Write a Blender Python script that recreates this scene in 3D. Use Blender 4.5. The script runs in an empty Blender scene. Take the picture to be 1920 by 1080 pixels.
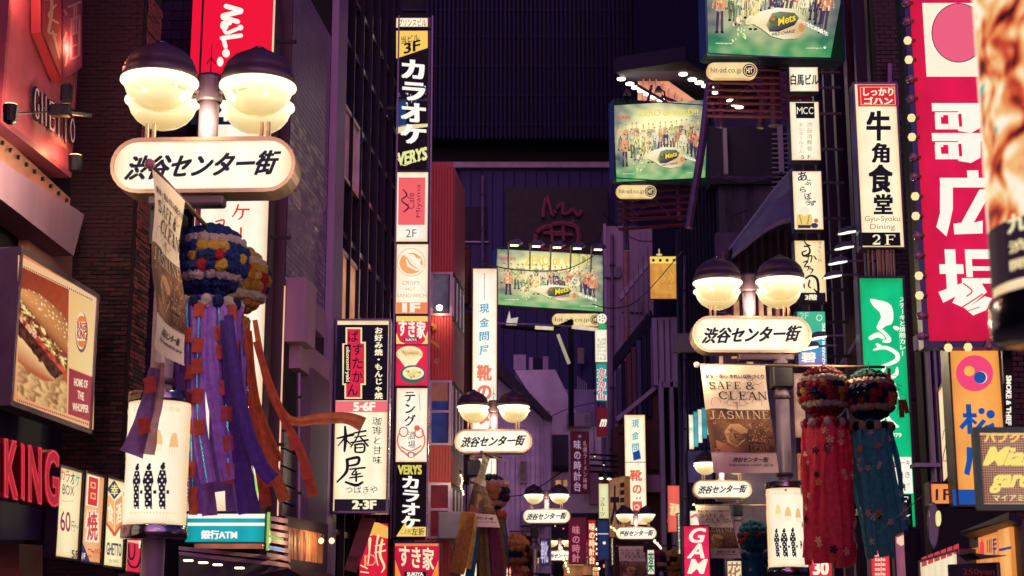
import bpy, bmesh, math, random
from mathutils import Vector, Matrix, noise
random.seed(7)
R = math.radians
sc = bpy.context.scene
COL = sc.collection

# ------------------------------------------------------------------ camera
F = 3000.0                       # focal length in pixels of the 1920 px wide photograph
PITCH = math.atan(660.0 / F)     # the horizon lies below the frame
EYE = 1.6
cam = bpy.data.cameras.new('camera')
cam.sensor_width = 36.0
cam.lens = 36.0 * F / 1920.0
cam.clip_start, cam.clip_end = 0.1, 2000
cam.dof.use_dof = True
cam.dof.focus_distance = 24.0
cam.dof.aperture_fstop = 3.2
camo = bpy.data.objects.new('camera', cam)
COL.objects.link(camo)
camo.location = (0, 0, EYE)
camo.rotation_euler = (R(90) + PITCH, 0, 0)
sc.camera = camo

# ------------------------------------------------------------------ dusk sky, faint sun, exposure
w = bpy.data.worlds.new('World')
sc.world = w
w.use_nodes = True
nt = w.node_tree
bgn = nt.nodes['Background']
sky = nt.nodes.new('ShaderNodeTexSky')
sky.sky_type = 'NISHITA'
sky.sun_disc = False
sky.sun_elevation = R(4.0)
sky.sun_rotation = R(172)
tint = nt.nodes.new('ShaderNodeMix')
tint.data_type = 'RGBA'
tint.blend_type = 'MULTIPLY'
tint.inputs[0].default_value = 1.0
tint.inputs[7].default_value = (0.50, 0.37, 1.5, 1)      # violet city dusk
nt.links.new(sky.outputs[0], tint.inputs[6])
nt.links.new(tint.outputs[2], bgn.inputs[0])
bgn.inputs[1].default_value = 0.10
sun = bpy.data.lights.new('sun', 'SUN')
sun.energy = 1.6
sun.angle = R(85)
sun.color = (1.0, 0.42, 0.80)
suno = bpy.data.objects.new('sun', sun)
suno.rotation_euler = (R(84), 0, R(8))
COL.objects.link(suno)
sc.view_settings.view_transform = 'Standard'
sc.view_settings.look = 'None'
sc.view_settings.exposure = 0
sc.view_settings.gamma = 1
sc.view_settings.use_curve_mapping = False
sc.render.engine = 'CYCLES'
sc.cycles.use_denoising = True
sc.cycles.max_bounces = 5
sc.cycles.diffuse_bounces = 2
sc.cycles.glossy_bounces = 3
sc.cycles.transparent_max_bounces = 8
sc.cycles.sample_clamp_indirect = 3.0
sc.cycles.caustics_reflective = False
sc.cycles.caustics_refractive = False

# ------------------------------------------------------------------ pixel <-> world
CP, SP = math.cos(PITCH), math.sin(PITCH)

def ray(u, v):
    a, b = (u - 960) / F, (540 - v) / F
    return Vector((a, CP - b * SP, SP + b * CP))

def P(u, v, Y):
    d = ray(u, v)
    k = Y / d.y
    return Vector((d.x * k, Y, EYE + d.z * k))

def zat(v, Y, u=960):
    return P(u, v, Y).z

SL = 0.0912                      # the street drifts to the right by this much per metre

def plane_pt(u, v, X0):          # where the ray meets the facade plane X = X0 + SL*Y
    d = ray(u, v)
    k = X0 / (d.x - SL * d.y)
    return Vector((d.x * k, d.y * k, EYE + d.z * k))

# ------------------------------------------------------------------ colours and materials
def lin(h):
    h = h.lstrip('#')
    o = []
    for i in (0, 2, 4):
        x = int(h[i:i + 2], 16) / 255
        o.append(x / 12.92 if x <= 0.04045 else ((x + 0.055) / 1.055) ** 2.4)
    return tuple(o) + (1.0,)

MATS = {}

def _new(name):
    m = bpy.data.materials.new(name)
    m.use_nodes = True
    return m, m.node_tree, m.node_tree.nodes['Principled BSDF']

def paint(name, hexc, rough=0.6, metal=0.0, var=0.25, scale=3.0, bump=0.0, wear=None, coat=0.0, streak=False):
    """a surface of one colour broken up by grime, grain and roughness changes"""
    if name in MATS:
        return MATS[name]
    m, t, b = _new(name)
    n, L = t.nodes, t.links
    tc = n.new('ShaderNodeTexCoord')
    mp = n.new('ShaderNodeMapping')
    if streak:
        mp.inputs['Scale'].default_value = (1, 1, 0.12)
    L.new(tc.outputs['Object'], mp.inputs[0])
    nz = n.new('ShaderNodeTexNoise')
    nz.inputs['Scale'].default_value = scale
    nz.inputs['Detail'].default_value = 6
    nz.inputs['Roughness'].default_value = 0.65
    L.new(mp.outputs[0], nz.inputs['Vector'])
    cr = n.new('ShaderNodeValToRGB')
    base = lin(hexc)
    wr = lin(wear) if wear else tuple(x * (1 - var) for x in base[:3]) + (1,)
    cr.color_ramp.elements[0].position = 0.32
    cr.color_ramp.elements[0].color = wr
    cr.color_ramp.elements[1].position = 0.66
    cr.color_ramp.elements[1].color = tuple(min(1, x * (1 + var * 0.6)) for x in base[:3]) + (1,)
    L.new(nz.outputs['Fac'], cr.inputs[0])
    L.new(cr.outputs[0], b.inputs['Base Color'])
    rr = n.new('ShaderNodeMapRange')
    rr.inputs['To Min'].default_value = max(0.05, rough - 0.12)
    rr.inputs['To Max'].default_value = min(1, rough + 0.15)
    L.new(nz.outputs['Fac'], rr.inputs['Value'])
    L.new(rr.outputs[0], b.inputs['Roughness'])
    b.inputs['Metallic'].default_value = metal
    b.inputs['Coat Weight'].default_value = coat
    if bump:
        n2 = n.new('ShaderNodeTexNoise')
        n2.inputs['Scale'].default_value = scale * 9
        n2.inputs['Detail'].default_value = 4
        L.new(tc.outputs['Object'], n2.inputs['Vector'])
        bp = n.new('ShaderNodeBump')
        bp.inputs['Strength'].default_value = bump
        bp.inputs['Distance'].default_value = 0.02
        L.new(n2.outputs['Fac'], bp.inputs['Height'])
        L.new(bp.outputs[0], b.inputs['Normal'])
    MATS[name] = m
    return m

def lit(hexc, s=1.0, uneven=0.10, tubes=0.0):
    """a backlit acrylic face: it gives off its own light, a little unevenly behind the sheet"""
    key = 'lit %s %.2f %.2f' % (hexc, s, uneven)
    if key in MATS:
        return MATS[key]
    m, t, b = _new(key)
    n, L = t.nodes, t.links
    col = lin(hexc)
    b.inputs['Base Color'].default_value = tuple(x * 0.05 for x in col[:3]) + (1,)
    b.inputs['Roughness'].default_value = 0.4
    b.inputs['Specular IOR Level'].default_value = 0.15
    tc = n.new('ShaderNodeTexCoord')
    nz = n.new('ShaderNodeTexNoise')
    nz.inputs['Scale'].default_value = 2.2
    nz.inputs['Detail'].default_value = 3
    L.new(tc.outputs['Object'], nz.inputs['Vector'])
    mr = n.new('ShaderNodeMapRange')
    mr.inputs['From Min'].default_value = 0.3
    mr.inputs['From Max'].default_value = 0.7
    mr.inputs['To Min'].default_value = s * (1 - uneven)
    mr.inputs['To Max'].default_value = s * (1 + uneven)
    L.new(nz.outputs['Fac'], mr.inputs['Value'])
    # tubes behind the sheet: the rim of the box is dimmer and warmer than its middle
    gs = n.new('ShaderNodeSeparateXYZ')
    L.new(tc.outputs['Generated'], gs.inputs[0])
    ed = []
    for ax in ('X', 'Z'):
        q = n.new('ShaderNodeMath'); q.operation = 'SUBTRACT'; q.inputs[1].default_value = .5
        L.new(gs.outputs[ax], q.inputs[0])
        r = n.new('ShaderNodeMath'); r.operation = 'ABSOLUTE'
        L.new(q.outputs[0], r.inputs[0])
        w_ = n.new('ShaderNodeMath'); w_.operation = 'MULTIPLY'; w_.inputs[1].default_value = 2
        L.new(r.outputs[0], w_.inputs[0])
        p_ = n.new('ShaderNodeMath'); p_.operation = 'POWER'; p_.inputs[1].default_value = 7 if ax == 'X' else 16
        L.new(w_.outputs[0], p_.inputs[0])
        ed.append(p_)
    mxm = n.new('ShaderNodeMath'); mxm.operation = 'MAXIMUM'
    L.new(ed[0].outputs[0], mxm.inputs[0])
    L.new(ed[1].outputs[0], mxm.inputs[1])
    cm = n.new('ShaderNodeMix')
    cm.data_type = 'RGBA'
    cm.inputs[6].default_value = col
    cm.inputs[7].default_value = (col[0] * .82, col[1] * .62, col[2] * .42, 1)
    L.new(mxm.outputs[0], cm.inputs[0])
    # dust and stains on the sheet
    n3 = n.new('ShaderNodeTexNoise')
    n3.inputs['Scale'].default_value = 7
    n3.inputs['Detail'].default_value = 8
    n3.inputs['Roughness'].default_value = .7
    mp = n.new('ShaderNodeMapping')
    mp.inputs['Scale'].default_value = (1, 1, .25)
    L.new(tc.outputs['Object'], mp.inputs[0])
    L.new(mp.outputs[0], n3.inputs['Vector'])
    dr = n.new('ShaderNodeMapRange')
    dr.inputs['From Min'].default_value = .55
    dr.inputs['From Max'].default_value = .80
    dr.inputs['To Max'].default_value = .28
    L.new(n3.outputs['Fac'], dr.inputs['Value'])
    c2 = n.new('ShaderNodeMix')
    c2.data_type = 'RGBA'
    c2.inputs[7].default_value = (col[0] * .75, col[1] * .62, col[2] * .5, 1)
    L.new(dr.outputs[0], c2.inputs[0])
    L.new(cm.outputs[2], c2.inputs[6])
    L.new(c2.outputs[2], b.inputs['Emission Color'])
    # upright fluorescent tubes shine through as faint bands
    sx = n.new('ShaderNodeSeparateXYZ')
    L.new(tc.outputs['Object'], sx.inputs[0])
    ml = n.new('ShaderNodeMath'); ml.operation = 'MULTIPLY'; ml.inputs[1].default_value = 17
    L.new(sx.outputs['X'], ml.inputs[0])
    sn = n.new('ShaderNodeMath'); sn.operation = 'COSINE'
    L.new(ml.outputs[0], sn.inputs[0])
    ma = n.new('ShaderNodeMath'); ma.operation = 'MULTIPLY_ADD'; ma.inputs[1].default_value = .055; ma.inputs[2].default_value = 1.07
    L.new(sn.outputs[0], ma.inputs[0])
    mm = n.new('ShaderNodeMath'); mm.operation = 'MULTIPLY'
    L.new(ma.outputs[0], mm.inputs[0])
    L.new(mr.outputs[0], mm.inputs[1])
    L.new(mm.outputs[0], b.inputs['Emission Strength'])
    MATS[key] = m
    return m

def glow(hexc, s):
    key = 'lamp %s %.1f' % (hexc, s)
    if key in MATS:
        return MATS[key]
    m, t, b = _new(key)
    b.inputs['Base Color'].default_value = (0.02, 0.02, 0.02, 1)
    b.inputs['Emission Color'].default_value = lin(hexc)
    b.inputs['Emission Strength'].default_value = s
    MATS[key] = m
    return m

def print_mat(is_lit, s=1.0):
    """flat print; every printed shape keeps its own ink colour in the attribute 'ink'"""
    key = 'print lit %.2f' % s if is_lit else 'print paper'
    if key in MATS:
        return MATS[key]
    m, t, b = _new(key)
    n, L = t.nodes, t.links
    at = n.new('ShaderNodeAttribute')
    at.attribute_name = 'ink'
    if is_lit:
        mx = n.new('ShaderNodeMix')
        mx.data_type = 'RGBA'
        mx.blend_type = 'MULTIPLY'
        mx.inputs[0].default_value = 1
        mx.inputs[7].default_value = (0.08, 0.08, 0.08, 1)
        L.new(at.outputs['Color'], mx.inputs[6])
        L.new(mx.outputs[2], b.inputs['Base Color'])
        L.new(at.outputs['Color'], b.inputs['Emission Color'])
        b.inputs['Emission Strength'].default_value = s
        b.inputs['Roughness'].default_value = 0.5
        b.inputs['Specular IOR Level'].default_value = 0.12
        m.cycles.emission_sampling = 'NONE'
    else:
        nz = n.new('ShaderNodeTexNoise')
        nz.inputs['Scale'].default_value = 5
        mx = n.new('ShaderNodeMix')
        mx.data_type = 'RGBA'
        mx.blend_type = 'MULTIPLY'
        mx.inputs[0].default_value = 0.35
        L.new(at.outputs['Color'], mx.inputs[6])
        L.new(nz.outputs['Fac'], mx.inputs[7])
        L.new(mx.outputs[2], b.inputs['Base Color'])
        b.inputs['Roughness'].default_value = 0.85
    MATS[key] = m
    return m

# ------------------------------------------------------------------ objects
def thing(name, label, cat, loc=(0, 0, 0), rz=0.0, group=None):
    o = bpy.data.objects.new(name, None)
    o.empty_display_size = 0.2
    COL.objects.link(o)
    o.location = loc
    o.rotation_euler = (0, 0, rz)
    o['label'] = label
    o['category'] = cat
    if group:
        o['group'] = group
    return o

def tag(o, label, cat, group=None):
    o['label'] = label
    o['category'] = cat
    if group:
        o['group'] = group
    return o

def link(name, me, parent=None, kind=None, loc=None, rot=None, scl=None, label=None):
    o = bpy.data.objects.new(name, me)
    COL.objects.link(o)
    if parent:
        o.parent = parent
    if loc is not None:
        o.location = loc
    if rot is not None:
        o.rotation_euler = rot
    if scl is not None:
        o.scale = scl
    if kind:
        o['kind'] = kind
    if label:
        o['label'] = label
    return o

class MB:
    """collects shapes, links them as ONE mesh"""
    def __init__(s, origin=(0, 0, 0)):
        s.v, s.f, s.o = [], [], Vector(origin)

    def add(s, vs, fs):
        k = len(s.v)
        s.v += [tuple(Vector(p) - s.o) for p in vs]
        s.f += [tuple(i + k for i in f) for f in fs]
        return s

    def box(s, x0, x1, y0, y1, z0, z1):
        vs = [(x, y, z) for x in (x0, x1) for y in (y0, y1) for z in (z0, z1)]
        return s.add(vs, [(0, 1, 3, 2), (4, 6, 7, 5), (0, 4, 5, 1), (2, 3, 7, 6), (0, 2, 6, 4), (1, 5, 7, 3)])

    def bev(s, x0, x1, y0, y1, z0, z1, b=0.01):
        """box whose edges are cut"""
        bm = bmesh.new()
        bmesh.ops.create_cube(bm, size=1)
        for q in bm.verts:
            q.co = Vector(((x0 + x1) / 2 + q.co.x * (x1 - x0), (y0 + y1) / 2 + q.co.y * (y1 - y0), (z0 + z1) / 2 + q.co.z * (z1 - z0)))
        b = min(b, abs(x1 - x0) / 3, abs(y1 - y0) / 3, abs(z1 - z0) / 3)
        bmesh.ops.bevel(bm, geom=list(bm.edges), offset=b, segments=1, affect='EDGES')
        bm.verts.index_update()
        s.add([q.co[:] for q in bm.verts], [[q.index for q in f.verts] for f in bm.faces])
        bm.free()
        return s

    def hexa(s, p):
        """8 corners: bottom ring 0-3, top ring 4-7"""
        return s.add(p, [(3, 2, 1, 0), (4, 5, 6, 7), (0, 1, 5, 4), (1, 2, 6, 5), (2, 3, 7, 6), (3, 0, 4, 7)])

    def slab(s, front, d):
        """a planar outline (list of points) given a thickness vector d"""
        d = Vector(d)
        n = len(front)
        fr = [Vector(p) for p in front]
        bk = [p + d for p in fr]
        fs = [tuple(range(n)), tuple(range(2 * n - 1, n - 1, -1))]
        fs += [(i, i + n, (i + 1) % n + n, (i + 1) % n) for i in range(n)]
        return s.add([p[:] for p in fr + bk], fs)

    def tube(s, pts, r, n=8, caps=True):
        pts = [Vector(p) for p in pts]
        rs = r if isinstance(r, (list, tuple)) else [r] * len(pts)
        vs, fs = [], []
        for i, p in enumerate(pts):
            t = (pts[min(i + 1, len(pts) - 1)] - pts[max(i - 1, 0)]).normalized()
            a = t.cross(Vector((0, 0, 1)) if abs(t.z) < 0.9 else Vector((1, 0, 0))).normalized()
            b = t.cross(a)
            for k in range(n):
                an = 2 * math.pi * k / n
                vs.append(p + (a * math.cos(an) + b * math.sin(an)) * rs[i])
        for i in range(len(pts) - 1):
            for k in range(n):
                q = (k + 1) % n
                fs.append((i * n + k, i * n + q, (i + 1) * n + q, (i + 1) * n + k))
        if caps:
            fs.append(tuple(range(n - 1, -1, -1)))
            fs.append(tuple(range((len(pts) - 1) * n, len(pts) * n)))
        return s.add([v[:] for v in vs], fs)

    def lathe(s, prof, c=(0, 0, 0), n=32):
        """profile of (radius, height) turned about the vertical"""
        vs, fs = [], []
        for r, z in prof:
            for k in range(n):
                an = 2 * math.pi * k / n
                vs.append((c[0] + r * math.cos(an), c[1] + r * math.sin(an), c[2] + z))
        for i in range(len(prof) - 1):
            for k in range(n):
                q = (k + 1) % n
                fs.append((i * n + k, i * n + q, (i + 1) * n + q, (i + 1) * n + k))
        return s.add(vs, fs)

    def mesh(s, name, mat, smooth=False):
        me = bpy.data.meshes.new(name)
        me.from_pydata(s.v, [], s.f)
        me.validate()
        if mat:
            me.materials.append(mat)
        if smooth:
            for p in me.polygons:
                p.use_smooth = True
        me.update()
        return me

    def build(s, name, mat, parent=None, smooth=False, kind=None, label=None, **k):
        return link(name, s.mesh(name, mat, smooth), parent, kind, label=label, **k)

def fix_normals(o):
    bm = bmesh.new()
    bm.from_mesh(o.data)
    bmesh.ops.recalc_face_normals(bm, faces=bm.faces)
    bm.to_mesh(o.data)
    bm.free()

# ------------------------------------------------------------------ lettering
_FC = {}

def glyphs(s, bold=0.0, ital=0.0, sp=1.0):
    """outline of a text; heavy weights are drawn as several shifted copies of a lightly emboldened outline"""
    lim = 0.004
    if bold > lim:
        vs, fs = glyphs(s, lim, ital, sp)
        e = bold - lim
        V, G = [], []
        for dx, dy in ((-e, -e * .6), (e, -e * .6), (-e, e * .6), (e, e * .6), (0, 0)):
            k = len(V)
            V += [(x + dx, y + dy) for x, y in vs]
            G += [tuple(i + k for i in q) for q in fs]
        return V, G
    k = (s, bold, ital, sp)
    if k not in _FC:
        cu = bpy.data.curves.new('t', 'FONT')
        cu.body = s
        cu.offset = bold
        cu.shear = ital
        cu.space_character = sp
        cu.resolution_u = 3
        ob = bpy.data.objects.new('t', cu)
        COL.objects.link(ob)
        me = bpy.data.meshes.new_from_object(ob)
        vs = [(v.co.x, v.co.y) for v in me.vertices]
        fs = [tuple(p.vertices) for p in me.polygons]
        COL.objects.unlink(ob)
        bpy.data.objects.remove(ob)
        bpy.data.curves.remove(cu)
        bpy.data.meshes.remove(me)
        _FC[k] = (vs, fs)
    return _FC[k]

# a small alphabet of roman capitals with serifs and thick and thin strokes: (x0,y0,x1,y1,width) bars and arcs in a 0..1 box
def _arc(cx, cy, rx, ry, a0, a1, w0, w1, n=10):
    out = []
    for i in range(n):
        t0, t1 = R(a0 + (a1 - a0) * i / n), R(a0 + (a1 - a0) * (i + 1) / n)
        def pr(t):
            wd = w0 + (w1 - w0) * abs(math.cos(t))
            return ((cx + (rx + wd / 2) * math.cos(t), cy + (ry + wd / 2) * math.sin(t)), (cx + (rx - wd / 2) * math.cos(t), cy + (ry - wd / 2) * math.sin(t)))
        a, b = pr(t0)
        c, d = pr(t1)
        out.append([a, c, d, b])
    return out

def _bar(x0, y0, x1, y1, w):
    if abs(y1 - y0) < 1e-6:
        return [[(x0, y0 - w / 2), (x1, y0 - w / 2), (x1, y0 + w / 2), (x0, y0 + w / 2)]]
    return [[(x0 - w / 2, y0), (x0 + w / 2, y0), (x1 + w / 2, y1), (x1 - w / 2, y1)]]

def _ser(x, y, w=0.3):
    return _bar(x - w / 2, y, x + w / 2, y, 0.055)

T, N_ = 0.17, 0.07
SERIF = {
    'S': _arc(.5, .74, .3, .22, 20, 270, N_, T) + _arc(.5, .27, .32, .24, -160, 90, N_, T) + _bar(.8, .7, .8, .98, .05) + _bar(.17, .03, .17, .32, .05),
    'A': _bar(.12, 0, .47, 1, N_) + _bar(.86, 0, .5, 1, T) + _bar(.25, .34, .72, .34, N_) + _ser(.12, .03) + _ser(.86, .03),
    'F': _bar(.28, 0, .28, 1, T) + _bar(.1, .96, .85, .96, N_) + _bar(.28, .52, .68, .52, N_) + _ser(.28, .03, .4) + _bar(.84, .74, .84, .98, .05) + _bar(.68, .4, .68, .64, .05),
    'E': _bar(.28, 0, .28, 1, T) + _bar(.1, .96, .85, .96, N_) + _bar(.28, .52, .68, .52, N_) + _bar(.1, .04, .88, .04, N_) + _bar(.84, .74, .84, .98, .05) + _bar(.68, .4, .68, .64, .05) + _bar(.88, .02, .88, .28, .05),
    'C': _arc(.55, .5, .42, .45, 40, 320, N_, T, 16) + _bar(.88, .66, .88, .98, .05),
    'L': _bar(.28, 0, .28, 1, T) + _bar(.1, .04, .86, .04, N_) + _bar(.86, .02, .86, .3, .05) + _ser(.28, .97, .4),
    'N': _bar(.16, 0, .16, 1, N_) + _bar(.84, 0, .84, 1, N_) + _bar(.84, 0, .18, 1, T) + _ser(.16, .03) + _ser(.12, .97, .24) + _ser(.84, .97),
    'M': _bar(.12, 0, .16, 1, N_) + _bar(.88, 0, .84, 1, T) + _bar(.5, 0.05, .17, 1, T) + _bar(.5, 0.05, .83, 1, N_) + _ser(.12, .03, .24) + _ser(.88, .03, .3),
    'J': _bar(.55, .15, .55, 1, T) + _arc(.35, .15, .2, .15, 180, 360, N_, T, 6) + _ser(.55, .97, .45),
    'I': _bar(.5, 0, .5, 1, T) + _ser(.5, .03, .45) + _ser(.5, .97, .45),
    'G': _arc(.52, .5, .42, .45, 40, 340, N_, T, 16) + _bar(.86, .1, .86, .45, T) + _ser(.84, .45, .36) + _bar(.86, .7, .86, .98, .05),
    'O': _arc(.5, .5, .4, .45, 0, 360, N_, T, 20),
    'D': _bar(.22, 0, .22, 1, T) + _arc(.3, .5, .54, .46, -90, 90, N_, T, 12) + _ser(.2, .03, .4) + _ser(.2, .97, .4),
    '&': _arc(.42, .76, .2, .2, 0, 360, N_, .12, 12) + _arc(.4, .27, .3, .24, 80, 380, N_, T, 14) + _bar(.9, 0.02, .3, .7, T) + _ser(.8, .55, .3),
    '2': _arc(.48, .7, .32, .26, -40, 170, N_, .24, 10) + _bar(.14, .06, .74, .56, .16) + _bar(.1, .09, .9, .09, .18) + _bar(.88, .05, .88, .34, .06),
}

# ------------------------------------------------------------------ a flat face that stands in the street
class Face:
    """vertical plane through two points at given depths; everything printed on it is given in photograph pixels"""
    def __init__(s, u0, v0, u1, v1, YL=None, YR=None, X0=None):
        vm = (v0 + v1) / 2
        if X0 is not None:
            pl, pr = plane_pt(u0, vm, X0), plane_pt(u1, vm, X0)
        else:
            YR = YL if YR is None else YR
            pl, pr = P(u0, vm, YL), P(u1, vm, YR)
        s.pl, s.pr = pl, pr
        e = Vector((pr.x - pl.x, pr.y - pl.y, 0))
        s.W = e.length
        s.e = e.normalized()
        s.n = Vector((s.e.y, -s.e.x, 0))
        s.rz = math.atan2(s.e.y, s.e.x)
        s.mid = (pl + pr) / 2
        s.o = Vector((s.mid.x, s.mid.y, 0))
        um = (u0 + u1) / 2
        z0, z1 = s.hit(um, v1)[1], s.hit(um, v0)[1]
        s.o.z = z0
        s.H = z1 - z0

    def hit(s, u, v):
        d = ray(u, v)
        k = s.n.dot(s.o - Vector((0, 0, EYE)) if False else Vector((s.o.x, s.o.y, 0))) / s.n.dot(Vector((d.x, d.y, 0)))
        p = d * k
        q = Vector((p.x, p.y, EYE + p.z))
        return ((Vector((q.x, q.y, 0)) - Vector((s.o.x, s.o.y, 0))).dot(s.e), q.z)

    def loc(s, u, v):
        x, z = s.hit(u, v)
        return (x, z - s.o.z)

    def world(s, x, y, z):
        return Vector((s.o.x, s.o.y, s.o.z)) + s.e * x - s.n * y + Vector((0, 0, z))

    def rect(s, x0, y0, x1, y1):
        um, vm = (x0 + x1) / 2, (y0 + y1) / 2
        return s.loc(x0, vm)[0], s.loc(x1, vm)[0], s.loc(um, y1)[1], s.loc(um, y0)[1]

class Art:
    """printed shapes on a Face: local x, z with a tiny step forward for every layer"""
    def __init__(s, face, lift=0.006, step=0.0012):
        s.F, s.v, s.f, s.c, s.lift, s.step, s.layer = face, [], [], [], lift, step, 0

    def up(s):
        s.layer += 1
        return s

    def raw(s, pts, faces, col):
        k = len(s.v)
        y = -(s.lift + s.layer * s.step)
        if isinstance(col, str):
            col = lin(col)
        cols = col if isinstance(col, list) else [col] * len(pts)
        npt = len(pts)
        s.v += [(p[0], y - .00025 * ((5 * i) // npt if npt % 5 == 0 and npt > 20 else 0), p[1]) for i, p in enumerate(pts)]
        s.c += cols
        s.f += [tuple(i + k for i in f) for f in faces]

    def poly(s, pts, col):
        """pts in pixels; col one hex or a list of hex per point"""
        q = [s.F.loc(*p) for p in pts]
        if isinstance(col, (list, tuple)) and not isinstance(col[0], float):
            col = [lin(h) for h in col]
        s.raw(q, [tuple(range(len(q)))], col)
        return s

    def rect(s, x0, y0, x1, y1, col, col2=None):
        a, b, c, d = s.F.rect(x0, y0, x1, y1)
        cc = [lin(col2 or col)] * 2 + [lin(col)] * 2
        s.raw([(a, c), (b, c), (b, d), (a, d)], [(0, 1, 2, 3)], cc)
        return s

    def disc(s, cx, cy, r, col, ry=None, n=24, a0=0, a1=360):
        ry = ry or r
        pts = [(cx + r * math.cos(R(a0 + (a1 - a0) * i / n)), cy - ry * math.sin(R(a0 + (a1 - a0) * i / n))) for i in range(n + (a1 - a0 < 360))]
        return s.poly(pts, col)

    def ring(s, cx, cy, r, w, col, ry=None, n=28, a0=0, a1=360):
        ry = ry or r
        for i in range(n):
            t0, t1 = R(a0 + (a1 - a0) * i / n), R(a0 + (a1 - a0) * (i + 1) / n)
            s.poly([(cx + r * math.cos(t0), cy - ry * math.sin(t0)), (cx + r * math.cos(t1), cy - ry * math.sin(t1)),
                    (cx + (r - w) * math.cos(t1), cy - (ry - w) * math.sin(t1)), (cx + (r - w) * math.cos(t0), cy - (ry - w) * math.sin(t0))], col)
        return s

    def brush(s, pts, ws, col):
        """a brush stroke through pixel points with a width at each"""
        ws = ws if isinstance(ws, (list, tuple)) else [ws] * len(pts)
        # smooth the path
        P2, W2 = [], []
        n = len(pts)
        for i in range(n - 1):
            p0, p1, p2, p3 = pts[max(i - 1, 0)], pts[i], pts[i + 1], pts[min(i + 2, n - 1)]
            for k in range(5):
                t = k / 5
                f = [0.5 * (2 * p1[j] + (p2[j] - p0[j]) * t + (2 * p0[j] - 5 * p1[j] + 4 * p2[j] - p3[j]) * t * t + (3 * p1[j] - p0[j] - 3 * p2[j] + p3[j]) * t ** 3) for j in (0, 1)]
                P2.append(f)
                W2.append(ws[i] + (ws[i + 1] - ws[i]) * t)
        P2.append(list(pts[-1]))
        W2.append(ws[-1])
        L_, R_ = [], []
        for i, p in enumerate(P2):
            a, b = P2[max(i - 1, 0)], P2[min(i + 1, len(P2) - 1)]
            dx, dy = b[0] - a[0], b[1] - a[1]
            l = math.hypot(dx, dy) or 1
            h = W2[i] / 2
            L_.append((p[0] - dy / l * h, p[1] + dx / l * h))
            R_.append((p[0] + dy / l * h, p[1] - dx / l * h))
        for i in range(len(P2) - 1):
            s.poly([L_[i], L_[i + 1], R_[i + 1], R_[i]], col)
        # rounded ends
        for p, wd in ((P2[0], W2[0]), (P2[-1], W2[-1])):
            if wd > 1.5:
                s.disc(p[0], p[1], wd / 2 * 0.98, col, n=8)
        return s

    def text(s, t, x0, y0, x1, y1, col, bold=0.0, ital=0.0, rot=0, skew=0.0, lean=0.0, sp=1.0, wob=0.0):
        """text fitted to a pixel box; rot 90 reads upward, -90 downward; skew drops the right end by that many pixels, lean shifts the top"""
        vs, fs = glyphs(t, bold, ital, sp)
        if not vs:
            return s
        ax, bx = min(v[0] for v in vs), max(v[0] for v in vs)
        ay, by = min(v[1] for v in vs), max(v[1] for v in vs)
        out = []
        for x, y in vs:
            a, b = (x - ax) / (bx - ax + 1e-9), (y - ay) / (by - ay + 1e-9)
            if rot == 90:
                px, py = x1 - b * (x1 - x0), y1 - a * (y1 - y0)
                px = x0 + b * 0 + (1 - b) * (x1 - x0)
            elif rot == -90:
                px, py = x0 + b * (x1 - x0), y0 + a * (y1 - y0)
            else:
                px, py = x0 + a * (x1 - x0), y1 - b * (y1 - y0)
            fx, fy = (px - x0) / (x1 - x0), (py - y0) / (y1 - y0)
            px += lean * (0.5 - fy)
            py += skew * (fx - 0.5)
            if wob:
                q = noise.noise_vector(Vector((px * 0.12, py * 0.12, len(t))))
                px += q.x * wob
                py += q.y * wob
            out.append(s.F.loc(px, py))
        s.raw(out, fs, col)
        return s

    def serif(s, t, x0, y0, x1, y1, col, skew=0.0):
        n = len(t)
        cw = (x1 - x0) / n
        for i, ch in enumerate(t):
            if ch not in SERIF:
                continue
            for q in SERIF[ch]:
                pts = []
                for a, b in q:
                    px = x0 + (i + 0.04 + a * 0.94) * cw
                    pts.append((px, y1 - b * (y1 - y0) + skew * ((px - x0) / (x1 - x0) - 0.5)))
                s.poly(pts, col)
        return s

    def vtext(s, t, x0, y0, x1, y1, col, bold=0.0, wob=0.0, slant=0.0, fill=0.96):
        """characters stacked from top to bottom, one cell each"""
        n = len(t)
        ch = (y1 - y0) / n
        for i, cc in enumerate(t):
            if cc == ' ':
                continue
            top = y0 + i * ch
            cx = (x0 + x1) / 2
            hw = (x1 - x0) / 2 * fill
            vs, fs = glyphs(cc, bold)
            out = []
            for x, y in vs:
                a, b = x - 0.5, y + 0.12 - 0.5
                if cc in 'ー～―':
                    a, b = b, -a
                px = cx + a * 2 * hw
                py = top + ch / 2 - b * ch * fill + a * slant
                if wob:
                    q = noise.noise_vector(Vector((px * 0.15, py * 0.15, i * 3.1)))
                    px += q.x * wob
                    py += q.y * wob
                out.append(s.F.loc(px, py))
            s.raw(out, fs, col)
        return s

    def build(s, name, parent, is_lit=True, strength=1.0, warp=None, kind=None):
        if not s.v:
            return None
        vs = [warp(*v) for v in s.v] if warp else s.v
        me = bpy.data.meshes.new(name)
        me.from_pydata(vs, [], s.f)
        at = me.attributes.new('ink', 'FLOAT_COLOR', 'POINT')
        at.data.foreach_set('color', [x for c in s.c for x in c])
        me.materials.append(print_mat(is_lit, strength))
        me.update()
        return link(name, me, parent, kind or ('stuff' if name in ('lettering', 'small_lettering', 'tube_lettering', 'pattern', 'emblem_lettering', 'bark', 'poster_print', 'name_lettering', 'print') else None))

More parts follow.
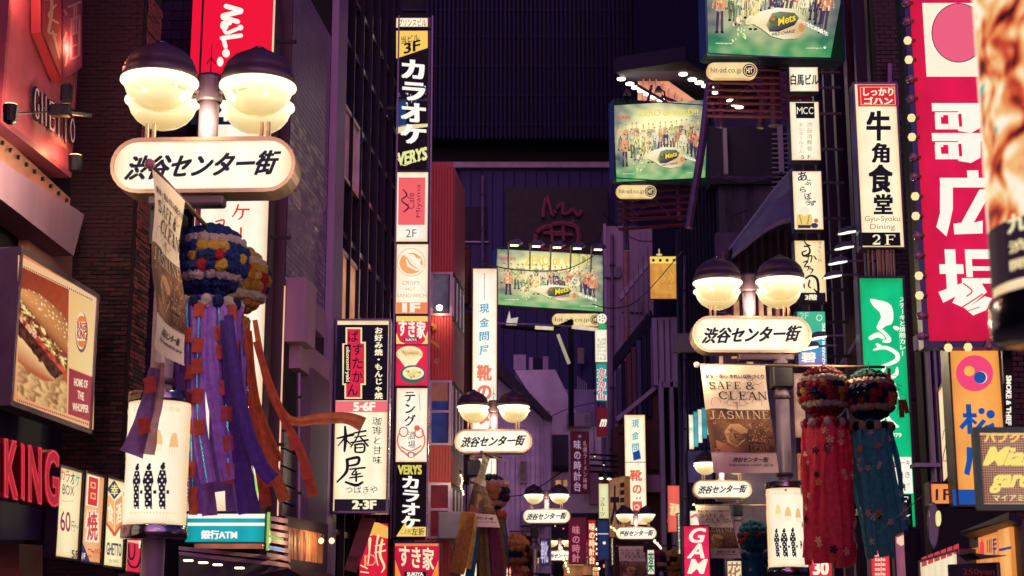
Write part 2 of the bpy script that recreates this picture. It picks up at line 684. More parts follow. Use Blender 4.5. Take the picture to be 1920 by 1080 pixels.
METAL = paint('dark sign metal', '#2c2438', 0.35, 0.7, 0.35, 6, 0.05)
BLACKM = paint('black painted steel', '#120e18', 0.4, 0.3, 0.3, 5)
CHROME = paint('polished steel', '#8a8494', 0.14, 1.0, 0.12, 4)
PURPM = paint('dull steel', '#4a4058', 0.4, 0.6, 0.3, 5, 0.05)
CREAM = '#fff6e2'

def sign(name, label, cat, u0, v0, u1, v1, YL, YR=None, X0=None, face=CREAM, s=1.0, depth=0.16, rim=0.03, rim_mat=None,
         group=None, uneven=0.08, lit_face=True, arms=None, two=True):
    """a projecting light box: housing, rim bars, luminous face; returns (thing, Face, picture Art)"""
    f = Face(u0, v0, u1, v1, YL, YR, X0)
    t = thing(name, label, cat, tuple(f.o), f.rz, group)
    W, H = f.W, f.H
    rm = rim_mat or METAL
    hw = W / 2
    MB().bev(-hw, hw, 0.004, depth, 0, H, 0.01).build('housing', rm, t)
    if rim:
        b = MB()
        b.box(-hw - 0.001, -hw + rim, -0.022, depth * 0.5, -0.002, H + 0.002)
        b.box(hw - rim, hw + 0.001, -0.022, depth * 0.5, -0.002, H + 0.002)
        b.box(-hw + rim, hw - rim, -0.020, depth * 0.5, -0.002, rim)
        b.box(-hw + rim, hw - rim, -0.020, depth * 0.5, H - rim, H + 0.002)
        b.build('rim', rm, t)
    m = lit(face, s, uneven) if lit_face else paint('panel ' + face, face, 0.5)
    MB().box(-hw + rim * 0.9, hw - rim * 0.9, -0.003, 0.003, rim * 0.9, H - rim * 0.9).build('face_panel', m, t)
    if arms:                                  # (side, length): brackets to the facade, side -1 left, +1 right
        sd, ln = arms
        for q in (0.12, 0.5, 0.88) if H > 3 else (0.2, 0.8):
            b = MB()
            b.box(min(sd * hw, sd * (hw + ln)), max(sd * hw, sd * (hw + ln)), depth * 0.35, depth * 0.35 + 0.04, H * q, H * q + 0.05)
            b.build('bracket', BLACKM, t)
    return t, f, Art(f)
# ================================================================== THE SETTING
def street(p, Y, z):             # street coordinates: p metres to the right of the street line, Y metres away
    return (p + SL * Y, Y, z)

def sbox(mb, p0, p1, Y0, Y1, z0, z1):
    mb.hexa([street(p0, Y0, z0), street(p1, Y0, z0), street(p1, Y1, z0), street(p0, Y1, z0),
             street(p0, Y0, z1), street(p1, Y0, z1), street(p1, Y1, z1), street(p0, Y1, z1)])
    return mb

def base(p, Y):
    return Vector(street(p, Y, 0))

ASPH = paint('asphalt', '#3a3640', 0.75, 0, 0.3, 2.0, 0.3)
PAVE = paint('pavement tiles', '#6a6068', 0.7, 0, 0.25, 4.0, 0.2)
g = MB().box(-150, 250, -60, 400, -0.5, 0).build('ground', paint('ground', '#2e2a32', 0.9), None, kind='structure')
g = sbox(MB(), -3.7, 3.4, -10, 140, 0.0, 0.03)
g.build('road', ASPH, None, kind='structure')
for a, b in ((-5.8, -3.7), (3.4, 5.6)):
    sbox(MB(), a, b, -10, 140, 0.0, 0.13).build('pavement', PAVE, None, kind='structure')

DARK = paint('night wall', '#120c18', 0.8, 0, 0.35, 1.5, 0.1)
MAUVE = paint('mauve render', '#a07c94', 0.7, 0, 0.22, 1.2, 0.1, streak=True)
MAUVE2 = paint('grey violet render', '#b0a6b8', 0.75, 0, 0.25, 1.0, 0.15, streak=True)
PEACH = paint('pinkish panel', '#b07868', 0.5, 0, 0.2, 1.5)
NAVY = paint('navy sheet cladding', '#14183f', 0.8, 0.0, 0.4, 0.8, 0.1, streak=True)
NAVYD = paint('dark blue sheet', '#0f1034', 0.75, 0.0, 0.4, 1.0, 0.05, streak=True)
CONC = paint('sooty concrete', '#6c6078', 0.85, 0, 0.45, 1.3, 0.3, wear='#2a2234', streak=True)
CONCB = paint('stained concrete', '#a898ac', 0.85, 0, 0.4, 0.7, 0.3, streak=True)
MORTAR = paint('dark mortar', '#0e0a10', 0.9)
BRICKM = [paint('brick a', '#38191f', 0.8, 0, 0.3, 9, 0.3), paint('brick b', '#2d141b', 0.8, 0, 0.3, 9, 0.3), paint('brick c', '#452223', 0.8, 0, 0.4, 9, 0.3), paint('brick d', '#220f13', 0.85, 0, 0.4, 9, 0.3)]
TILEM = [paint('tile a', '#826a8e', 0.3, 0, 0.25, 4, 0.05), paint('tile b', '#907698', 0.25, 0, 0.25, 4, 0.05), paint('tile c', '#765e84', 0.35, 0, 0.25, 4, 0.05), paint('tile d', '#987e98', 0.2, 0, 0.2, 4, 0.05), paint('tile e', '#7c6488', 0.3, 0, 0.3, 4, 0.05)]
DTILE = [paint('dark tile a', '#33223e', 0.3, 0, 0.25, 4), paint('dark tile b', '#3d2a48', 0.25, 0, 0.25, 4)]
REDP = paint('red plank paint', '#d04a4a', 0.5, 0, 0.22, 3, 0.08, streak=True)
REDD = paint('side plank light tint', '#c05878', 0.5, 0, 0.25, 3, 0.08, streak=True)  # purple pink light on the side is mixed into this plank colour
GLASSD = paint('dark window glass', '#0c0c1c', 0.08, 0, 0.2, 2, coat=0.6)
BROWN = paint('brown panel', '#5a3028', 0.6, 0, 0.3, 2, streak=True)
STEELP = paint('violet painted steel', '#7c6484', 0.35, 0.5, 0.3, 3)
ALU = paint('window aluminium', '#a898a8', 0.3, 0.5, 0.2, 4)

def bricks(parent, mats, origin, ex, n, W, H, bw, bh, gap=0.012, proud=0.02, limit=300, name='brick', bond=True, near=None, rnd=0.010):
    """single bricks set proud of the mortar behind them; the rest of the field is one joined part"""
    meshes = []
    for m in mats:
        meshes.append(MB().bev(gap / 2, bw - gap / 2, -proud, 0.0, gap / 2, bh - gap / 2, 0.004).mesh(name, m))
    half = [MB().bev(gap / 2, bw / 2 - gap / 2, -proud, 0.0, gap / 2, bh - gap / 2, 0.004).mesh(name, m) for m in mats]
    rz = math.atan2(ex.y, ex.x)
    rows, cols = int(H / bh), int(W / bw)
    cells = []
    for r in range(rows):
        off = bw / 2 if (bond and r % 2) else 0
        if off:
            cells.append((0, r * bh, True))
        for c in range(cols):
            x = c * bw + off
            if x + bw <= W + 1e-4:
                cells.append((x, r * bh, False))
            elif W - x >= bw / 2 - 1e-4:
                cells.append((x, r * bh, True))
    if near:
        cells.sort(key=lambda q: near(q[0], q[1]))
    o = Vector(origin)
    po = Vector(parent.location)
    prot = Matrix.Rotation(-parent.rotation_euler.z, 3, 'Z')
    rest = MB()
    for i, (x, z, h) in enumerate(cells):
        d = random.uniform(-rnd, rnd)
        k = random.randrange(len(mats))
        wp = o + ex * x + n * d + Vector((0, 0, z))
        if i < limit:
            link(name, (half if h else meshes)[k], parent, loc=tuple(prot @ (wp - po)), rot=(0, 0, rz - parent.rotation_euler.z))
        else:
            ww = bw / 2 if h else bw
            a, b = wp + ex * gap / 2, wp + ex * (ww - gap / 2)
            vs = []
            for q in (a, b, b + n * proud, a + n * proud):
                vs.append(tuple(prot @ (q + Vector((0, 0, gap / 2)) - po)))
            for q in (a, b, b + n * proud, a + n * proud):
                vs.append(tuple(prot @ (q + Vector((0, 0, bh - gap / 2)) - po)))
            rest.hexa(vs)
    if rest.v:
        o2 = rest.build(name + '_field', mats[0], parent, kind='stuff')
        fix_normals(o2)

Xv = Vector((1, 0, 0))
NB = Vector((0, -1, 0))
ST = Vector((SL, 1, 0)).normalized()          # along the street, away from us
NL = Vector((1, -SL, 0)).normalized()         # left facades look to the right
NR = -NL

# ---- left corner building with the diner signs
b1 = thing('corner_building', 'dark corner building at the far left carrying the burger poster and the red neon lettering', 'building', base(-9, 12))
sbox(MB(b1.location), -14, -6.75, 5, 17.2, 0, 18).build('wall', DARK, b1)
def onp(u, v, X0):
    return plane_pt(u, v, X0)
def pslab(mb, pts, X0, d):       # outline in pixels on a left facade plane, d metres thick backwards
    mb.slab([plane_pt(u, v, X0) for u, v in pts], -NL * d if X0 < 0 else -NR * d)
    return mb
pslab(MB(b1.location), [(0, 250), (132, 372), (128, 415), (0, 300)], -6.45, 0.25).build('ledge', PEACH, b1)
pslab(MB(b1.location), [(0, 300), (158, 402), (138, 480), (0, 372)], -6.35, 0.35).build('canopy_fascia', MAUVE, b1)
pslab(MB(b1.location), [(56, 425), (136, 480), (134, 560), (54, 520)], -6.6, 0.12).build('pilaster', PEACH, b1)
mb = MB(b1.location)
for k in range(9):
    a = plane_pt(4 + k * 15, 268 + k * 13.5, -6.40)
    mb.box(a.x - 0.01, a.x + 0.02, a.y - 0.015, a.y + 0.015, a.z - 0.02, a.z + 0.02)
mb.build('rivet_row', BLACKM, b1)
pslab(MB(b1.location), [(0, 765), (135, 800), (133, 870), (0, 830)], -6.6, 0.1).build('shop_fascia', paint('blue black fascia', '#2a2444', 0.5), b1)
pslab(MB(b1.location), [(0, 930), (128, 952), (126, 1012), (0, 1012)], -5.6, 0.8).build('awning_box', paint('violet fascia', '#3c3050', 0.5, 0, 0.3, 1.2), b1)
pslab(MB(b1.location), [(36, 1020), (80, 1022), (80, 1090), (36, 1090)], -6.2, 0.4).build('pier', PEACH, b1)

# ---- brick wing wall
yb = 17.7
b2 = thing('brick_building', 'dark brick flank wall rising behind the first street lamp', 'building', base(-8, yb))
sbox(MB(b2.location), -12, -5.92, yb + 0.03, 18.25, 0, 18).build('wall', MORTAR, b2)
x1 = P(250, 400, yb).x
z0 = zat(1085, yb)
bw_, bh_ = 0.148, 0.05
W2 = x1 - P(128, 400, yb).x
bricks(b2, BRICKM, (x1 - W2, yb + 0.03, z0), Xv, NB, W2, zat(-15, yb) - z0, bw_, bh_, 0.007, 0.015, 300,
       near=lambda x, z: abs(z - 2.2) + (W2 - x) * 0.6)
fx = Vector(street(-5.92, yb + 0.05, 0))
bricks(b2, [paint('light-painted brick', '#8a4040', 0.8, 0, 0.3, 9, 0.3), BRICKM[2]], (fx.x, fx.y, z0), ST, NL, 0.5, zat(-15, yb) - z0, 0.25, 0.05, 0.007, 0.015, 150, name='return_brick',  # paler brick puts the light on this edge into the colour
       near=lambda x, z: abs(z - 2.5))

# ---- tiled office block behind the tall sign column
b3 = thing('tiled_building', 'violet tiled office block beside the tall white and red sign column', 'building', base(-8, 27))
sbox(MB(b3.location), -14, -5.93, 25.05, 29.0, 0, 20).build('wall', paint('tile joint', '#140c1c', 0.9), b3)
# dark square tiles on the flank
zb = zat(1090, 25.0)
xr = street(-5.93, 25.03, 0)[0]
bricks(b3, DTILE, (P(250, 300, 25).x, 25.05, zb), Xv, NB, P(352, 300, 25).x - P(250, 300, 25).x, zat(-15, 25) - zb, 0.17, 0.17, 0.014, 0.015, 260, name='square_tile', bond=False,
       near=lambda x, z: abs(z - 6.5))
MB(b3.location).box(P(505, 500, 25).x, xr, 24.98, 25.04, zb, zat(-15, 25)).build('corner_panel', paint('maroon panel', '#3e1a2c', 0.4, 0, 0.2, 1), b3)
# slim tiles on the street side
fo = Vector(street(-5.93, 25.06, 0))
zt = zat(-15, 26)
zl = zat(560, 26)
bricks(b3, TILEM, (fo.x, fo.y, zl), ST, NL, 3.0, zt - zl, 0.30, 0.10, 0.010, 0.012, 300, name='wall_tile', bond=False, rnd=0.002)
mb = MB(b3.location)
sbox(mb, -5.93, -5.80, 28.15, 28.98, 0, 20)
mb.build('column', paint('smooth violet column', '#8c7098', 0.4, 0, 0.15, 0.8), b3)
for (ya, yb_, pz0, pz1, pp) in ((25.15, 25.9, 640, 520, -5.6), (26.0, 27.6, 600, 548, -5.8), (25.5, 27.8, 690, 632, -5.75)):
    mb = MB(b3.location)
    sbox(mb, -5.95, pp, ya, yb_, zat(pz0, ya), zat(pz1, ya))
    mb.build('stone_block', MAUVE, b3)
mb = MB(b3.location)
sbox(mb, -5.93, -5.7, 26.2, 27.6, 0, zat(690, 26.2))
mb.build('pilaster', paint('dim mauve', '#5c4460', 0.6), b3)
for k in range(14):
    mb = MB(b3.location)
    z = 1.2 + k * 0.28
    sbox(mb, -5.93, -5.88, 25.12, 26.15, z, z + 0.25)
    mb.build('plinth_tile', DTILE[k % 2], b3)
MB(b3.location).box(xr + 0.0, xr + 0.018, 25.0, 25.06, 0, zl).build('neon_edge', lit('#ffc9b0', 0.9), b3)

# ---- dark curtain wall with two warm windows
b4 = thing('glass_building', 'black curtain wall building with two warm lit windows behind the tall karaoke sign', 'building', base(-8, 32))
sbox(MB(b4.location), -14, -6.05, 29.0, 36.5, 0, 22).build('glazing', GLASSD, b4)
mull = None
for k in range(8):
    Y = 29.25 + k * 0.93
    mb = MB()
    mb.box(-0.12, 0.05, -0.035, 0.035, 0, 20)
    if mull is None:
        mull = mb.mesh('mullion', paint('black mullion', '#1a1626', 0.3, 0.8, 0.2, 2))
    p = Vector(street(-5.93, Y, 0)) - b4.location
    link('mullion', mull, b4, loc=tuple(p))
for k, vv in enumerate((1010, 900, 800, 690, 590, 470, 350, 240, 120, 20)):
    mb = MB(b4.location)
    z = zat(vv, 31)
    sbox(mb, -6.05, -5.96, 29.05, 36.4, z, z + 0.10)
    mb.build('transom', paint('transom highlight paint', '#b0a4ac', 0.25, 0.7, 0.3, 3), b4)  # pale colour paints the slanting highlights of the glazing onto the transoms
for (ya, yc, va, vb, warm, s_) in ((29.35, 31.0, 330, 190, '#b8708a', 0.30), (29.5, 31.3, 640, 465, '#e8a078', 0.60)):
    za, zc = zat(va, ya), zat(vb, ya)
    mb = MB(b4.location)
    sbox(mb, -5.97, -5.90, ya, ya + 0.08, za, zc)
    sbox(mb, -5.97, -5.90, yc - 0.08, yc, za, zc)
    sbox(mb, -5.97, -5.90, ya + 0.08, yc - 0.08, za, za + 0.08)
    sbox(mb, -5.97, -5.90, ya + 0.08, yc - 0.08, zc - 0.08, zc)
    fr = mb.build('window_frame', ALU, b4)
    mb = MB(b4.location)
    sbox(mb, -5.99, -5.955, ya + 0.08, yc - 0.08, za + 0.08, zc - 0.08)
    mb.build('lit_pane', lit(warm, s_, 0.3), b4)

# ---- red plank building behind the karaoke column
b5 = thing('red_plank_building', 'red plank clad building with banded windows, behind the karaoke column', 'building', (P(830, 600, 40).x, 40, 0))
xa, xb = P(738, 600, 40).x, P(848, 600, 40).x
pr5 = xb - SL * 40
ztop = zat(303, 40)
MB(b5.location).box(xa, xb, 40.05, 46, 0, ztop - 0.3).build('core', paint('window dark core', '#1a1226', 0.5), b5)
yend = 42.5
mb = MB(b5.location)
sbox(mb, pr5 - 3, pr5, 40.06, yend, 0, ztop - 0.5)
mb.build('side_core', paint('window dark core', '#1a1226', 0.5), b5)
bands = [(zat(510, 40), ztop), (zat(713, 40), zat(592, 40)), (zat(905, 40), zat(835, 40)), (0.1, zat(1010, 40))]
pw = (xb - xa) / 20
for (za, zc) in bands:
    me = MB().bev(0.004, pw - 0.004, -0.03, 0.0, 0, zc - za, 0.006).mesh('plank', REDP)
    for k in range(8, 20):
        link('plank', me, b5, loc=(xa + k * pw - b5.location.x, 0.05, za))
    me2 = MB().bev(0.004, 0.246, -0.03, 0.0, 0, zc - za - 0.15, 0.006).mesh('side_plank', REDD)
    for k in range(9):
        o = Vector(street(pr5, 40.05 + k * 0.25, za)) + NL * 0.0
        link('side_plank', me2, b5, loc=tuple(o - b5.location), rot=(0, 0, math.atan2(ST.y, ST.x)))
for i, (va, vb) in enumerate(((592, 510), (835, 713), (1010, 905))):
    za, zc = zat(va, 40), zat(vb, 40)
    mb = MB(b5.location)
    for xx in (P(806, 600, 40).x, P(843, 600, 40).x):
        mb.box(xx, xx + 0.07, 39.99, 40.05, za, zc)
    mb.box(P(806, 600, 40).x, xb, 39.985, 40.04, za, za + 0.06)
    mb.box(P(806, 600, 40).x, xb, 39.985, 40.04, zc - 0.06, zc)
    if i:
        zm = (za + zc) / 2
        mb.box(P(806, 600, 40).x, xb, 39.985, 40.04, zm, zm + 0.06)
    wf = mb.build('window_frame', ALU, b5)
    cols_ = (('#7a6c88', 0.35), ('#3c4a9a', 0.3), ('#7a1c2c', 0.5))[i]
    MB(b5.location).box(P(808, 600, 40).x, xb - 0.1, 40.03, 40.048, za + 0.06, zc - 0.06).build('window_pane', lit(cols_[0], cols_[1], 0.5), b5)
    if i == 1:
        MB(b5.location).box(P(808, 600, 40).x, xb - 0.1, 40.0, 40.028, za + (zc - za) * .68, zc - 0.06).build('paper_poster', paint('peach poster', '#c08a78', .8), b5)
    for k in range(4):
        mb = MB(b5.location)
        Y = 40.1 + k * 0.7
        sbox(mb, pr5 - 0.02, pr5 + 0.02, Y, Y + 0.08, za, zc - 0.12)
        mb.build('side_mullion', ALU, b5)
    mb = MB(b5.location)
    sbox(mb, pr5 - 0.06, pr5 - 0.03, 40.1, yend, za, zc - 0.1)
    mb.build('side_pane', paint('night blue glass', '#20244c', 0.1, 0, 0.3), b5)

# ---- brown sign backs between the red building and the white shoe shop sign
bb = thing('brown_signboard', 'narrow brown signboard edge-on beside the tall white shoe shop sign', 'signboard', (P(876, 700, 44.5).x, 44.5, 0))
MB(bb.location).bev(P(868, 700, 44.5).x, P(884, 700, 44.5).x, 44.5, 45.2, zat(905, 44.5), zat(585, 44.5), 0.03).build('housing', BROWN, bb)
MB(bb.location).bev(P(866, 700, 44.5).x, P(882, 700, 44.5).x, 44.6, 45.1, zat(570, 44.5), zat(462, 44.5), 0.05).build('upper_housing', BROWN, bb)
MB(bb.location).box(P(874, 700, 44.5).x, P(877, 700, 44.5).x, 44.7, 44.8, 0, zat(905, 44.5)).build('post', BLACKM, bb)
mb = MB(bb.location)
mb.box(P(868, 700, 44.5).x, P(890, 700, 44.5).x, 44.75, 44.85, zat(577, 44.5), zat(573, 44.5))
mb.build('bracket', BLACKM, bb)

# ---- the big windowless building that closes the street
YB = 95
bg = thing('department_store', 'huge dark ribbed building closing the end of the street', 'building', (P(1000, 500, YB).x, YB, 0))
def bxp(mb, u0, u1, v0, v1, Y0, Y1, vref=None):
    vr = (v0 + v1) / 2
    mb.box(P(u0, vr, Y0).x, P(u1, vr, Y0).x, Y0, Y1, zat(v1, Y0), zat(v0, Y0))
    return mb
zle = zat(318, YB)
L0, L1 = P(600, 300, YB).x, P(1210, 300, YB).x
MB(bg.location).box(L0, L1, YB + 0.1, YB + 25, 0, zle + 5).build('wall', NAVY, bg)
npan = 17
pwid = (L1 - P(862, 400, YB).x) / npan
me = MB().bev(0.02, pwid - 0.02, -0.08, 0, 0, zle - zat(1060, YB), 0.02).mesh('wall_panel', paint('blue violet panel', '#3a3a68', 0.85, 0, 0.3, 0.25, 0.05, streak=True))
for k in range(npan):
    link('wall_panel', me, bg, loc=(P(862, 400, YB).x + k * pwid - bg.location.x, 0.1, zat(1060, YB)))
MB(bg.location).box(L0, L1 - 0.3, YB - 0.5, YB + 0.1, zle, zle + 0.35).build('ledge', MAUVE2, bg)
MB(bg.location).box(L0, L1 - 0.3, YB - 0.2, YB + 0.1, zle + 0.35, zle + 3).build('painted_shadow_band', paint('overhang shadow paint', '#05051a', 0.8), bg)  # near-black colour stands for the shadow under the overhanging storeys
YR_ = 92.5
zr = zat(262, YR_)
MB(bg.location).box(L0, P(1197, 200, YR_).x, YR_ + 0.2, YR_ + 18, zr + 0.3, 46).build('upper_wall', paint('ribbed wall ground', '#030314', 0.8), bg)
ru0, ru1 = P(800, 200, YR_).x, P(1192, 200, YR_).x
nr = 48
me = MB().box(-0.07, 0.07, -0.28, 0.2, 0, 46 - zr).mesh('rib', paint('blue rib', '#0a0d3a', 0.85, 0.0, 0.3, 1, streak=True))
for k in range(nr + 1):
    link('rib', me, bg, loc=(ru0 + (ru1 - ru0) * k / nr - bg.location.x, YR_ - YB, zr + random.uniform(-0.03, 0.03)))
for vv in (20, 70, 125, 180, 235):
    MB(bg.location).box(L0, P(1192, 200, YR_).x, YR_ + 0.02, YR_ + 0.2, zat(vv, YR_), zat(vv, YR_) + 0.12).build('rail', NAVYD, bg)
# window openings on the panel wall
for (ua, va, uc, vc) in ((866, 388, 915, 452),):
    mb = bxp(MB(bg.location), ua, uc, va, vc, YB - 0.05, YB + 0.05)
    mb.build('window', paint('shut window', '#08061a', 0.7), bg)
    bxp(MB(bg.location), ua - 1, uc + 1, vc, vc + 2.5, YB - 0.2, YB).build('sill', MAUVE2, bg)
# black board with a tube drawing
nb = thing('rooftop_signboard', 'unlit black square signboard with a dim brush drawn bowl and squiggle', 'signboard', (P(1043, 410, YB - 1).x, YB - 1.2, zat(600, YB - 1)))
bxp(MB(nb.location), 948, 1140, 350, 520, YB - 1.2, YB - 0.2).build('board', paint('black board', '#030309', 0.6), nb)
def tubes(mb, pts, Y, r):
    mb.tube([P(u, v, Y) for u, v in pts], r, 6)
    return mb
NEOD = paint('unlit tube', '#8a4c58', 0.35, 0, 0.2, 6)
def smooth(pts, n=5):
    out = []
    m = len(pts)
    for i in range(m - 1):
        p0, p1, p2, p3 = pts[max(i - 1, 0)], pts[i], pts[i + 1], pts[min(i + 2, m - 1)]
        for k in range(n):
            t = k / n
            out.append(tuple(0.5 * (2 * p1[j] + (p2[j] - p0[j]) * t + (2 * p0[j] - 5 * p1[j] + 4 * p2[j] - p3[j]) * t * t + (3 * p1[j] - p0[j] - 3 * p2[j] + p3[j]) * t ** 3) for j in range(len(p1))))
    out.append(tuple(pts[-1]))
    return out
mb = MB(nb.location)
tubes(mb, smooth([(1018, 408), (1020, 388), (1025, 369), (1030, 384), (1037, 404), (1046, 388), (1055, 382), (1056, 400), (1068, 398), (1074, 392), (1084, 404), (1091, 394)]), YB - 1.5, 0.11)
mb.build('squiggle_tube', NEOD, nb)
mb = MB(nb.location)
tubes(mb, smooth([(1035, 424), (1016, 428), (1006, 440), (1005, 456), (1014, 466), (1040, 471), (1070, 468), (1083, 458), (1085, 438), (1078, 424), (1055, 419), (1035, 421)]), YB - 1.5, 0.15)
mb.build('bowl_tube', NEOD, nb)
mb = MB(nb.location)
for q in ([(1018, 437), (1060, 436)], [(1034, 428), (1036, 455)], [(1056, 424), (1057, 452)], [(1040, 440), (1074, 440)], [(1076, 414), (1068, 424)]):
    tubes(mb, q, YB - 1.5, 0.11)
mb.build('inner_tube', NEOD, nb)

# ---- slanting ribbed wing to the right of it, lit canopy on its roof edge
wg = thing('ribbed_wing', 'dark ribbed building wing with a slanting face above the street end', 'building', (P(1260, 300, 80).x, 80, 0))
wa, wb = P(1196, 200, 92), P(1345, 200, 66)
we = Vector((wb.x - wa.x, wb.y - wa.y, 0))
wl = we.length
we.normalize()
wn = Vector((we.y, -we.x, 0))
mbw = MB(wg.location)
zt_ = 42
p0, p1 = Vector((wa.x, wa.y, 0)), Vector((wb.x, wb.y, 0))
q0, q1 = p0 - wn * 12, p1 - wn * 12
zz = 0
mbw.hexa([(p0.x, p0.y, zz), (p1.x, p1.y, zz), (q1.x, q1.y, zz), (q0.x, q0.y, zz), (p0.x, p0.y, zt_), (p1.x, p1.y, zt_), (q1.x, q1.y, zt_), (q0.x, q0.y, zt_)])
mbw.build('wall', NAVYD, wg)
me = MB().box(-0.05, 0.05, -0.2, 0.02, 0, zt_ - zz).mesh('rib', paint('blue rib', '#0a0d3a', 0.85, 0.0, 0.3, 1, streak=True))
for k in range(30):
    q = p0 + we * (wl * (k + 0.5) / 30) - Vector((wg.location.x, wg.location.y, 0))
    link('rib', me, wg, loc=(q.x, q.y, zz), rot=(0, 0, math.atan2(we.y, we.x)))

cn = thing('rooftop_canopy', 'rooftop canopy with rows of round lamps in its soffit, above the first drink billboard', 'canopy', (P(1280, 170, 51).x, 51, 0))
A0, A1, B0, B1 = P(1262, 126, 50), P(1405, 200, 54), P(1150, 140, 50.6), P(1270, 196, 54)
zc_ = 19.9
mb = MB(cn.location)
mb.hexa([(A0.x + .3, 49.0, zc_), (A1.x + 1, 54, zc_), (B1.x, 54.6, zc_), (B0.x, 50.0, zc_), (A0.x + .3, 49.0, zc_ + .5), (A1.x + 1, 54, zc_ + .5), (B1.x, 54.6, zc_ + .5), (B0.x, 50.0, zc_ + .5)])
mb.build('soffit', paint('soffit', '#17132e', 0.7), cn)
SPOT = glow('#fff2d8', 6)
lamps_a = [(1281, 140), (1298, 150), (1311, 156), (1323, 162), (1331, 166), (1341, 174), (1370, 190), (1378, 197), (1386, 202)]
lamps_b = [(1165, 149), (1181, 158), (1192, 165), (1203, 171), (1214, 177), (1227, 183), (1240, 189)]
me = MB().lathe([(0.001, 0.0), (0.14, 0.0), (0.14, 0.03)], n=16).mesh('round_lamp', SPOT)
def at_z(u, v, z):
    d = ray(u, v)
    k = (z - EYE) / d.z
    return Vector((d.x * k, d.y * k, z))
for (u, v) in lamps_a + lamps_b:
    q = at_z(u, v, zc_ - 0.035) if (u, v) in lamps_a else P(u, v, 50.5)
    link('round_lamp', me, cn, loc=tuple(q - cn.location))
# warm wall with fins between the two rows of lamps
wallp = [(1196, 150), (1222, 130), (1318, 198), (1318, 222), (1196, 222)]
MB(cn.location).slab([P(u, v, 50.9) for u, v in wallp], (0, .2, 0)).build('back_wall', paint('apricot wall', '#d09c88', 0.6), cn)
for k in range(9):
    u = 1206 + k * 12
    v = 143 + max(0, (u - 1222)) * .70
    bxp(MB(cn.location), u, u + 2.5, v, 222, 50.7, 50.9).build('fin', paint('apricot fin', '#9c6464', 0.5), cn)
fa, fb = P(1196, 160, 50), P(1318, 200, 50)
for pts in ([(1222, 160), (1212, 200)], [(1240, 180), (1312, 210)], [(1195, 160), (1250, 192)]):
    MB(cn.location).tube([P(pts[0][0], pts[0][1], 49.5), P(pts[1][0], pts[1][1], 49.5)], 0.05, 6).build('brace', STEELP, cn)
li = bpy.data.lights.new('canopy_fill', 'AREA')  # unseen fill light added to brighten the apricot wall
li.energy = 60
li.size = 2.0
li.color = (1, .72, .5)
lo = bpy.data.objects.new('canopy_fill', li)
COL.objects.link(lo)
lo.location = ((fa.x + fb.x) / 2 - .2, 49.9, zc_ - 0.3)
lo.rotation_euler = (R(82), 0, 0)
li.energy = 45

# ---- middle distance: concrete building with outside stair, right of centre
rc = thing('stair_building', 'violet concrete building with an outside stair and railings, right of the street end', 'building', (P(1200, 600, 85.8).x, 85.8, 0))
MB(rc.location).box(P(1134, 600, 85.8).x, P(1300, 600, 85.8).x, 85.8, 88.4, 0, zat(424, 85.8)).build('wall', CONCB, rc)
MB(rc.location).box(P(1134, 600, 85.8).x - .03, P(1138, 600, 85.8).x, 85.67, 85.8, 0, zat(424, 85.8) + .1).build('corner_trim', MAUVE2, rc)
pip = MB(rc.location)
pip.tube([P(1174, 450, 83.2), P(1176, 860, 83.2)], 0.16, 8)
pip.build('drain_pipe', paint('pinkish pipe', '#a8786c', 0.4), rc)  # drain pipe in a pinkish brown
mb = MB(rc.location)
mb.slab([P(1160, 555, 78), P(1218, 482, 78), P(1222, 490, 78), P(1164, 563, 78)], (0, 0.6, 0))
mb.build('stair_rail', MAUVE2, rc)
bal = MB().box(-.03, .03, -.03, .03, 0, 2.2).mesh('baluster', paint('baluster', '#6a5674', .5))
for k in range(7):
    u = 1163 + k * 9
    q = P(u, 640 - k * 8, 78)
    link('baluster', bal, rc, loc=tuple(q - rc.location), scl=(1, 1, 1 + 0.1 * k))
mb = MB(rc.location)
mb.slab([P(1153, 665, 78), P(1220, 580, 78), P(1228, 600, 78), P(1153, 690, 78)], (0, 1.5, 0))
mb.build('stair_flight', NAVYD, rc)
mb = MB(rc.location)
mb.slab([P(1222, 596, 76.7), P(1272, 594, 76.7), P(1272, 722, 76.7), P(1226, 722, 76.7)], (0, 0.4, 0))
mb.build('lower_panel', MAUVE2, rc)
mb = MB(rc.location)
for u in (1233, 1245, 1256):
    mb.box(P(u, 660, 76.64).x, P(u + 1, 660, 76.64).x, 76.57, 76.69, zat(720, 76.7), zat(600, 76.7))
mb.build('panel_joint', NAVYD, rc)
pan = [paint('tall panel a', '#3a3468', .5, 0, .3, 1), paint('tall panel b', '#5a2c34', .5, 0, .3, 1), NAVYD]
for k in range(7):
    u = 1156 + k * 9.5
    vt = 690 - k * 13
    MB(rc.location).bev(P(u, 700, 77.35).x, P(u + 7.5, 700, 77.35).x, 77.22, 77.74, zat(782, 77.35), zat(vt, 77.35), .02).build('tall_panel', pan[(k * 2 + k // 3) % 3], rc)

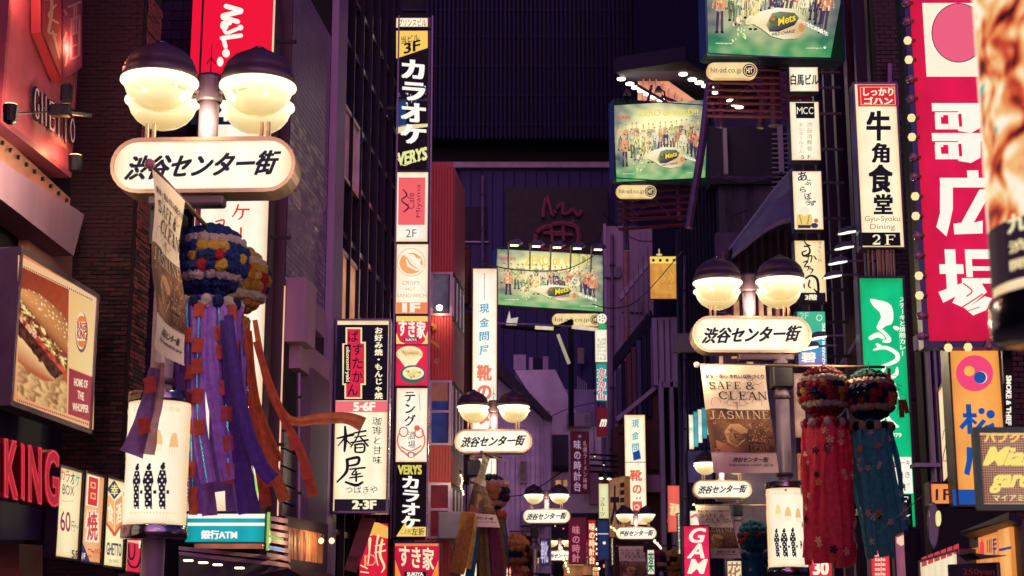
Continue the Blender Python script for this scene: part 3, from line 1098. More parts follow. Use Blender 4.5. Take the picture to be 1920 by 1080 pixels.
# pitched brown shop front and pillars below it
sh = thing('gabled_shop', 'brown panelled shop front with a slanting eave behind the second shoe shop sign', 'building', (P(1220, 850, 77.84).x, 77.84, 0))
MB(sh.location).box(P(1150, 900, 77.84).x, P(1236, 900, 77.84).x, 77.84, 79.23, 0, zat(800, 77.84)).build('wall', BROWN, sh)
mb = MB(sh.location)
mb.slab([P(1160, 780, 77.56), P(1232, 724, 77.56), P(1236, 760, 77.56), P(1236, 880, 77.56), P(1216, 880, 77.56), P(1205, 810, 77.56), P(1160, 812, 77.56)], (0, .3, 0))
mb.build('gable', BROWN, sh)
mb = MB(sh.location)
mb.slab([P(1154, 783, 77.14), P(1236, 716, 77.14), P(1240, 722, 77.14), P(1158, 790, 77.14)], (0, 1, 0))
mb.build('eave', MAUVE2, sh)
for (u0, u1) in ((1238, 1247), (1258, 1266)):
    MB(sh.location).bev(P(u0, 850, 76.45).x, P(u1, 850, 76.45).x, 76.45, 77.14, 0, zat(712, 76.45), .03).build('pillar', MAUVE2, sh)
MB(sh.location).box(P(1204, 850, 76.45).x, P(1248, 850, 76.45).x, 76.59, 77.28, zat(922, 76.45), zat(890, 76.45)).build('beam', MAUVE, sh)
MB(sh.location).box(P(1241, 700, 76.45).x, P(1276, 700, 76.45).x, 76.45, 77.01, zat(726, 76.45), zat(716, 76.45)).build('lintel', MAUVE2, sh)
MB(sh.location).box(P(1247, 850, 77.84).x, P(1285, 850, 77.84).x, 78.53, 79.23, 0, zat(716, 76.45)).build('blackish_wall', paint('blackish', '#0e0a16', .8), sh)  # blackish wall set back behind the pillars

# ---- dark navy corrugated building
cb = thing('corrugated_building', 'tall navy corrugated building left of the second lamp', 'building', (P(1310, 700, 54.18).x, 54.18, 0))
u0, u1 = 1272, 1352
mb = MB(cb.location)
mb.slab([Vector((P(u0, 700, 54.18).x, 54.24, 0)), Vector((P(u1, 700, 54.18).x, 54.24, 0)), P(1352, 240, 54.24), P(1325, 240, 54.24), P(1312, 262, 54.24), P(1308, 360, 54.24), P(1272, 430, 54.24)], (0, 1, 0))
mb.build('core', NAVYD, cb)
me_h = {}
for k in range(11):
    u = u0 + 3 + k * 7
    top = zat(430 - (u - 1272) * 1.7, 54.18) if u < 1312 else zat(245, 54.18)
    MB(cb.location).bev(P(u, 700, 54.18).x - .035, P(u, 700, 54.18).x + .035, 54.13, 54.24, 0, top - .1, .02).build('corrugation', paint('navy rib', '#20224c', .45, .3, .3, 1, streak=True), cb)
mb = MB(cb.location)
mb.slab([P(1296, 415, 53.92), P(1318, 262, 53.92), P(1326, 240, 53.92), P(1318, 262, 53.92) + Vector((.12, 0, 0)), P(1300, 415, 53.92)], (0, .2, 0))
mb.build('edge_pipe', STEELP, cb)
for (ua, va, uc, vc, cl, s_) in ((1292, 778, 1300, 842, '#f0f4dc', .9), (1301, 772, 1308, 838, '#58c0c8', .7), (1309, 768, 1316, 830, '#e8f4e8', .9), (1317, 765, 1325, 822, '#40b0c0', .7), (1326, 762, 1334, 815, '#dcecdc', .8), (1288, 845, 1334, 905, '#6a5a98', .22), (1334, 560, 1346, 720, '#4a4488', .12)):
    MB(cb.location).box(P(ua, 800, 54).x, P(uc, 800, 54).x, 53.97, 54.03, zat(vc, 54), zat(va, 54)).build('painted_reflection', lit(cl, s_, .5), cb)  # glowing patches painted in as reflections between the ribs
# ---- sooty concrete block, tower frame, blue barrel canopy
cc = thing('concrete_block', 'sooty concrete wall under the steel billboard frame', 'building', (P(1410, 400, 52).x, 52, 0))
bxp(MB(cc.location), 1352, 1490, 345, 640, 52.2, 53).build('wall', CONC, cc)
bxp(MB(cc.location), 1330, 1475, 236, 345, 52.0, 53).build('upper_wall', paint('soot wall', '#342c40', .8, 0, .4, 1, .3), cc)
bxp(MB(cc.location), 1357, 1364, 240, 326, 51.8, 51.98).build('steel_post', MAUVE2, cc)
bxp(MB(cc.location), 1460, 1469, 233, 326, 51.8, 51.98).build('steel_post', MAUVE2, cc)
for k in range(12):
    bxp(MB(cc.location), 1448, 1478, 250 + k * 9, 252 + k * 9, 51.85, 51.95).build('louvre', MAUVE2, cc)
for k, sag in enumerate((10, 6, 14, 8)):
    pts = smooth([(1345 - k * 4, 326 + k * 2), (1390, 326 + sag), (1430, 328 + sag * .6), (1468, 322 + k)])
    MB(cc.location).tube([P(u, v, 51.7) for u, v in pts], .02, 5).build('cable', STEELP, cc)

cv = thing('barrel_canopy', 'blue grey curved canopy roof with windows under its edge, above the second lamp', 'canopy', (P(1430, 450, 50).x, 50, zat(600, 50)))
mb = MB(cv.location)
topc = smooth([(1368, 468), (1395, 432), (1425, 392), (1455, 352), (1486, 318)])
botc = smooth([(1374, 476), (1400, 456), (1430, 432), (1458, 415), (1486, 407)])
for i in range(len(topc) - 1):
    a, b = P(*topc[i], 50), P(*topc[i + 1], 50)
    c, d = P(*botc[i + 1], 48.5), P(*botc[i], 48.5)
    m1, m2 = (a + d) / 2 + Vector((0, -.3, .1)), (b + c) / 2 + Vector((0, -.3, .1))
    mb.add([a, b, m2, m1], [(0, 1, 2, 3)])
    mb.add([m1, m2, c, d], [(0, 1, 2, 3)])
    mb.add([a + Vector((0, 1.5, 0)), b + Vector((0, 1.5, 0)), b, a], [(0, 1, 2, 3)])
mb.build('roof_sheet', paint('blue grey sheet', '#8a88a4', .5, .2, .25, 2, .05), cv)
MB(cv.location).tube([P(u, v, 50) for u, v in topc], .05, 8).build('edge_roll', paint('edge roll', '#a8a4b8', .4, .3), cv)
mb = MB(cv.location)
for i in range(len(botc) - 1):
    a, b = P(*botc[i], 48.5), P(*botc[i + 1], 48.5)
    mb.hexa([a - Vector((0, 0, .12)), b - Vector((0, 0, .12)), b + Vector((0, .2, -.12)), a + Vector((0, .2, -.12)), a, b, b + Vector((0, .2, 0)), a + Vector((0, .2, 0))])
mb.build('fascia', MAUVE2, cv)
bwl = thing('shop_house', 'shop house with narrow warm windows, partly hidden by the second lamp', 'building', (P(1430, 560, 51.5).x, 51.5, 0))
bxp(MB(bwl.location), 1352, 1490, 436, 1090, 51.6, 52).build('wall', paint('violet wall', '#6c5c7c', .7, 0, .3, 1.5, .1), bwl)
for k in range(9):
    u = 1356 + k * 15
    bxp(MB(bwl.location), u, u + 4, 430 + max(0, 40 - k * 8), 640, 51.4, 51.6).build('post', MAUVE, bwl)
for (ua, uc, va, vc, cl, s_) in ((1362, 1372, 590, 640, '#c88a6a', .5), (1376, 1388, 560, 640, '#e8a878', .6), (1424, 1436, 560, 640, '#f0b088', .75), (1440, 1452, 575, 650, '#ffd0a0', .8), (1456, 1470, 570, 640, '#e89a80', .6),
                             (1400, 1412, 650, 690, '#e8b898', .6), (1345, 1356, 660, 700, '#f0c0a0', .6), (1372, 1384, 655, 672, '#f8b890', .6),
                             (1490, 1520, 700, 820, '#f0b8a0', .5), (1496, 1520, 850, 900, '#e89070', .5)):
    bxp(MB(bwl.location), ua, uc, va, vc, 51.5, 51.58).build('lit_window', lit(cl, s_, .4), bwl)
for v in (585, 593, 601, 609):
    bxp(MB(bwl.location), 1336, 1362, v, v + 1.5, 51.2, 51.3).build('rail', MAUVE2, bwl)

# ---- right side: steel columns, dark brick building
rb = thing('steel_column_building', 'dark building with tall violet steel columns behind the white sign stack', 'building', (P(1600, 500, 31).x, 31, 0))
prr = P(1657, 400, 28.3).x - SL * 28.3
sbox(MB(rb.location), prr + .35, prr + 6, 28.6, 49, 0, 26).build('wall', paint('aubergine wall', '#1c0f20', .6, 0, .3, 1.5, .1), rb)
for (Y, wd, cl) in ((29.1, .4, '#4a3448'), (31.0, .32, '#5c4864'), (32.5, .58, '#6c3e4c'), (34.9, .46, '#40304c'), (37.0, .35, '#5c4864'), (39.3, .58, '#382a48'), (42.7, .46, '#50405c')):
    mb = MB(rb.location)
    sbox(mb, prr, prr + .4, Y, Y + wd, 0, 26)
    mb.build('column', paint('column ' + cl, cl, .35, .3, .25, 1.2, .05, streak=True), rb)
for v in (585, 650, 690, 760, 840, 930):
    mb = MB(rb.location)
    z = zat(v, 30)
    sbox(mb, prr + .02, prr + .35, 28.7, 45, z, z + .12)
    mb.build('cross_beam', STEELP, rb)
sbox(MB(rb.location), prr + .28, prr + .33, 30.3, 30.9, zat(760, 30), zat(600, 30)).build('lit_window', lit('#e8906a', .55, .5), rb)
sbox(MB(rb.location), prr + .28, prr + .33, 33.3, 34.8, zat(900, 33), zat(560, 33)).build('lit_window', lit('#f0c088', .45, .5), rb)

rk = thing('brick_block', 'nearly black brick wall behind the red karaoke sign', 'building', (P(1700, 500, 28).x, 28, 0))
xk = P(1657, 400, 28).x
MB(rk.location).box(xk, xk + 3.5, 28.05, 28.3, 0, 25).build('wall', MORTAR, rk)
dbr = [paint('night brick a', '#2a141c', .7, 0, .3, 9, .2), paint('night brick b', '#331a20', .7, 0, .3, 9, .2)]
bricks(rk, dbr, (xk, 28.05, zat(1080, 28)), Xv, NB, 1.0, zat(-20, 28) - zat(1080, 28), .2, .08, .01, .015, 300, near=lambda x, z: abs(z - 8))
bricks(rk, dbr, (P(1712, 400, 28).x + .6, 28.05, zat(1080, 28)), Xv, NB, 1.6, 5.0, .2, .08, .01, .015, 0, name='side_brick')

rn = thing('near_brick_building', 'dark brick frontage behind the orange restaurant sign', 'building', (P(1850, 800, 19).x, 19, 0))
xn = P(1742, 800, 19).x
MB(rn.location).box(xn, xn + 6, 19.2, 19.5, 0, zat(640, 19) + 6).build('wall', MORTAR, rn)
nbr = [paint('dusk brick a', '#44242a', .75, 0, .3, 9, .3), paint('dusk brick b', '#361c24', .75, 0, .3, 9, .3)]
bricks(rn, nbr, (P(1880, 800, 19.2).x, 19.2, zat(1085, 19.2)), Xv, NB, .45, zat(600, 19.2) - zat(1085, 19.2), .15, .065, .01, .02, 300)
for u in (1746, 1757, 1768):
    bxp(MB(rn.location), u, u + 4, 640, 905, 19.0, 19.2).build('window_bar', MAUVE2, rn)
bxp(MB(rn.location), 1715, 1775, 868, 875, 18.95, 19.19).build('sill', MAUVE2, rn)
bxp(MB(rn.location), 1748, 1782, 660, 720, 19.05, 19.18).build('grey_panel', paint('steel blue panel', '#4a4c74', .4, .3), rn)
bxp(MB(rn.location), 1718, 1745, 628, 655, 18.9, 19.05).build('vent_frame', MAUVE2, rn)

# ---- far left-of-centre: house roofs, stair parapets
hs = thing('stepped_house', 'grey violet house with a stepped sloping parapet and roof tanks, below the second drink billboard', 'building', (P(1020, 780, 78).x, 78, 0))
mb = MB(hs.location)
mb.slab([P(965, 694, 78), P(1041, 693, 78), P(1070, 752, 78), P(1104, 815, 78), P(1108, 870, 78), P(1030, 870, 78), P(1020, 780, 78)], (0, 3, 0))
mb.build('sloping_wall', paint('dusty violet render', '#dcd4dc', .8, 0, .25, .8, .2), hs)
bxp(MB(hs.location), 963, 986, 665, 693, 78.5, 80).build('roof_tank', MAUVE2, hs)
bxp(MB(hs.location), 992, 999, 670, 693, 78.5, 80).build('roof_post', MAUVE2, hs)
bxp(MB(hs.location), 1018, 1028, 668, 693, 78.5, 80).build('roof_post', MAUVE2, hs)
bxp(MB(hs.location), 999, 1018, 672, 693, 78.8, 80).build('roof_grille', NAVYD, hs)
bxp(MB(hs.location), 860, 1135, 730, 1060, 93.2, 94).build('back_wall', paint('far violet', '#8e8cac', .8, 0, .3, .5), hs)
for k in range(5):
    bxp(MB(hs.location), 1083 + k * 4, 1084.5 + k * 4, 705 + k * 3, 780 + k * 5, 77.5, 77.6).build('grille_bar', MAUVE2, hs)
bxp(MB(hs.location), 1066, 1073, 600, 802, 76, 76.5).build('dark_post', NAVYD, hs)
bxp(MB(hs.location), 1083, 1095, 652, 682, YB - 1, YB - .8).build('small_window', paint('dim glass', '#0c0a1c', .2), hs)

rf = thing('pitched_house', 'violet house with a dark pitched roof, left of the street end', 'building', (P(960, 850, 72).x, 72, 0))
mb = MB(rf.location)
mb.slab([P(930, 672, 71), P(940, 680, 71), P(1036, 782, 71), P(1028, 788, 71), P(930, 700, 71)], (0, 6, 0))
mb.build('roof', paint('dark roof', '#15122c', .6, 0, .3, 2), rf)
mb = MB(rf.location)
mb.slab([P(930, 702, 72), P(1020, 788, 72), P(1020, 1075, 72) - Vector((0, 0, 0)), P(925, 1075, 72)], (0, 5, 0))
mb.build('wall', paint('mid violet wall', '#c4bacc', .75, 0, .25, .8, .15), rf)
bo = [P(940 + k * 9, 740 + k * 9, 71.9) for k in range(9)]
for k in range(9):
    u = 938 + k * 9.5
    bxp(MB(rf.location), u, u + 8.2, max(800, 720 + k * 9), 1074, 71.92, 71.99).build('wall_board', paint('violet board', '#d0c6d6', .7, 0, .25, 1.5, .1), rf)
for (va, vb) in ((865, 902), (968, 1005)):
    bxp(MB(rf.location), 977, 987, va, vb, 71.7, 71.9).build('window', paint('dim glass', '#0c0a1c', .2), rf)
    bxp(MB(rf.location), 975, 989, vb, vb + 3, 71.6, 71.9).build('sill', MAUVE2, rf)
bxp(MB(rf.location), 1020, 1033, 770, 1075, 71.5, 73).build('downpipe_column', MAUVE2, rf)
bx2 = thing('grey_block', 'plain grey block behind the dark red hanging sign', 'building', (P(1080, 900, 74).x, 74, 0))
bxp(MB(bx2.location), 1033, 1128, 800, 962, 74, 77).build('wall', paint('block render', '#d2cad6', .8, 0, .25, 1, .15), bx2)
bxp(MB(bx2.location), 1036, 1066, 815, 873, 73.85, 74).build('shutter', paint('dim shutter', '#322c4a', .6), bx2)
bxp(MB(bx2.location), 1036, 1066, 874, 884, 73.8, 74).build('shutter_sill', NAVYD, bx2)
bxp(MB(bx2.location), 1033, 1130, 962, 968, 73.6, 77).build('cornice', NAVYD, bx2)
bxp(MB(bx2.location), 1106, 1127, 870, 945, 73.5, 73.9).build('side_box', MAUVE, bx2)
fs = thing('far_shop_row', 'row of dark shop fronts at street level in the distance', 'building', (P(1090, 1040, 92).x, 92, 0))
bxp(MB(fs.location), 930, 1290, 960, 1190, 93.0, 93.8) if False else bxp(MB(fs.location), 930, 1290, 965, 1190, 92.4, 93).build('wall', paint('shop dark', '#1e1430', .7), fs)
for k in range(26):
    u = 1040 + (k * 37) % 130
    v = 985 + (k * 53) % 88
    m_ = [lit('#ffd8a0', 1.2), lit('#ff9a80', .9), lit('#9ad0d8', .7), lit('#fff0d0', 1.3)][k % 4]
    bxp(MB(fs.location), u, u + 2 + k % 4, v, v + 2 + (k * 3) % 5, 92.2, 92.35).build('lit_opening', m_, fs)

# ---- plant and ducts fixed to the walls
ACM = paint('air conditioner shell', '#8c8494', .5, .1, .2, 4, .05)
def ac_unit(label, u, v, Y, w_=.8, h_=.6):
    q = P(u, v, Y)
    t = thing('air_conditioner', label, 'air conditioner', tuple(q), 0, 'air conditioners on the house walls')
    MB().bev(-w_ / 2, w_ / 2, 0, .3, 0, h_, .02).build('case', ACM, t)
    MB().lathe([(.001, -.004), (h_ * .38, -.004), (h_ * .40, .0)], n=16).build('fan_grille', paint('fan grille', '#1c1a24', .5), t, loc=(-w_ * .15, 0, h_ / 2), rot=(R(90), 0, 0))
    mb = MB()
    for k in range(5):
        mb.box(w_ * .26, w_ * .44, -.008, 0, h_ * (.15 + k * .15), h_ * (.2 + k * .15))
    mb.build('vent', paint('fan grille', '#1c1a24', .5), t)
    MB().tube([(w_ / 2, .15, h_ * .3), (w_ / 2 + .15, .15, h_ * .2), (w_ / 2 + .18, .2, -1.2)], .03, 5).build('hose', ACM, t)
for i, (u, v, Y, lab) in enumerate(((1000, 985, 71.2, 'lower air conditioner on the violet house wall by the fifth lamp'), (1150, 905, 80, 'air conditioner beside the brown shop sign'), (1085, 800, 73.6, 'air conditioner on top of the grey block above the maroon board'),
                                    (1145, 520, 85.5, 'air conditioner high on the stair building wall'), (1185, 585, 85.5, 'air conditioner halfway down the stair building wall'), (1385, 560, 51, 'air conditioner behind the second lamp pole'), (1288, 660, 53.3, 'air conditioner on the navy corrugated wall'), (856, 1010, 39, 'air conditioner low beside the red planks'))):
    ac_unit(lab, u, v, Y, .9 + .2 * (Y > 60), .65)
for i, (u, v0, v1, Y, r_) in enumerate(((1148, 440, 900, 85.4, .09), (1262, 430, 700, 83.5, .1), (1120, 640, 900, 92, .12), (905, 330, 600, 94.6, .1), (1176, 330, 420, 94.6, .08), (1284, 480, 1000, 53.6, .05), (1345, 480, 900, 51.3, .06), (1640, 0, 560, 29.6, .05), (1668, 120, 1000, 27.9, .05), (560, 700, 1060, 25.4, .04))):
    t = thing('wall_pipe', ('violet wall pipe left of the stair', 'wall pipe on the right of the stair building', 'wall pipe near the street end', 'thin wall pipe high on the department store', 'wall pipe under the ribbed wall', 'pipe down the navy corrugated wall', 'pipe on the corner of the shop house', 'pipe along the steel columns', 'pipe down the dark brick block', 'pipe beneath the stepped stone blocks')[i], 'pipe', tuple(P(u, v1, Y)))
    MB(t.location).tube([P(u, v0, Y), P(u, v1, Y)], r_, 8).build('pipe', STEELP, t)
    for q in range(4):
        vv = v0 + (v1 - v0) * (q + .5) / 4
        c_ = P(u, vv, Y)
        MB(t.location).bev(c_.x - r_ * 1.5, c_.x + r_ * 1.5, Y - r_ * 1.3, Y + r_ * 2, c_.z - r_ * .5, c_.z + r_ * .5, .01).build('clip', BLACKM, t)
# joints and stained panels on the end building, shut windows on the far houses
for (ua, uc, va, vc, cl, s_) in ((945, 953, 905, 920, '#ffb878', .8), (1042, 1052, 900, 912, '#e8a870', .6), (1056, 1064, 900, 912, '#e8a870', .5), (1000, 1010, 1040, 1056, '#ffd090', .9), (955, 962, 1010, 1030, '#e89070', .5)):
    bxp(MB(bx2.location), ua, uc, va, vc, 71.2, 71.3).build('lit_window', lit(cl, s_, .4), bx2)
# ================================================================== SIGNS
INK = '#1c1420'
# ---- left corner: framed relief sign with tube lettering
t, f, a = sign('wall_sign', 'reddish wall sign with a hanging lantern emblem and neon tube name above the burger poster', 'sign', 12, -260, 149, 295, 5, X0=-6.3,
               lit_face=False, face='#b05060', rim=0.06, rim_mat=paint('rosy sign edge', '#8a3c50', .5), depth=.22)
mb = MB()
q = [f.loc(*p) for p in ((52, -200), (53, 62), (92, 155), (92, -200))]
mb.slab([(x, -.03, z) for x, z in q], (0, -.1, 0))
q = [f.loc(*p) for p in ((92, -200), (92, 155), (131, 128), (131, -200))]
mb.slab([(x, -.03, z) for x, z in q], (0, -.1, 0))
o = mb.build('lantern_emblem', paint('emblem red', '#a02c3c', .5, 0, .2, 3), t)
a.lift = .14
a.poly([(54, -200), (54, 60), (91, 150), (91, -200)], '#b8343c').up()
a.poly([(93, -200), (93, 150), (130, 126), (130, -200)], '#8c3050').up()
for pts, wd in (([(70, -20), (72, 20), (66, 60)], 6), ([(80, 10), (66, 30), (84, 44)], 4), ([(66, 62), (80, 66)], 4), ([(74, 60), (82, 90), (86, 110)], [5, 5, 3]), ([(62, 0), (84, -4)], 4)):
    a.brush(pts, wd, '#f0b48c')
for pts, wd in (([(96, 20), (100, 28)], 4), ([(100, 62), (96, 76)], 4), ([(102, 104), (98, 124)], 4), ([(104, 14), (128, 4)], 4), ([(110, 36), (109, 112)], 4), ([(125, 30), (124, 104)], 4), ([(109, 112), (124, 105)], 4), ([(109, 38), (125, 31)], 4), ([(110, 66), (124, 60)], 4), ([(110, 88), (124, 83)], 3), ([(115, 8), (114, 64)], 3), ([(119, 6), (119, 60)], 3)):
    a.brush(pts, wd, '#c87c80')
a.build('emblem_lettering', t, False)
# tube letters GHETTO with black backing
pos = [(51, 163, 225), (65, 176, 236), (80, 189, 247), (93, 197, 258), (106, 208, 268), (119, 220, 270)]
for ch, (x, y0, y1) in zip('GHETTO', pos):
    b1_ = Art(f, .05)
    b1_.text(ch, x - 2, y0 - 2, x + 13, y1 + 2, '#0c0810', bold=.07, skew=6)
    me = b1_.build('letter_back', t, False)
    b2_ = Art(f, .07)
    b2_.text(ch, x + 1, y0 + 2, x + 10, y1 - 2, '#e8b8d0', bold=.012, skew=6)
    b2_.up().text(ch, x + 3, y0 + 6, x + 8, y1 - 6, '#2a1028', bold=0, skew=5)
    b2_.build('tube_letter', t, False)
a = Art(f, .05)
a.text('DEEP DINING', 54, 243, 116, 263, '#b87878', bold=.03, skew=34)
a.build('small_lettering', t, False)
# uplights on arms
for i, (u, v, uu, vv) in enumerate(((20, 209, 112, 209), (141, 303, 146, 303))):
    X0 = -5.9
    q = plane_pt(u, v, X0)
    l = thing('spotlight', ('small black spotlight on a long arm washing the neon name sign', 'small black spotlight at the lower right corner of the neon name sign')[i], 'spotlight', tuple(q), 0, 'spotlights of the neon name sign')
    MB().lathe([(.03, -.12), (.06, -.1), (.075, .05), (.07, .06), (.001, .055)], n=14).build('head', BLACKM, l)
    MB().lathe([(.001, .07), (.06, .068)], n=14).build('lens', glow('#ffb070', 8), l)
    qq = plane_pt(uu, vv, -6.3 if i == 0 else X0)
    MB().tube([(0, 0, -.02), tuple(qq - q)], .012, 6).build('arm', BLACKM, l)
for u, v in ((24, 190), (136, 285), (137, 90), (60, -20)):
    sp = bpy.data.lights.new('wall_washer', 'POINT')
    sp.energy = 9
    sp.color = (1, .42, .2)
    sp.shadow_soft_size = .05
    so = bpy.data.objects.new('wall_washer', sp)
    COL.objects.link(so)
    so.location = plane_pt(u, v, -6.3 + .20)
qr = plane_pt(112, 209, -6.0)
cl = thing('floodlight', 'dark clustered floodlight in front of the neon name sign', 'floodlight', tuple(qr))
MB().bev(-.10, .12, -.06, .06, -.05, .07, .02).build('head', BLACKM, cl)
MB().tube([(.05, 0, 0), (.30, .1, 0)], .03, 6).build('stem', BLACKM, cl)
MB().bev(0.0, .12, -.05, .05, .09, .30, .03).build('shield', BLACKM, cl)
a = None

# ---- burger poster
t, f, a = sign('burger_poster', 'backlit burger poster in a grey frame above the red block letters', 'poster', 24, 502, 178, 790, 5, X0=-6.0, face='#e8a070', s=.85, rim=.05, rim_mat=paint('poster frame', '#7c6878', .35, .6), depth=.2)
a.poly([(33, 478), (180, 556), (174, 806), (27, 764)], ['#f0b888', '#f4c898', '#f0b080', '#e89868']).up()
def bq(s_, t_):     # 0..1 across and down the poster face
    xl, xr_ = 33 - 6 * t_, 177 - 4 * t_
    yt, yb2 = 492 + (562 - 492) * s_, 752 + (802 - 752) * s_
    return (xl + (xr_ - xl) * s_, yt + (yb2 - yt) * t_)
def bp(pts, col):
    a.poly([bq(*p) for p in pts], col)
def mixc(c0, c1, k):
    k = max(0, min(1, k))
    return tuple(c0[i] * (1 - k) + c1[i] * k for i in range(3))
def burger_ink(s_, t_):
    """printed photograph of a burger, tilted towards the right"""
    x, y = (s_ * 145 - 40) / 1.12, (t_ * 265 - 120) / 1.12
    ca, sa = math.cos(R(40)), math.sin(R(40))
    al, h = x * ca + y * sa, x * sa - y * ca
    n1 = noise.noise(Vector((s_ * 16, t_ * 26, 2)))
    n2 = noise.noise(Vector((s_ * 40, t_ * 66, 5)))
    L_ = lambda q: lin(q)[:3]
    base_ = mixc(L_('#64181e'), L_('#cc5a30'), .25 + .55 * t_ + .35 * s_ + n1 * .1)
    e = 1 - (al / 66) ** 2
    out = base_
    # paper wrap
    wr = .74 + .10 * math.sin(s_ * 9 + 1) - .18 * (s_ < .2) * (.2 - s_) * 5 + n1 * .02
    if t_ > wr - .16 * (1 - s_):
        k = .55 + n1 * .5 + .3 * math.sin(s_ * 30 + t_ * 18 + n1 * 5)
        out = mixc(L_('#8c4428'), L_('#ecc080'), k)
    if e > 0:
        r_ = math.sqrt(e)
        wob_ = n1 * 5
        if 17 + wob_ < h < 20 + 46 * r_:
            k = (h - 18) / (46 * r_ + 1)
            out = mixc(L_('#843c24'), L_('#dc9454'), .25 + .9 * k * (1 - k) * 2.4 - al / 190 + n2 * .10)
            if n2 > .36 and k > .35:
                out = L_('#fbe4b8')
        elif -4 + wob_ < h <= 18 + wob_:
            k = n1 * 1.6 + n2 * 1.4
            out = L_('#f4e0a0') if k > .55 else L_('#c8a850') if k > .2 else L_('#8c7a30') if k > 0 else L_('#a83c34') if k > -.35 else L_('#5c2c20')
        elif -12 + wob_ * .6 < h <= -4 + wob_:
            out = mixc(L_('#8c1c20'), L_('#e85c44'), .5 + n1 * 1.2)
            if abs(al + 16) < 18 and n1 > -.1:
                out = mixc(L_('#e0906c'), L_('#f8c8a0'), .5 + n2)
        elif -32 + wob_ < h <= -12 + wob_ * .6:
            out = mixc(L_('#240c12'), L_('#7c3c2c'), .35 + n1 * .9 + n2 * .8)
        elif -34 - 34 * r_ < h <= -32 + wob_:
            k = (-32 - h) / (34 * r_ + 1)
            out = mixc(L_('#f8c88c'), L_('#b85c38'), k * .9 + al / 160 + n2 * .08)
    return tuple(out) + (1,)
GX, GY = 66, 120
pts, cols = [], []
for jj in range(GY + 1):
    for ii in range(GX + 1):
        s_, t_ = .02 + .64 * ii / GX, .02 + .94 * jj / GY
        pts.append(f.loc(*bq(s_, t_)))
        cols.append(burger_ink(s_, t_))
a.raw(pts, [(jj * (GX + 1) + ii, (jj + 1) * (GX + 1) + ii, (jj + 1) * (GX + 1) + ii + 1, jj * (GX + 1) + ii + 1) for jj in range(GY) for ii in range(GX)], cols)
bp([(.68, .02), (.98, .02), (.98, .60), (.68, .60)], ['#f0bc78', '#f2c888', '#f6d498', '#f2c888'])
bp([(.68, .61), (.98, .61), (.98, .96), (.68, .96)], ['#983040', '#a83c48', '#b04448', '#a03844']); a.up()
random.seed(3)
# crown dotted edging
for k in range(36):
    for tt in (.005, .98):
        u, v = bq(.02 + k * .0265, tt)
        a.poly([(u, v), (u + 2, v + 1), (u + 2, v + 4), (u, v + 3)], '#5a3440')
a.up()
u, v = bq(.83, .30)
a.disc(u, v, 11.5, '#6a5a70', 38).up().disc(u - 1, v - 3, 10, '#f8e0b0', 35).up()
a.disc(u, v - 20, 8.5, '#e88040', 11, n=20, a0=0, a1=180)
a.disc(u, v + 16, 8.5, '#e88040', 12, n=20, a0=180, a1=360).up()
a.text('BURGER', u - 9, v - 19, u + 9, v - 5, '#b02c34', bold=.035, skew=3)
a.text('KING', u - 9, v - 5, u + 9, v + 13, '#b02c34', bold=.035, skew=3)
for i, s_ in enumerate(('HOME OF', 'THE', 'WHOPPER')):
    u, v = bq(.83, .69 + i * .095)
    w_ = (13, 6, 15)[i]
    a.text(s_, u - w_, v - 7, u + w_, v + 8, '#f8d8b8', bold=.04, skew=5)
a.build('picture', t, True, .92)

# ---- red block letters
kt = thing('block_letters', 'big red block letters KING standing on the shop fascia at the lower left', 'lettering', tuple(plane_pt(50, 930, -5.25)), 0)
f = Face(-20, 822, 112, 940, 5, X0=-5.25)
kt.location = tuple(f.o)
kt.rotation_euler = (0, 0, f.rz)
def solid_text(ch, x0, y0, x1, y1, face, depth, col, parent, name='letter', bold=.05, skew=0, edge=None, y=0):
    vs, fs = glyphs(ch, bold)
    ax, bx = min(v[0] for v in vs), max(v[0] for v in vs)
    ay, by = min(v[1] for v in vs), max(v[1] for v in vs)
    loc = [face.loc(x0 + (v[0] - ax) / (bx - ax) * (x1 - x0), y1 - (v[1] - ay) / (by - ay) * (y1 - y0) + skew * ((v[0] - ax) / (bx - ax) - .5)) for v in vs]
    bm = bmesh.new()
    bv = [bm.verts.new((p[0], y, p[1])) for p in loc]
    bm.verts.index_update()
    for q in fs:
        try:
            bm.faces.new([bv[i] for i in q])
        except ValueError:
            pass
    bmesh.ops.remove_doubles(bm, verts=bm.verts, dist=1e-4)
    fr = list(bm.faces)
    r = bmesh.ops.extrude_face_region(bm, geom=fr)
    bmesh.ops.translate(bm, verts=[g for g in r['geom'] if isinstance(g, bmesh.types.BMVert)], vec=(0, depth, 0))
    bmesh.ops.recalc_face_normals(bm, faces=bm.faces)
    me = bpy.data.meshes.new(name)
    bm.to_mesh(me)
    bm.free()
    me.materials.append(col)
    return link(name, me, parent)
REDL = paint('red letter shell', '#8c1428', .3, 0, .2, 3, coat=.3)
for ch, x0, x1, y0, y1 in (('K', 6, 34, 824, 936), ('I', 38, 46, 832, 938), ('N', 51, 78, 836, 944), ('G', 82, 111, 843, 950)):
    e = solid_text(ch, x0, y0, x1, y1, f, .16, REDL, kt, 'letter', .06, 6)
    b_ = Art(f, .006)
    b_.text(ch, x0 + 1, y0 + 1, x1 - 1, y1 - 1, '#f43848', bold=.045, skew=6).up()
    b_.text(ch, x0 + 3, y0 + 4, x1 - 3, y1 - 4, '#b01c34', bold=.012, skew=6)
    q = b_.build('letter_face', kt, True, .9)
    q.parent = e
MB().box(-f.W / 2, f.W / 2, .16, .2, .3, .36).build('mounting_rail', BLACKM, kt)

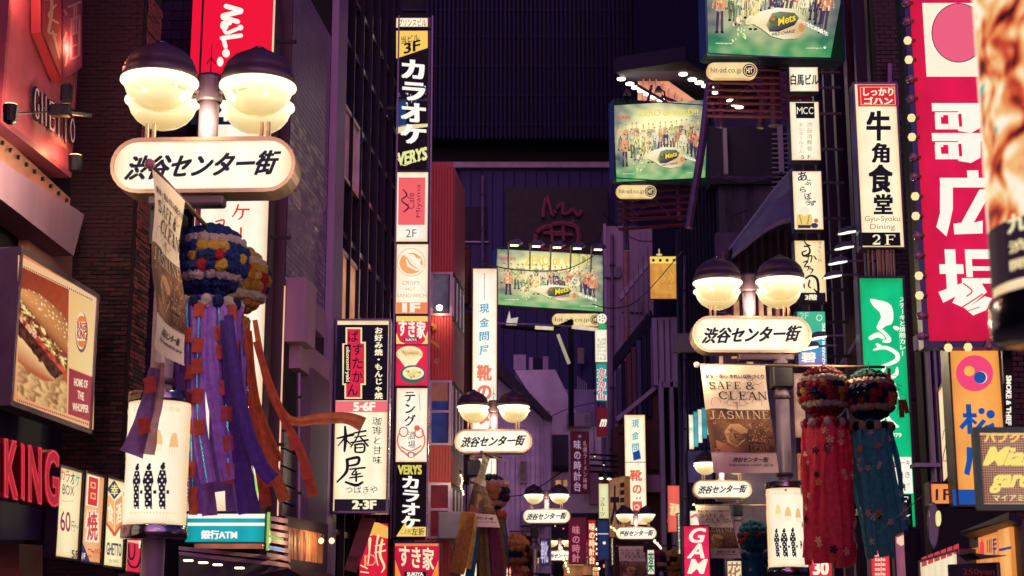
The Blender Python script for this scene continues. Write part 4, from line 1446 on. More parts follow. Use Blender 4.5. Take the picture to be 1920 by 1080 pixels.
# ---- row of small light boxes at the lower left
def small_box(label, u0, v0, u1, v1, X0, face, s=1.0, **k):
    return sign('light_box', label, 'sign', u0, v0, u1, v1, 5, X0=X0, face=face, s=s, rim=.02, depth=.1, group='row of shop light boxes at the lower left', **k)
t, f, a = small_box('cream karaoke price box reading 160 beside the red letters', 104, 876, 150, 1050, -5.45, '#f8e4b4', .95)
cs = ['#d05040', '#d05040', '#203c50', '#30a090']
for i, ch in enumerate('カラオケ'):
    a.text(ch, 112 + i * 9.5, 880 + i * 3, 120 + i * 9.5, 900 + i * 4, cs[i], bold=.01)
a.text('BOX', 116, 910, 138, 928, '#4a3040', skew=4)
for k in range(8):
    a.rect(116 + k * 2.6, 938 + (k % 3), 118 + k * 2.6, 939.5 + (k % 3), '#b89878')
a.text('160', 105, 958, 131, 996, '#8c2040', bold=.01, skew=4)
a.text('円～', 133, 978, 145, 997, '#4a3040', skew=3)
a.text('5F', 133, 1032, 146, 1047, '#4a2040', bold=.02, skew=2)
a.build('lettering', t)
t, f, a = small_box('orange barbecue box with a red sun character', 152, 886, 192, 1058, -5.45, '#f0b078', .95)
a.rect(162, 892, 184, 950, '#fff0d8').up().rect(164, 895, 182, 948, '#d03838').up().rect(168, 904, 178, 916, '#f0b078').rect(168, 924, 178, 936, '#f0b078').up()
a.rect(170, 907, 176, 913, '#d03838').rect(170, 927, 176, 933, '#d03838')
a.text('焼', 158, 956, 184, 1018, '#fff0d8', bold=.09).up().text('焼', 161, 959, 181, 1014, '#d04848', bold=.03)
a.text('ココナッツクラブ', 163, 1026, 188, 1048, '#d02838', bold=.03, skew=3)
a.poly([(152, 1015), (168, 1056), (152, 1052)], '#3a3468').up().text('1F', 151, 1037, 158, 1048, '#fff0d8', bold=.02)
a.build('lettering', t)
t, f, a = small_box('cream box with a dark diamond crest over an orange arrow shape', 194, 896, 233, 1066, -5.45, '#fbeab8', 1.0)
a.poly([(213, 900), (226, 921), (213, 937), (200, 917)], '#3c3c50').up()
a.poly([(198, 922), (213, 940), (213, 1008), (198, 985)], '#f0b070').poly([(214, 940), (228, 928), (228, 985), (214, 1008)], '#e8a068').up()
a.poly([(198, 984), (213, 1006), (228, 984), (228, 978), (213, 998), (198, 978)], '#d05848').up()
a.text('幸', 206, 908, 220, 930, '#fbe8a0', bold=.02)
a.text('食', 200, 944, 211, 980, '#fff0d0', bold=.02, skew=8).text('酒', 216, 944, 226, 982, '#fff0d0', bold=.02, skew=-6)
a.text('GHETTO', 198, 1018, 226, 1042, '#4a3848', bold=.03, skew=3)
a.text('DEEP DINING', 202, 1049, 220, 1055, '#7a6858')
a.build('lettering', t)
t, f, a = small_box('striped pink and peach box with a black curve on red below', 235, 905, 266, 1076, -5.45, '#f4b090', .85)
for i, c_ in enumerate(('#f06848', '#f4b890', '#f8c8a0', '#e87870', '#f4c8a0', '#f8d0a8', '#c868a0', '#f4c0a0', '#d070a0', '#f0b898')):
    a.rect(237, 908 + i * 11, 264, 919 + i * 11, c_)
a.up().rect(237, 1018, 264, 1074, '#e02848').up()
a.brush([(240, 1020), (241, 1044), (247, 1048), (251, 1036), (251, 1020)], [3, 4, 4, 3, 2], INK)
a.brush([(238, 1050), (244, 1062), (256, 1062), (262, 1044), (263, 1020)], [3, 4, 4, 3, 2], INK)
a.rect(259, 1008, 262, 1028, '#fff0d8')
a.build('lettering', t)

# ---- tall red / white sign column behind the first lamp
t, f, a = sign('sign_tower', 'tall sign tower, crimson above and white below, behind the first street lamp', 'sign', 359, -40, 505, 962, 24, face='#fff3dc', s=1.0, rim=.03, depth=.5, rim_mat=paint('aubergine frame', '#3a1830', .5), arms=(1, .3))
a.rect(359, -40, 511, 165, '#ee1438').up()
a.rect(358, 165, 510, 198, '#1c1830').up()
a.rect(358, 198, 510, 234, '#1c1830')
for pts in ([(424, 12), (452, 20)], [(452, 22), (418, 30)], [(418, 33), (446, 41)]):
    a.brush(pts, 9, '#fff8ea')
a.disc(421, 48, 8, '#fff8ea', 9).disc(431, 42, 4, '#fff8ea', 6)
a.brush([(421, 58), (424, 62)], 7, '#fff8ea').brush([(428, 62), (446, 54)], 7, '#fff8ea').disc(451, 52, 5.2, '#fff8ea')
a.brush([(416, 72), (452, 67)], 8, '#fff8ea').brush([(419, 72), (423, 88)], 8, '#fff8ea')
a.disc(424, 100, 7, '#fff8ea', 8).disc(413, 116, 6, '#fff8ea', 9)
a.brush([(415, 164), (415, 170)], 4, '#fff8ea').brush([(412, 186), (424, 179)], 7, '#fff8ea')
a.text('4F', 409, 200, 446, 228, '#fff8ea', bold=.05)
a.brush([(447, 384), (443, 396), (436, 407)], [3, 4, 2], '#d8402c').brush([(443, 393), (467, 393)], [3, 3.5], '#d8402c').brush([(456, 394), (454, 406), (447, 412)], [4, 3.5, 2], '#d8402c')
a.brush([(452, 428), (451, 452)], [4, 3], '#d8402c')
a.brush([(405, 416), (420, 413), (416, 428), (404, 434)], [3, 3.5, 3, 2], '#d8402c').brush([(414, 426), (424, 436)], [3, 4], '#d8402c')
a.rect(361, 365, 371, 700, '#6a2438')
a.poly([(470, 890), (478, 890), (486, 925), (472, 925)], '#a8e068')
a.rect(362, 870, 372, 962, '#a8e068')
a.build('lettering', t)

# ---- bank teller sign
t, f, a = sign('bank_sign', 'turquoise bank cash machine sign with white stripes under the sign tower', 'sign', 347, 962, 498, 1018, 22.6, face='#18a8b4', s=.95, rim=.012, depth=.5, rim_mat=paint('teal box side', '#105868', .4))
a.rect(352, 963, 497, 972, '#fff8ea').rect(352, 980, 497, 986, '#fff8ea')
a.text('銀行ATM', 377, 994, 445, 1011, '#fff8ea', bold=.05)
a.build('lettering', t)
bs = thing('striped_canopy', 'canopy of mauve louvre slats with downlights under the turquoise bank sign', 'canopy', tuple(P(430, 1060, 22.8)))
for k in range(7):
    y = 966 + k * 14
    MB(bs.location).slab([P(500, y, 22.9), P(540, y + 7, 24.4), P(540, y + 15, 24.4), P(500, y + 8, 22.9)], (0, .15, 0)).build('louvre', MAUVE, bs)
for k in range(4):
    MB(bs.location).slab([P(335, 1024 + k * 10, 22.2), P(540, 1045 + k * 12, 24.2), P(540, 1052 + k * 12, 24.2), P(335, 1031 + k * 10, 22.2)], (0, .3, -.02)).build('slat', MAUVE, bs)
MB(bs.location).slab([P(335, 1040, 22.0), P(540, 1066, 24.0), P(620, 1075, 26), P(620, 1110, 26), P(335, 1110, 22.0)], (0, .4, 0)).build('soffit', paint('dusk soffit', '#33203a', .6), bs)
for u, v in ((353, 1051), (381, 1055), (408, 1059), (449, 1065)):
    q = P(u, v, 21.8)
    MB(bs.location).bev(q.x - .06, q.x + .06, 21.75, 21.85, q.z - .012, q.z + .012, .01).build('downlight', glow('#ffdca8', 4), bs)
bxp(MB(bs.location), 500, 505, 960, 1032, 22.7, 22.75).build('green_strip', lit('#a8e070', .8), bs)
MB(bs.location).tube([P(503, 1005, 22.7), P(531, 1012, 22.8)], .02, 6).build('green_tube', lit('#a8e070', .8), bs)
MB(bs.location).tube([P(503, 1026, 22.7), P(531, 1031, 22.8)], .02, 6).build('blue_tube', lit('#80b8e8', .8), bs)
bxp(MB(bs.location), 364, 492, 1019, 1028, 22.75, 22.9).build('picture_strip', lit('#c87860', .6, .6), bs)
# framed panel of bark on the corner
t, f, a = sign('textured_panel', 'floodlit panel of rough bark in a dark brick frame below the crossing beams', 'panel', 531, 975, 612, 1072, 24.3, 26.2, lit_face=False, face='#b07050', rim=.16, depth=.2, rim_mat=paint('dark stone frame', '#2c1c34', .7, 0, .4, 12, .3))
for k in range(34):
    u = 545 + k * 1.85
    a.brush([(u, 990 + k * .3 + random.uniform(0, 4)), (u + random.uniform(-2, 2), 1025), (u + random.uniform(-1, 1), 1058 + k * .25)], random.uniform(.6, 1.6), random.choice(['#e09868', '#8c5464', '#f0b880', '#6c3c54', '#c07858']))
a.build('bark', t, False)
for (u, v) in ((548, 1012), (600, 1016)):
    pl = bpy.data.lights.new('panel_light', 'POINT')
    pl.energy = 14
    pl.color = (1, .62, .28)
    po = bpy.data.objects.new('panel_light', pl)
    COL.objects.link(po)
    po.location = P(u, v, 24.0 if u < 560 else 25.4) + Vector((.12, -.1, 0))
for i, (u, v) in enumerate(((602, 1014), (622, 1014))):
    q = P(u, v, 24.4)
    l = thing('globe_bulb', ('small bright globe bulb in front of the bark panel', 'small bright globe bulb right of the bark panel')[i], 'bulb', tuple(q))
    MB().lathe([(.001, -.05), (.035, -.03), (.046, 0), (.035, .03), (.001, .05)], n=12).build('globe', glow('#ffc890', 2.2), l, True)
    MB().tube([(0, 0, .05), (0, .25, .12)], .012, 6).build('holder', BLACKM, l)

# ---- okonomiyaki + tsubaki sign
t, f, a = sign('okonomiyaki_sign', 'wide sign, black pancake house above, cream coffee house below, left of karaoke tower', 'sign', 625, 598, 730, 962, 28.4, face='#fff1cf', s=1.0, rim=.035, depth=.35, rim_mat=paint('violet chrome', '#564a66', .2, .8), arms=(-1, .1))
a.rect(629, 609, 727, 751, '#100c1c').up()
a.poly([(648, 614), (679, 614), (679, 641), (686, 641), (686, 722), (679, 722), (679, 748), (646, 748), (646, 722), (642, 722), (642, 644), (648, 644)], '#f8e0a8').up()
a.poly([(651, 617), (676, 617), (676, 644), (683, 644), (683, 719), (676, 719), (676, 745), (649, 745), (649, 719), (645, 719), (645, 647), (651, 647)], '#d82848').up()
a.rect(645, 646, 657, 719, '#140c18').up()
a.text('okonomi·yaki', 647, 650, 656, 716, '#f8e8b8', bold=.03, rot=-90)
for i, (ch, cx) in enumerate((('ぱ', 663), ('す', 671), ('た', 671), ('か', 671), ('ん', 662))):
    a.text(ch, cx - 10, 620 + i * 25.2, cx + 9, 641 + i * 25.2, INK, bold=.012)
a.vtext('お好み焼・もんじゃ焼', 702, 613, 718, 749, '#fff0c8', bold=.04)
a.rect(629, 752, 727, 773, '#f07078').up().text('5·6F', 662, 754, 704, 771, '#fff2d8', bold=.06)
# brush: camellia house
K = '#1a1420'
for pts, wd in (([(632, 822), (662, 815)], [3, 6]), ([(647, 800), (648, 822), (646, 846)], [4, 7, 4]), ([(646, 822), (634, 836)], [4, 2]), ([(650, 826), (658, 834)], [4, 2]),
                ([(664, 812), (686, 808)], [3, 4]), ([(665, 820), (686, 817)], [2.5, 3]), ([(658, 830), (690, 825)], [3, 4]), ([(675, 801), (671, 818), (658, 838)], [4, 3, 3]), ([(676, 820), (690, 836)], [3, 4]),
                ([(666, 834), (666, 846)], [4, 4]), ([(666, 834), (682, 833), (682, 847), (666, 848)], [4, 4, 4, 3]), ([(668, 840), (680, 839)], [2.5, 2.5]),
                ([(650, 862), (672, 858), (670, 870), (650, 874)], [5, 6, 5, 3]), ([(651, 862), (650, 884), (632, 904)], [6, 6, 3]), ([(656, 880), (684, 877)], [3, 4]), ([(668, 880), (660, 890), (676, 888)], [3, 3, 3]),
                ([(656, 896), (680, 893)], [3, 3]), ([(668, 885), (668, 902)], [4, 4]), ([(648, 904), (668, 910), (680, 904)], [4, 6, 4])):
    a.brush(pts, wd, K)
a.vtext('珈琲と甘味', 697, 780, 717, 872, K, bold=0, wob=2.0, fill=.9)
a.text('つばきや', 648, 912, 708, 925, K, wob=1.5)
a.rect(627, 936, 729, 960, '#1c1424').up().text('2·3F', 660, 938, 706, 955, '#fff0c8', bold=.06)
a.build('lettering', t)

# ---- the tall karaoke tower: separate boxes in one steel frame
KT = thing('karaoke_tower', 'very tall thin tower of stacked light boxes reading karaoke, left of the ribbed building', 'sign tower', tuple(Face(742, 30, 804, 1010, 34.0).o))
fK = Face(742, 30, 804, 1010, 34.0)
hw = fK.W / 2
MB().bev(-hw, hw, .03, .5, 0, fK.H, .02).build('housing', paint('tower steel', '#3a3248', .3, .7), KT)
for sx in (-1, 1):
    mb = MB()
    a0, a1 = (sx * hw, sx * (hw + .035))
    mb.box(min(a0, a1), max(a0, a1), -.03, .1, 0, fK.H)
    mb.build('upright', paint('upright', '#6a5c74', .25, .8, .2, 1), KT)
for v in (52, 320, 455, 590, 725, 868):
    z = fK.loc(770, v)[1]
    MB().box(-hw, hw, -.02, .03, z - .02, z + .02).build('divider', METAL, KT)
for v in (200, 640, 940):
    z = fK.loc(770, v)[1]
    MB().box(-hw - .35, -hw - .035, .2, .3, z, z + .08).build('bracket', BLACKM, KT)
def panel(u0, v0, u1, v1, col, s=1.0):
    x0, x1, z0, z1 = fK.rect(u0, v0, u1, v1)
    MB().box(x0, x1, -.005, .028, z0, z1).build('panel', lit(col, s, .06), KT)
panel(743, 34, 802, 51, '#fff1cc')
panel(743, 56, 802, 317, '#0e0b18', .3)
panel(743, 323, 802, 453, '#fff4e0')
panel(743, 458, 802, 588, '#fff3da')
panel(743, 593, 802, 724, '#e02850')
panel(743, 728, 802, 866, '#fff4dc')
panel(743, 871, 802, 1008, '#0c0a16', .3)
a = Art(fK, .008)
a.text('プリンスビル', 747, 36, 799, 49, INK, bold=.005)
a.poly([(743, 58), (802, 58), (802, 90), (743, 110)], '#f8cc60').up()
a.text('当ビル', 752, 66, 786, 80, INK, skew=-6, bold=.01).text('3F', 757, 78, 788, 98, INK, bold=.03, skew=-8)
# street picture behind the letters
random.seed(5)
for k in range(26):
    x_, y_ = random.uniform(744, 800), random.uniform(160, 200)
    a.rect(x_, y_, x_ + random.uniform(1, 3), y_ + random.uniform(1, 5), random.choice(['#c8d8e0', '#5870a0', '#e8e0c8', '#a05060', '#2c4468']))
a.poly([(743, 192), (760, 188), (762, 236), (743, 240)], '#1c3c68')
a.poly([(743, 238), (760, 234), (802, 232), (802, 238), (770, 242), (743, 252)], '#e8dca8')
a.rect(743, 186, 802, 190, '#2c2440').up()
a.vtext('カラオケ', 750, 110, 801, 272, '#fffaf0', bold=.055, fill=1.0, slant=4).up()
a.text('VERYS', 745, 281, 801, 306, '#e8e89c', bold=.05, skew=-12)
a.brush([(744, 296), (756, 310), (770, 306), (786, 300), (801, 294)], 1.6, '#e8e89c')
a.rect(747, 333, 797, 422, '#f06468').up()
a.text('Cafe', 764, 362, 777, 392, '#8a2440', rot=90).text('Miyama', 780, 346, 791, 408, '#8a2440', rot=90)
a.brush([(757, 398), (766, 388), (753, 376), (763, 366), (755, 355)], [2, 3.4, 2, 3, 1.5], INK)
a.text('2F', 761, 430, 781, 445, '#6a5860', bold=.0)
a.ring(771, 492, 27, 2, '#f0c898').disc(771, 494, 22, '#f4a868', 20).up()
a.poly([(758, 474), (776, 478), (788, 494), (796, 506), (780, 508), (764, 500)], '#fff0d8').poly([(770, 482), (790, 486), (786, 500)], '#fff4e0').up()
a.brush([(752, 480), (762, 484), (772, 498), (784, 504)], [2, 3, 3, 1], '#f4a868')
for i, s_ in enumerate(('CRISPY', 'HOT', 'SANDWICH')):
    a.text(s_, (754, 761, 744)[i], 527 + i * 12, (788, 779, 800)[i], 534 + i * 12, '#d0a878')
a.rect(743, 567, 802, 588, '#f08858').up().text('1F', 754, 568, 788, 586, '#fff0d8', bold=.07)
# beef bowl chain panels
a.rect(743, 593, 802, 603, '#f8d070').poly([(743, 624), (750, 640), (760, 645), (743, 645)], '#f8d070').poly([(802, 620), (796, 640), (790, 645), (802, 645)], '#f8d070').up()
a.text('すき家', 747, 600, 798, 633, '#fff4e0', bold=.035, skew=5, wob=1)
a.rect(758, 634, 784, 640, '#1c1420').up().text('SUKIYA', 760, 635, 782, 639.4, '#fff4e0', bold=.03)
a.rect(743, 646, 802, 648, '#5c1428').up()
a.disc(768, 664, 25, '#e8c888', 15).up().disc(768, 662, 22, '#f8e4b0', 12).poly([(745, 668), (768, 700), (792, 668)], '#fbeebc').up()
for k in range(16):
    a.brush([(752 + k * 2, 656 + (k * 5) % 9), (758 + k * 2, 662 + (k * 3) % 7)], 1.6, ('#c8a050', '#d8b870')[k % 2])
a.disc(774, 702, 24, '#48605c', 17).up().disc(775, 700, 20, '#f8ecc0', 12).up()
for k in range(14):
    a.disc(762 + (k * 7) % 26, 696 + (k * 5) % 13, 2.6, ('#e8cc60', '#f0dc90', '#c8a848')[k % 3], n=8)
# tengu sakaba
a.vtext('テング', 757, 732, 780, 800, K, bold=.02, fill=1.0, wob=1.2)
a.brush([(786, 738), (788, 770)], .8, '#8a7070')
a.ring(771, 826, 27, 2.6, '#e86458', ry=28, a0=150, a1=400).ring(757, 810, 9, 2.4, '#e86458', ry=10).ring(786, 812, 9, 2.4, '#e86458', ry=10)
a.disc(782, 803, 6, '#e86458', n=6).brush([(752, 838), (770, 846), (790, 836)], 2.4, '#e86458').brush([(756, 846), (770, 858), (786, 848)], 2.2, '#e86458')
a.vtext('酒場', 764, 808, 780, 842, '#4a2830', bold=.0)
a.rect(765, 848, 777, 858, '#6a4a50').up().rect(767, 850, 775, 857, '#fff4dc')
# lower karaoke
a.text('VERYS', 746, 872, 791, 890, '#d8cc60', bold=.06, skew=0)
a.vtext('カラオケ', 753, 892, 788, 992, '#fffaf0', bold=.05, fill=1.05, slant=3)
a.poly([(743, 1006), (762, 976), (762, 988), (802, 988), (802, 1006)], '#f8d468').up()
a.text('この先', 752, 992, 771, 1002, '#4a3020').text('左折', 772, 990, 796, 1004, INK, bold=.02)
a.build('lettering', KT)

# ---- lower beef bowl sign, and the red noodle flag sign left of it
t, f, a = sign('bowl_sign', 'square crimson beef bowl sign under the karaoke tower', 'sign', 737, 1016, 827, 1090, 31, face='#c81840', s=.9, rim=.03, depth=.3, uneven=.2)
a.rect(741, 1019, 822, 1024, '#f08050').poly([(741, 1050), (752, 1080), (760, 1090), (741, 1090)], '#f09048').poly([(822, 1050), (810, 1080), (800, 1090), (822, 1090)], '#f09048').up()
a.text('すき家', 748, 1024, 814, 1066, '#f8e0b8', bold=.03, skew=8)
a.rect(758, 1072, 799, 1082, '#1a0a10').up().text('SUKIYA', 763, 1073, 794, 1080, '#fff4e0', bold=.05)
a.build('lettering', t)
t, f, a = sign('noodle_sign', 'red and yellow angled shop sign with brush characters, half covered by a plank', 'sign', 672, 978, 727, 1095, 29.5, 30.4, face='#e02040', s=.9, rim=.01, depth=.2)
a.poly([(674, 1000), (704, 978), (727, 988), (727, 1010), (700, 1003), (674, 1012)], '#f8b858').up()
for pts, wd in (([(693, 1010), (692, 1034), (689, 1060)], [6, 3, 2]), ([(709, 1004), (706, 1018), (704, 1040), (708, 1060)], [5, 3, 3, 2]), ([(716, 1012), (712, 1040), (720, 1062), (714, 1074)], [4, 5, 4, 1]), ([(703, 1024), (720, 1020)], [2, 3]), ([(702, 1036), (722, 1032)], [2, 3])):
    a.brush(pts, wd, '#f8e4a8')
a.ring(694, 1050, 11, 3, '#f08878').brush([(684, 1042), (684, 1064)], 3, '#f0b058').brush([(676, 1060), (688, 1066)], 2.4, '#f8e0a8').brush([(676, 1072), (690, 1074)], 2.4, '#f8e0a8')
a.build('lettering', t)
pk = thing('leaning_board', 'reddish brown board leaning across the red noodle sign', 'board', tuple(P(677, 1070, 29.2)))
MB(pk.location).slab([P(677, 970, 29.0), P(704, 972, 29.0), P(668, 1074, 29.0), P(645, 1068, 29.0)], (0, .06, 0)).build('board', paint('weathered red board', '#70303c', .7, 0, .35, 5, .15), pk)
mb = MB(pk.location)
for k in range(4):
    mb.slab([P(672 + k * 4, 985 + k, 28.98), P(673 + k * 4, 985 + k, 28.98), P(671 + k * 4, 996, 28.98)], (0, .01, 0))
    mb.slab([P(656 + k * 4, 1042 + k, 28.98), P(658 + k * 4, 1042 + k, 28.98), P(655 + k * 4, 1056, 28.98)], (0, .01, 0))
mb.build('ink_marks', paint('faded ink', '#2c1c3c', .8), pk)

# ---- lettering on the red plank building
t = thing('wall_letters', 'pale 4F and brush strokes mounted on the red planks', 'lettering', (P(818, 660, 39.9).x, 39.9, zat(700, 39.9)))
f = Face(808, 560, 846, 700, 39.92)
t.location = tuple(f.o)
a = Art(f, .01)
a.text('4F', 813, 672, 824, 684, '#d8a0a0', bold=.01)
a.brush([(806, 606), (816, 612), (812, 618)], [6, 8, 3], '#e09858').brush([(806, 638), (818, 646), (824, 652)], [3, 6, 4], '#e09858')
a.build('lettering', t, False)
q = P(824, 577, 39.6)
l = thing('wall_lamp', 'small bright lamp on the red planks above the brush strokes', 'lamp', tuple(q))
MB().lathe([(.001, -.08), (.07, -.05), (.085, 0), (.07, .05), (.001, .08)], n=12).build('bulb', glow('#ffe0b0', 7), l, True)
MB().tube([(0, 0, .05), (0, .35, .1)], .02, 6).build('arm', BLACKM, l)
pl = bpy.data.lights.new('wall_lamp_light', 'POINT')
pl.energy = 14
pl.color = (1, .5, .3)
po = bpy.data.objects.new('wall_lamp_light', pl)
COL.objects.link(po)
po.location = q + Vector((0, -.1, -.1))

# ---- shoe shop signs
t, f, a = sign('shoe_shop_sign', 'tall white shoe shop sign with turquoise and orange characters behind the left middle lamp', 'sign', 884, 502, 933, 948, 44, face='#fff4e2', s=1.05, rim=.03, depth=.6, rim_mat=paint('bronze frame', '#4c3438', .4, .5))
a.rect(908, 512, 909, 562, '#5c4c40')
for i, ch in enumerate('現金問屋'):
    a.text(ch, 899, 570 + i * 26, 917, 587 + i * 26, '#20a0c0', bold=.02, skew=-2)
for i, ch in enumerate('靴の'):
    a.text(ch, 894, 684 + i * 38, 922, 714 + i * 36, '#f08468' if i == 0 else '#f07c68', bold=.045)
a.text('ダ', 896, 762, 922, 796, '#f07c68', bold=.04).text('イ', 896, 800, 922, 834, '#f07c68', bold=.04)
a.build('lettering', t)
t, f, a = sign('shoe_shop_sign', 'shorter white shoe shop sign with turquoise and orange characters right of the street end', 'sign', 1171, 777, 1212, 985, 76, face='#fbf0d0', s=1.05, rim=.03, depth=.6, group=None, uneven=.12)
for i, ch in enumerate('現金問'):
    a.text(ch, 1185, 787 + i * 22, 1198, 802 + i * 22, '#20a8c0', bold=.02, skew=-2)
a.poly([(1186, 848), (1199, 844), (1202, 860), (1188, 864)], '#1c4898')
a.rect(1172, 866, 1211, 867.5, '#8a7a60')
a.text('靴', 1181, 881, 1204, 902, '#e86848', bold=.04).text('の', 1186, 909, 1203, 926, '#e86848', bold=.04)
a.disc(1194, 934, 1.8, '#e86848').disc(1200, 934, 1.8, '#e86848').rect(1186, 940, 1204, 958, '#e86858').up().ring(1194, 951, 5, 1.6, '#fbf0d0').disc(1192, 970, 4, '#e86848')
a.build('lettering', t)

# ---- drink billboards: the same printed scene at three sizes
PEOPLE = [(-.80, .26, '#f0a070', '#4a2c50', 1.12), (-.64, .44, '#c8d090', '#587048', 1.0), (-.52, .34, '#e8e0a0', '#88a080', 1.0), (-.38, .50, '#f0e8b0', '#c8b870', 1.0), (-.27, .28, '#f8e0a0', '#f0d888', 1.05), (-.14, .46, '#e8e8d0', '#a8b8a0', 1.0),
          (-.02, .48, '#f0b088', '#584060', 1.0), (.10, .38, '#584868', '#3c3050', 1.08), (.24, .50, '#c8d8a0', '#705858', 1.0), (.36, .42, '#e07860', '#f0e0b0', 1.0), (.47, .32, '#f8f0c8', '#c8c890', 1.05), (.60, .48, '#a8a878', '#48405c', 1.0), (.70, .38, '#d05850', '#403454', 1.0), (.80, .28, '#e88868', '#503c58', 1.1)]

def drink_scene(f, t, box, seed=1, bright=1.0, wash=0.0):
    """a row of dancers in loud clothes behind a giant bottle on green light; box = four px corners TL TR BR BL"""
    random.seed(seed)
    TL, TR, BR, BL = box
    def q(s_, t_):      # s -1..1, t 0 (top) .. 1 (bottom)
        s2 = (s_ + 1) / 2
        x = (TL[0] * (1 - s2) + TR[0] * s2) * (1 - t_) + (BL[0] * (1 - s2) + BR[0] * s2) * t_
        y = (TL[1] * (1 - s2) + TR[1] * s2) * (1 - t_) + (BL[1] * (1 - s2) + BR[1] * s2) * t_
        return (x, y)
    sx = abs(TR[0] - TL[0]) / 2
    a = Art(f, .008, .0004)
    # ground: fine grid with interpolated inks
    G = 44
    def bgc(s_, t_):
        n1 = noise.noise(Vector((s_ * 2.2 + seed, t_ * 2.8, seed)))
        n2 = noise.noise(Vector((s_ * 5 + 9, t_ * 11, seed)))
        glowf = 1.25 * math.exp(-((s_ + .05) ** 2 / .5 + (t_ - .40) ** 2 / .13))
        edge = min(1, max(0, abs(s_) - .55) / .45)
        gr = (.03, .27, .15)
        lo_ = (.01, .045, .10)
        hi = (1.0, .92, .46)
        k = max(0, min(1, .35 + n1 * .7 + n2 * .5 - edge * .7))
        c_ = [lo_[i] * (1 - k) + gr[i] * k for i in range(3)]
        if t_ > .72:
            m_ = (t_ - .72) / .28
            c_ = [c_[i] * (1 - m_ * .8) + (.06, .42, .10)[i] * m_ * .8 for i in range(3)]
        g2 = max(0, min(1, glowf * 1.15 + n2 * .25 + wash))
        c_ = [c_[i] * (1 - g2) + hi[i] * g2 for i in range(3)]
        return tuple(x * bright for x in c_) + (1,)
    pts, cols = [], []
    for j in range(G + 1):
        for i in range(G + 1):
            s_, t_ = -1 + 2 * i / G, j / G
            pts.append(f.loc(*q(s_, t_)))
            cols.append(bgc(s_, t_))
    fs = [(j * (G + 1) + i, (j + 1) * (G + 1) + i, (j + 1) * (G + 1) + i + 1, j * (G + 1) + i + 1) for j in range(G) for i in range(G)]
    a.raw(pts, fs, cols)
    a.up()
    # title, top
    u0_, v0_ = q(-.48, .07)
    u1_, v1_ = q(.8, .2)
    if v1_ > -30:
        a.text('ZERO of WILD!!', u0_, min(v0_, v1_ - .1 * sx), u1_, v1_, '#f0d868', bold=.03, skew=-2)
        u2_, v2_ = q(-.92, .14)
        a.text('KIRIN', u2_, v2_, u2_ + sx * .26, v2_ + sx * .06, '#d84848', bold=.02)
    a.up()
    def blob(pts_, col):
        a.poly([q(*p) for p in pts_], col)
    skin = '#f0c090'
    rear = [(-.86 + i * .118 + random.uniform(-.02, .02), .56 + random.uniform(-.04, .04), random.choice(['#c8c890', '#e8d8a0', '#b8b080', '#d8a078', '#a8a888', '#78746c', '#e0c090']), random.choice(['#8c8868', '#605868', '#b8a880']), .70) for i in range(15)]
    for (x, hy, top, leg, k) in rear + sorted([(p[0], p[1] * .9, p[2], p[3], p[4] * .76) for p in PEOPLE], key=lambda p: -p[1]):
        hy = .50 - hy * .42          # head height
        h = .46 * k                   # body length in t units
        w_ = .072 * k
        an = sx * .034 * k
        st = random.uniform(-.03, .03)
        # legs
        blob([(x - w_ * .8, hy + h * .5), (x - w_ * .05, hy + h * .5), (x - w_ * .3 + st, hy + h), (x - w_ * .9 + st, hy + h)], leg)
        blob([(x + w_ * .05, hy + h * .5), (x + w_ * .8, hy + h * .5), (x + w_ * 1.0 + st, hy + h), (x + w_ * .4 + st, hy + h)], leg)
        blob([(x - w_ * 1.0 + st, hy + h), (x - w_ * .2 + st, hy + h), (x - w_ * .2 + st, hy + h + .02), (x - w_ * 1.1 + st, hy + h + .02)], '#2a2030')
        blob([(x + w_ * .3 + st, hy + h), (x + w_ * 1.1 + st, hy + h), (x + w_ * 1.2 + st, hy + h + .02), (x + w_ * .3 + st, hy + h + .02)], '#2a2030')
        a.up()
        # torso and arms
        blob([(x - w_ * .9, hy + .06), (x + w_ * .9, hy + .06), (x + w_ * 1.1, hy + h * .55), (x - w_ * 1.1, hy + h * .55)], top)
        for sd in (-1, 1):
            b_ = random.uniform(.8, 1.7)
            blob([(x + sd * w_ * .8, hy + .065), (x + sd * w_ * 1.15, hy + .09), (x + sd * w_ * (1.2 + b_ * .5), hy + h * .45), (x + sd * w_ * (.8 + b_ * .5), hy + h * .45)], top)
            u, v = q(x + sd * w_ * (1.0 + b_ * .5), hy + h * .48)
            a.disc(u, v, an * .35, skin, n=8)
        a.up()
        # clothing patches
        for _ in range(12):
            px, py = x + random.uniform(-w_, w_) * .8, hy + random.uniform(.08, h * .5)
            dw, dh = random.uniform(.005, .018), random.uniform(.01, .05)
            blob([(px - dw, py), (px + dw, py + .005), (px + dw * .7, py + dh), (px - dw * .6, py + dh)], random.choice(['#fff0c0', '#7c8c50', '#b86050', '#443450', '#e8c878', '#90a8a0', '#f8e8b0']))
        for _ in range(4):
            px, py = x + random.uniform(-w_, w_) * .7, hy + h * random.uniform(.55, .9)
            blob([(px - .004, py), (px + .006, py), (px + .004, py + .06), (px - .004, py + .06)], random.choice(['#2c2438', '#a89070', '#685068']))
        a.up()
        u, v = q(x, hy)
        a.poly([q(x - w_ * .2, hy + .02), q(x + w_ * .2, hy + .02), q(x + w_ * .25, hy + .07), q(x - w_ * .25, hy + .07)], skin)
        a.disc(u, v + an * .1, an * .62, skin, an * .85, n=12).up()
        a.disc(u, v - an * .25, an * .68, '#3a2830', an * .62, n=12, a0=-10, a1=190)
    a.layer = 220
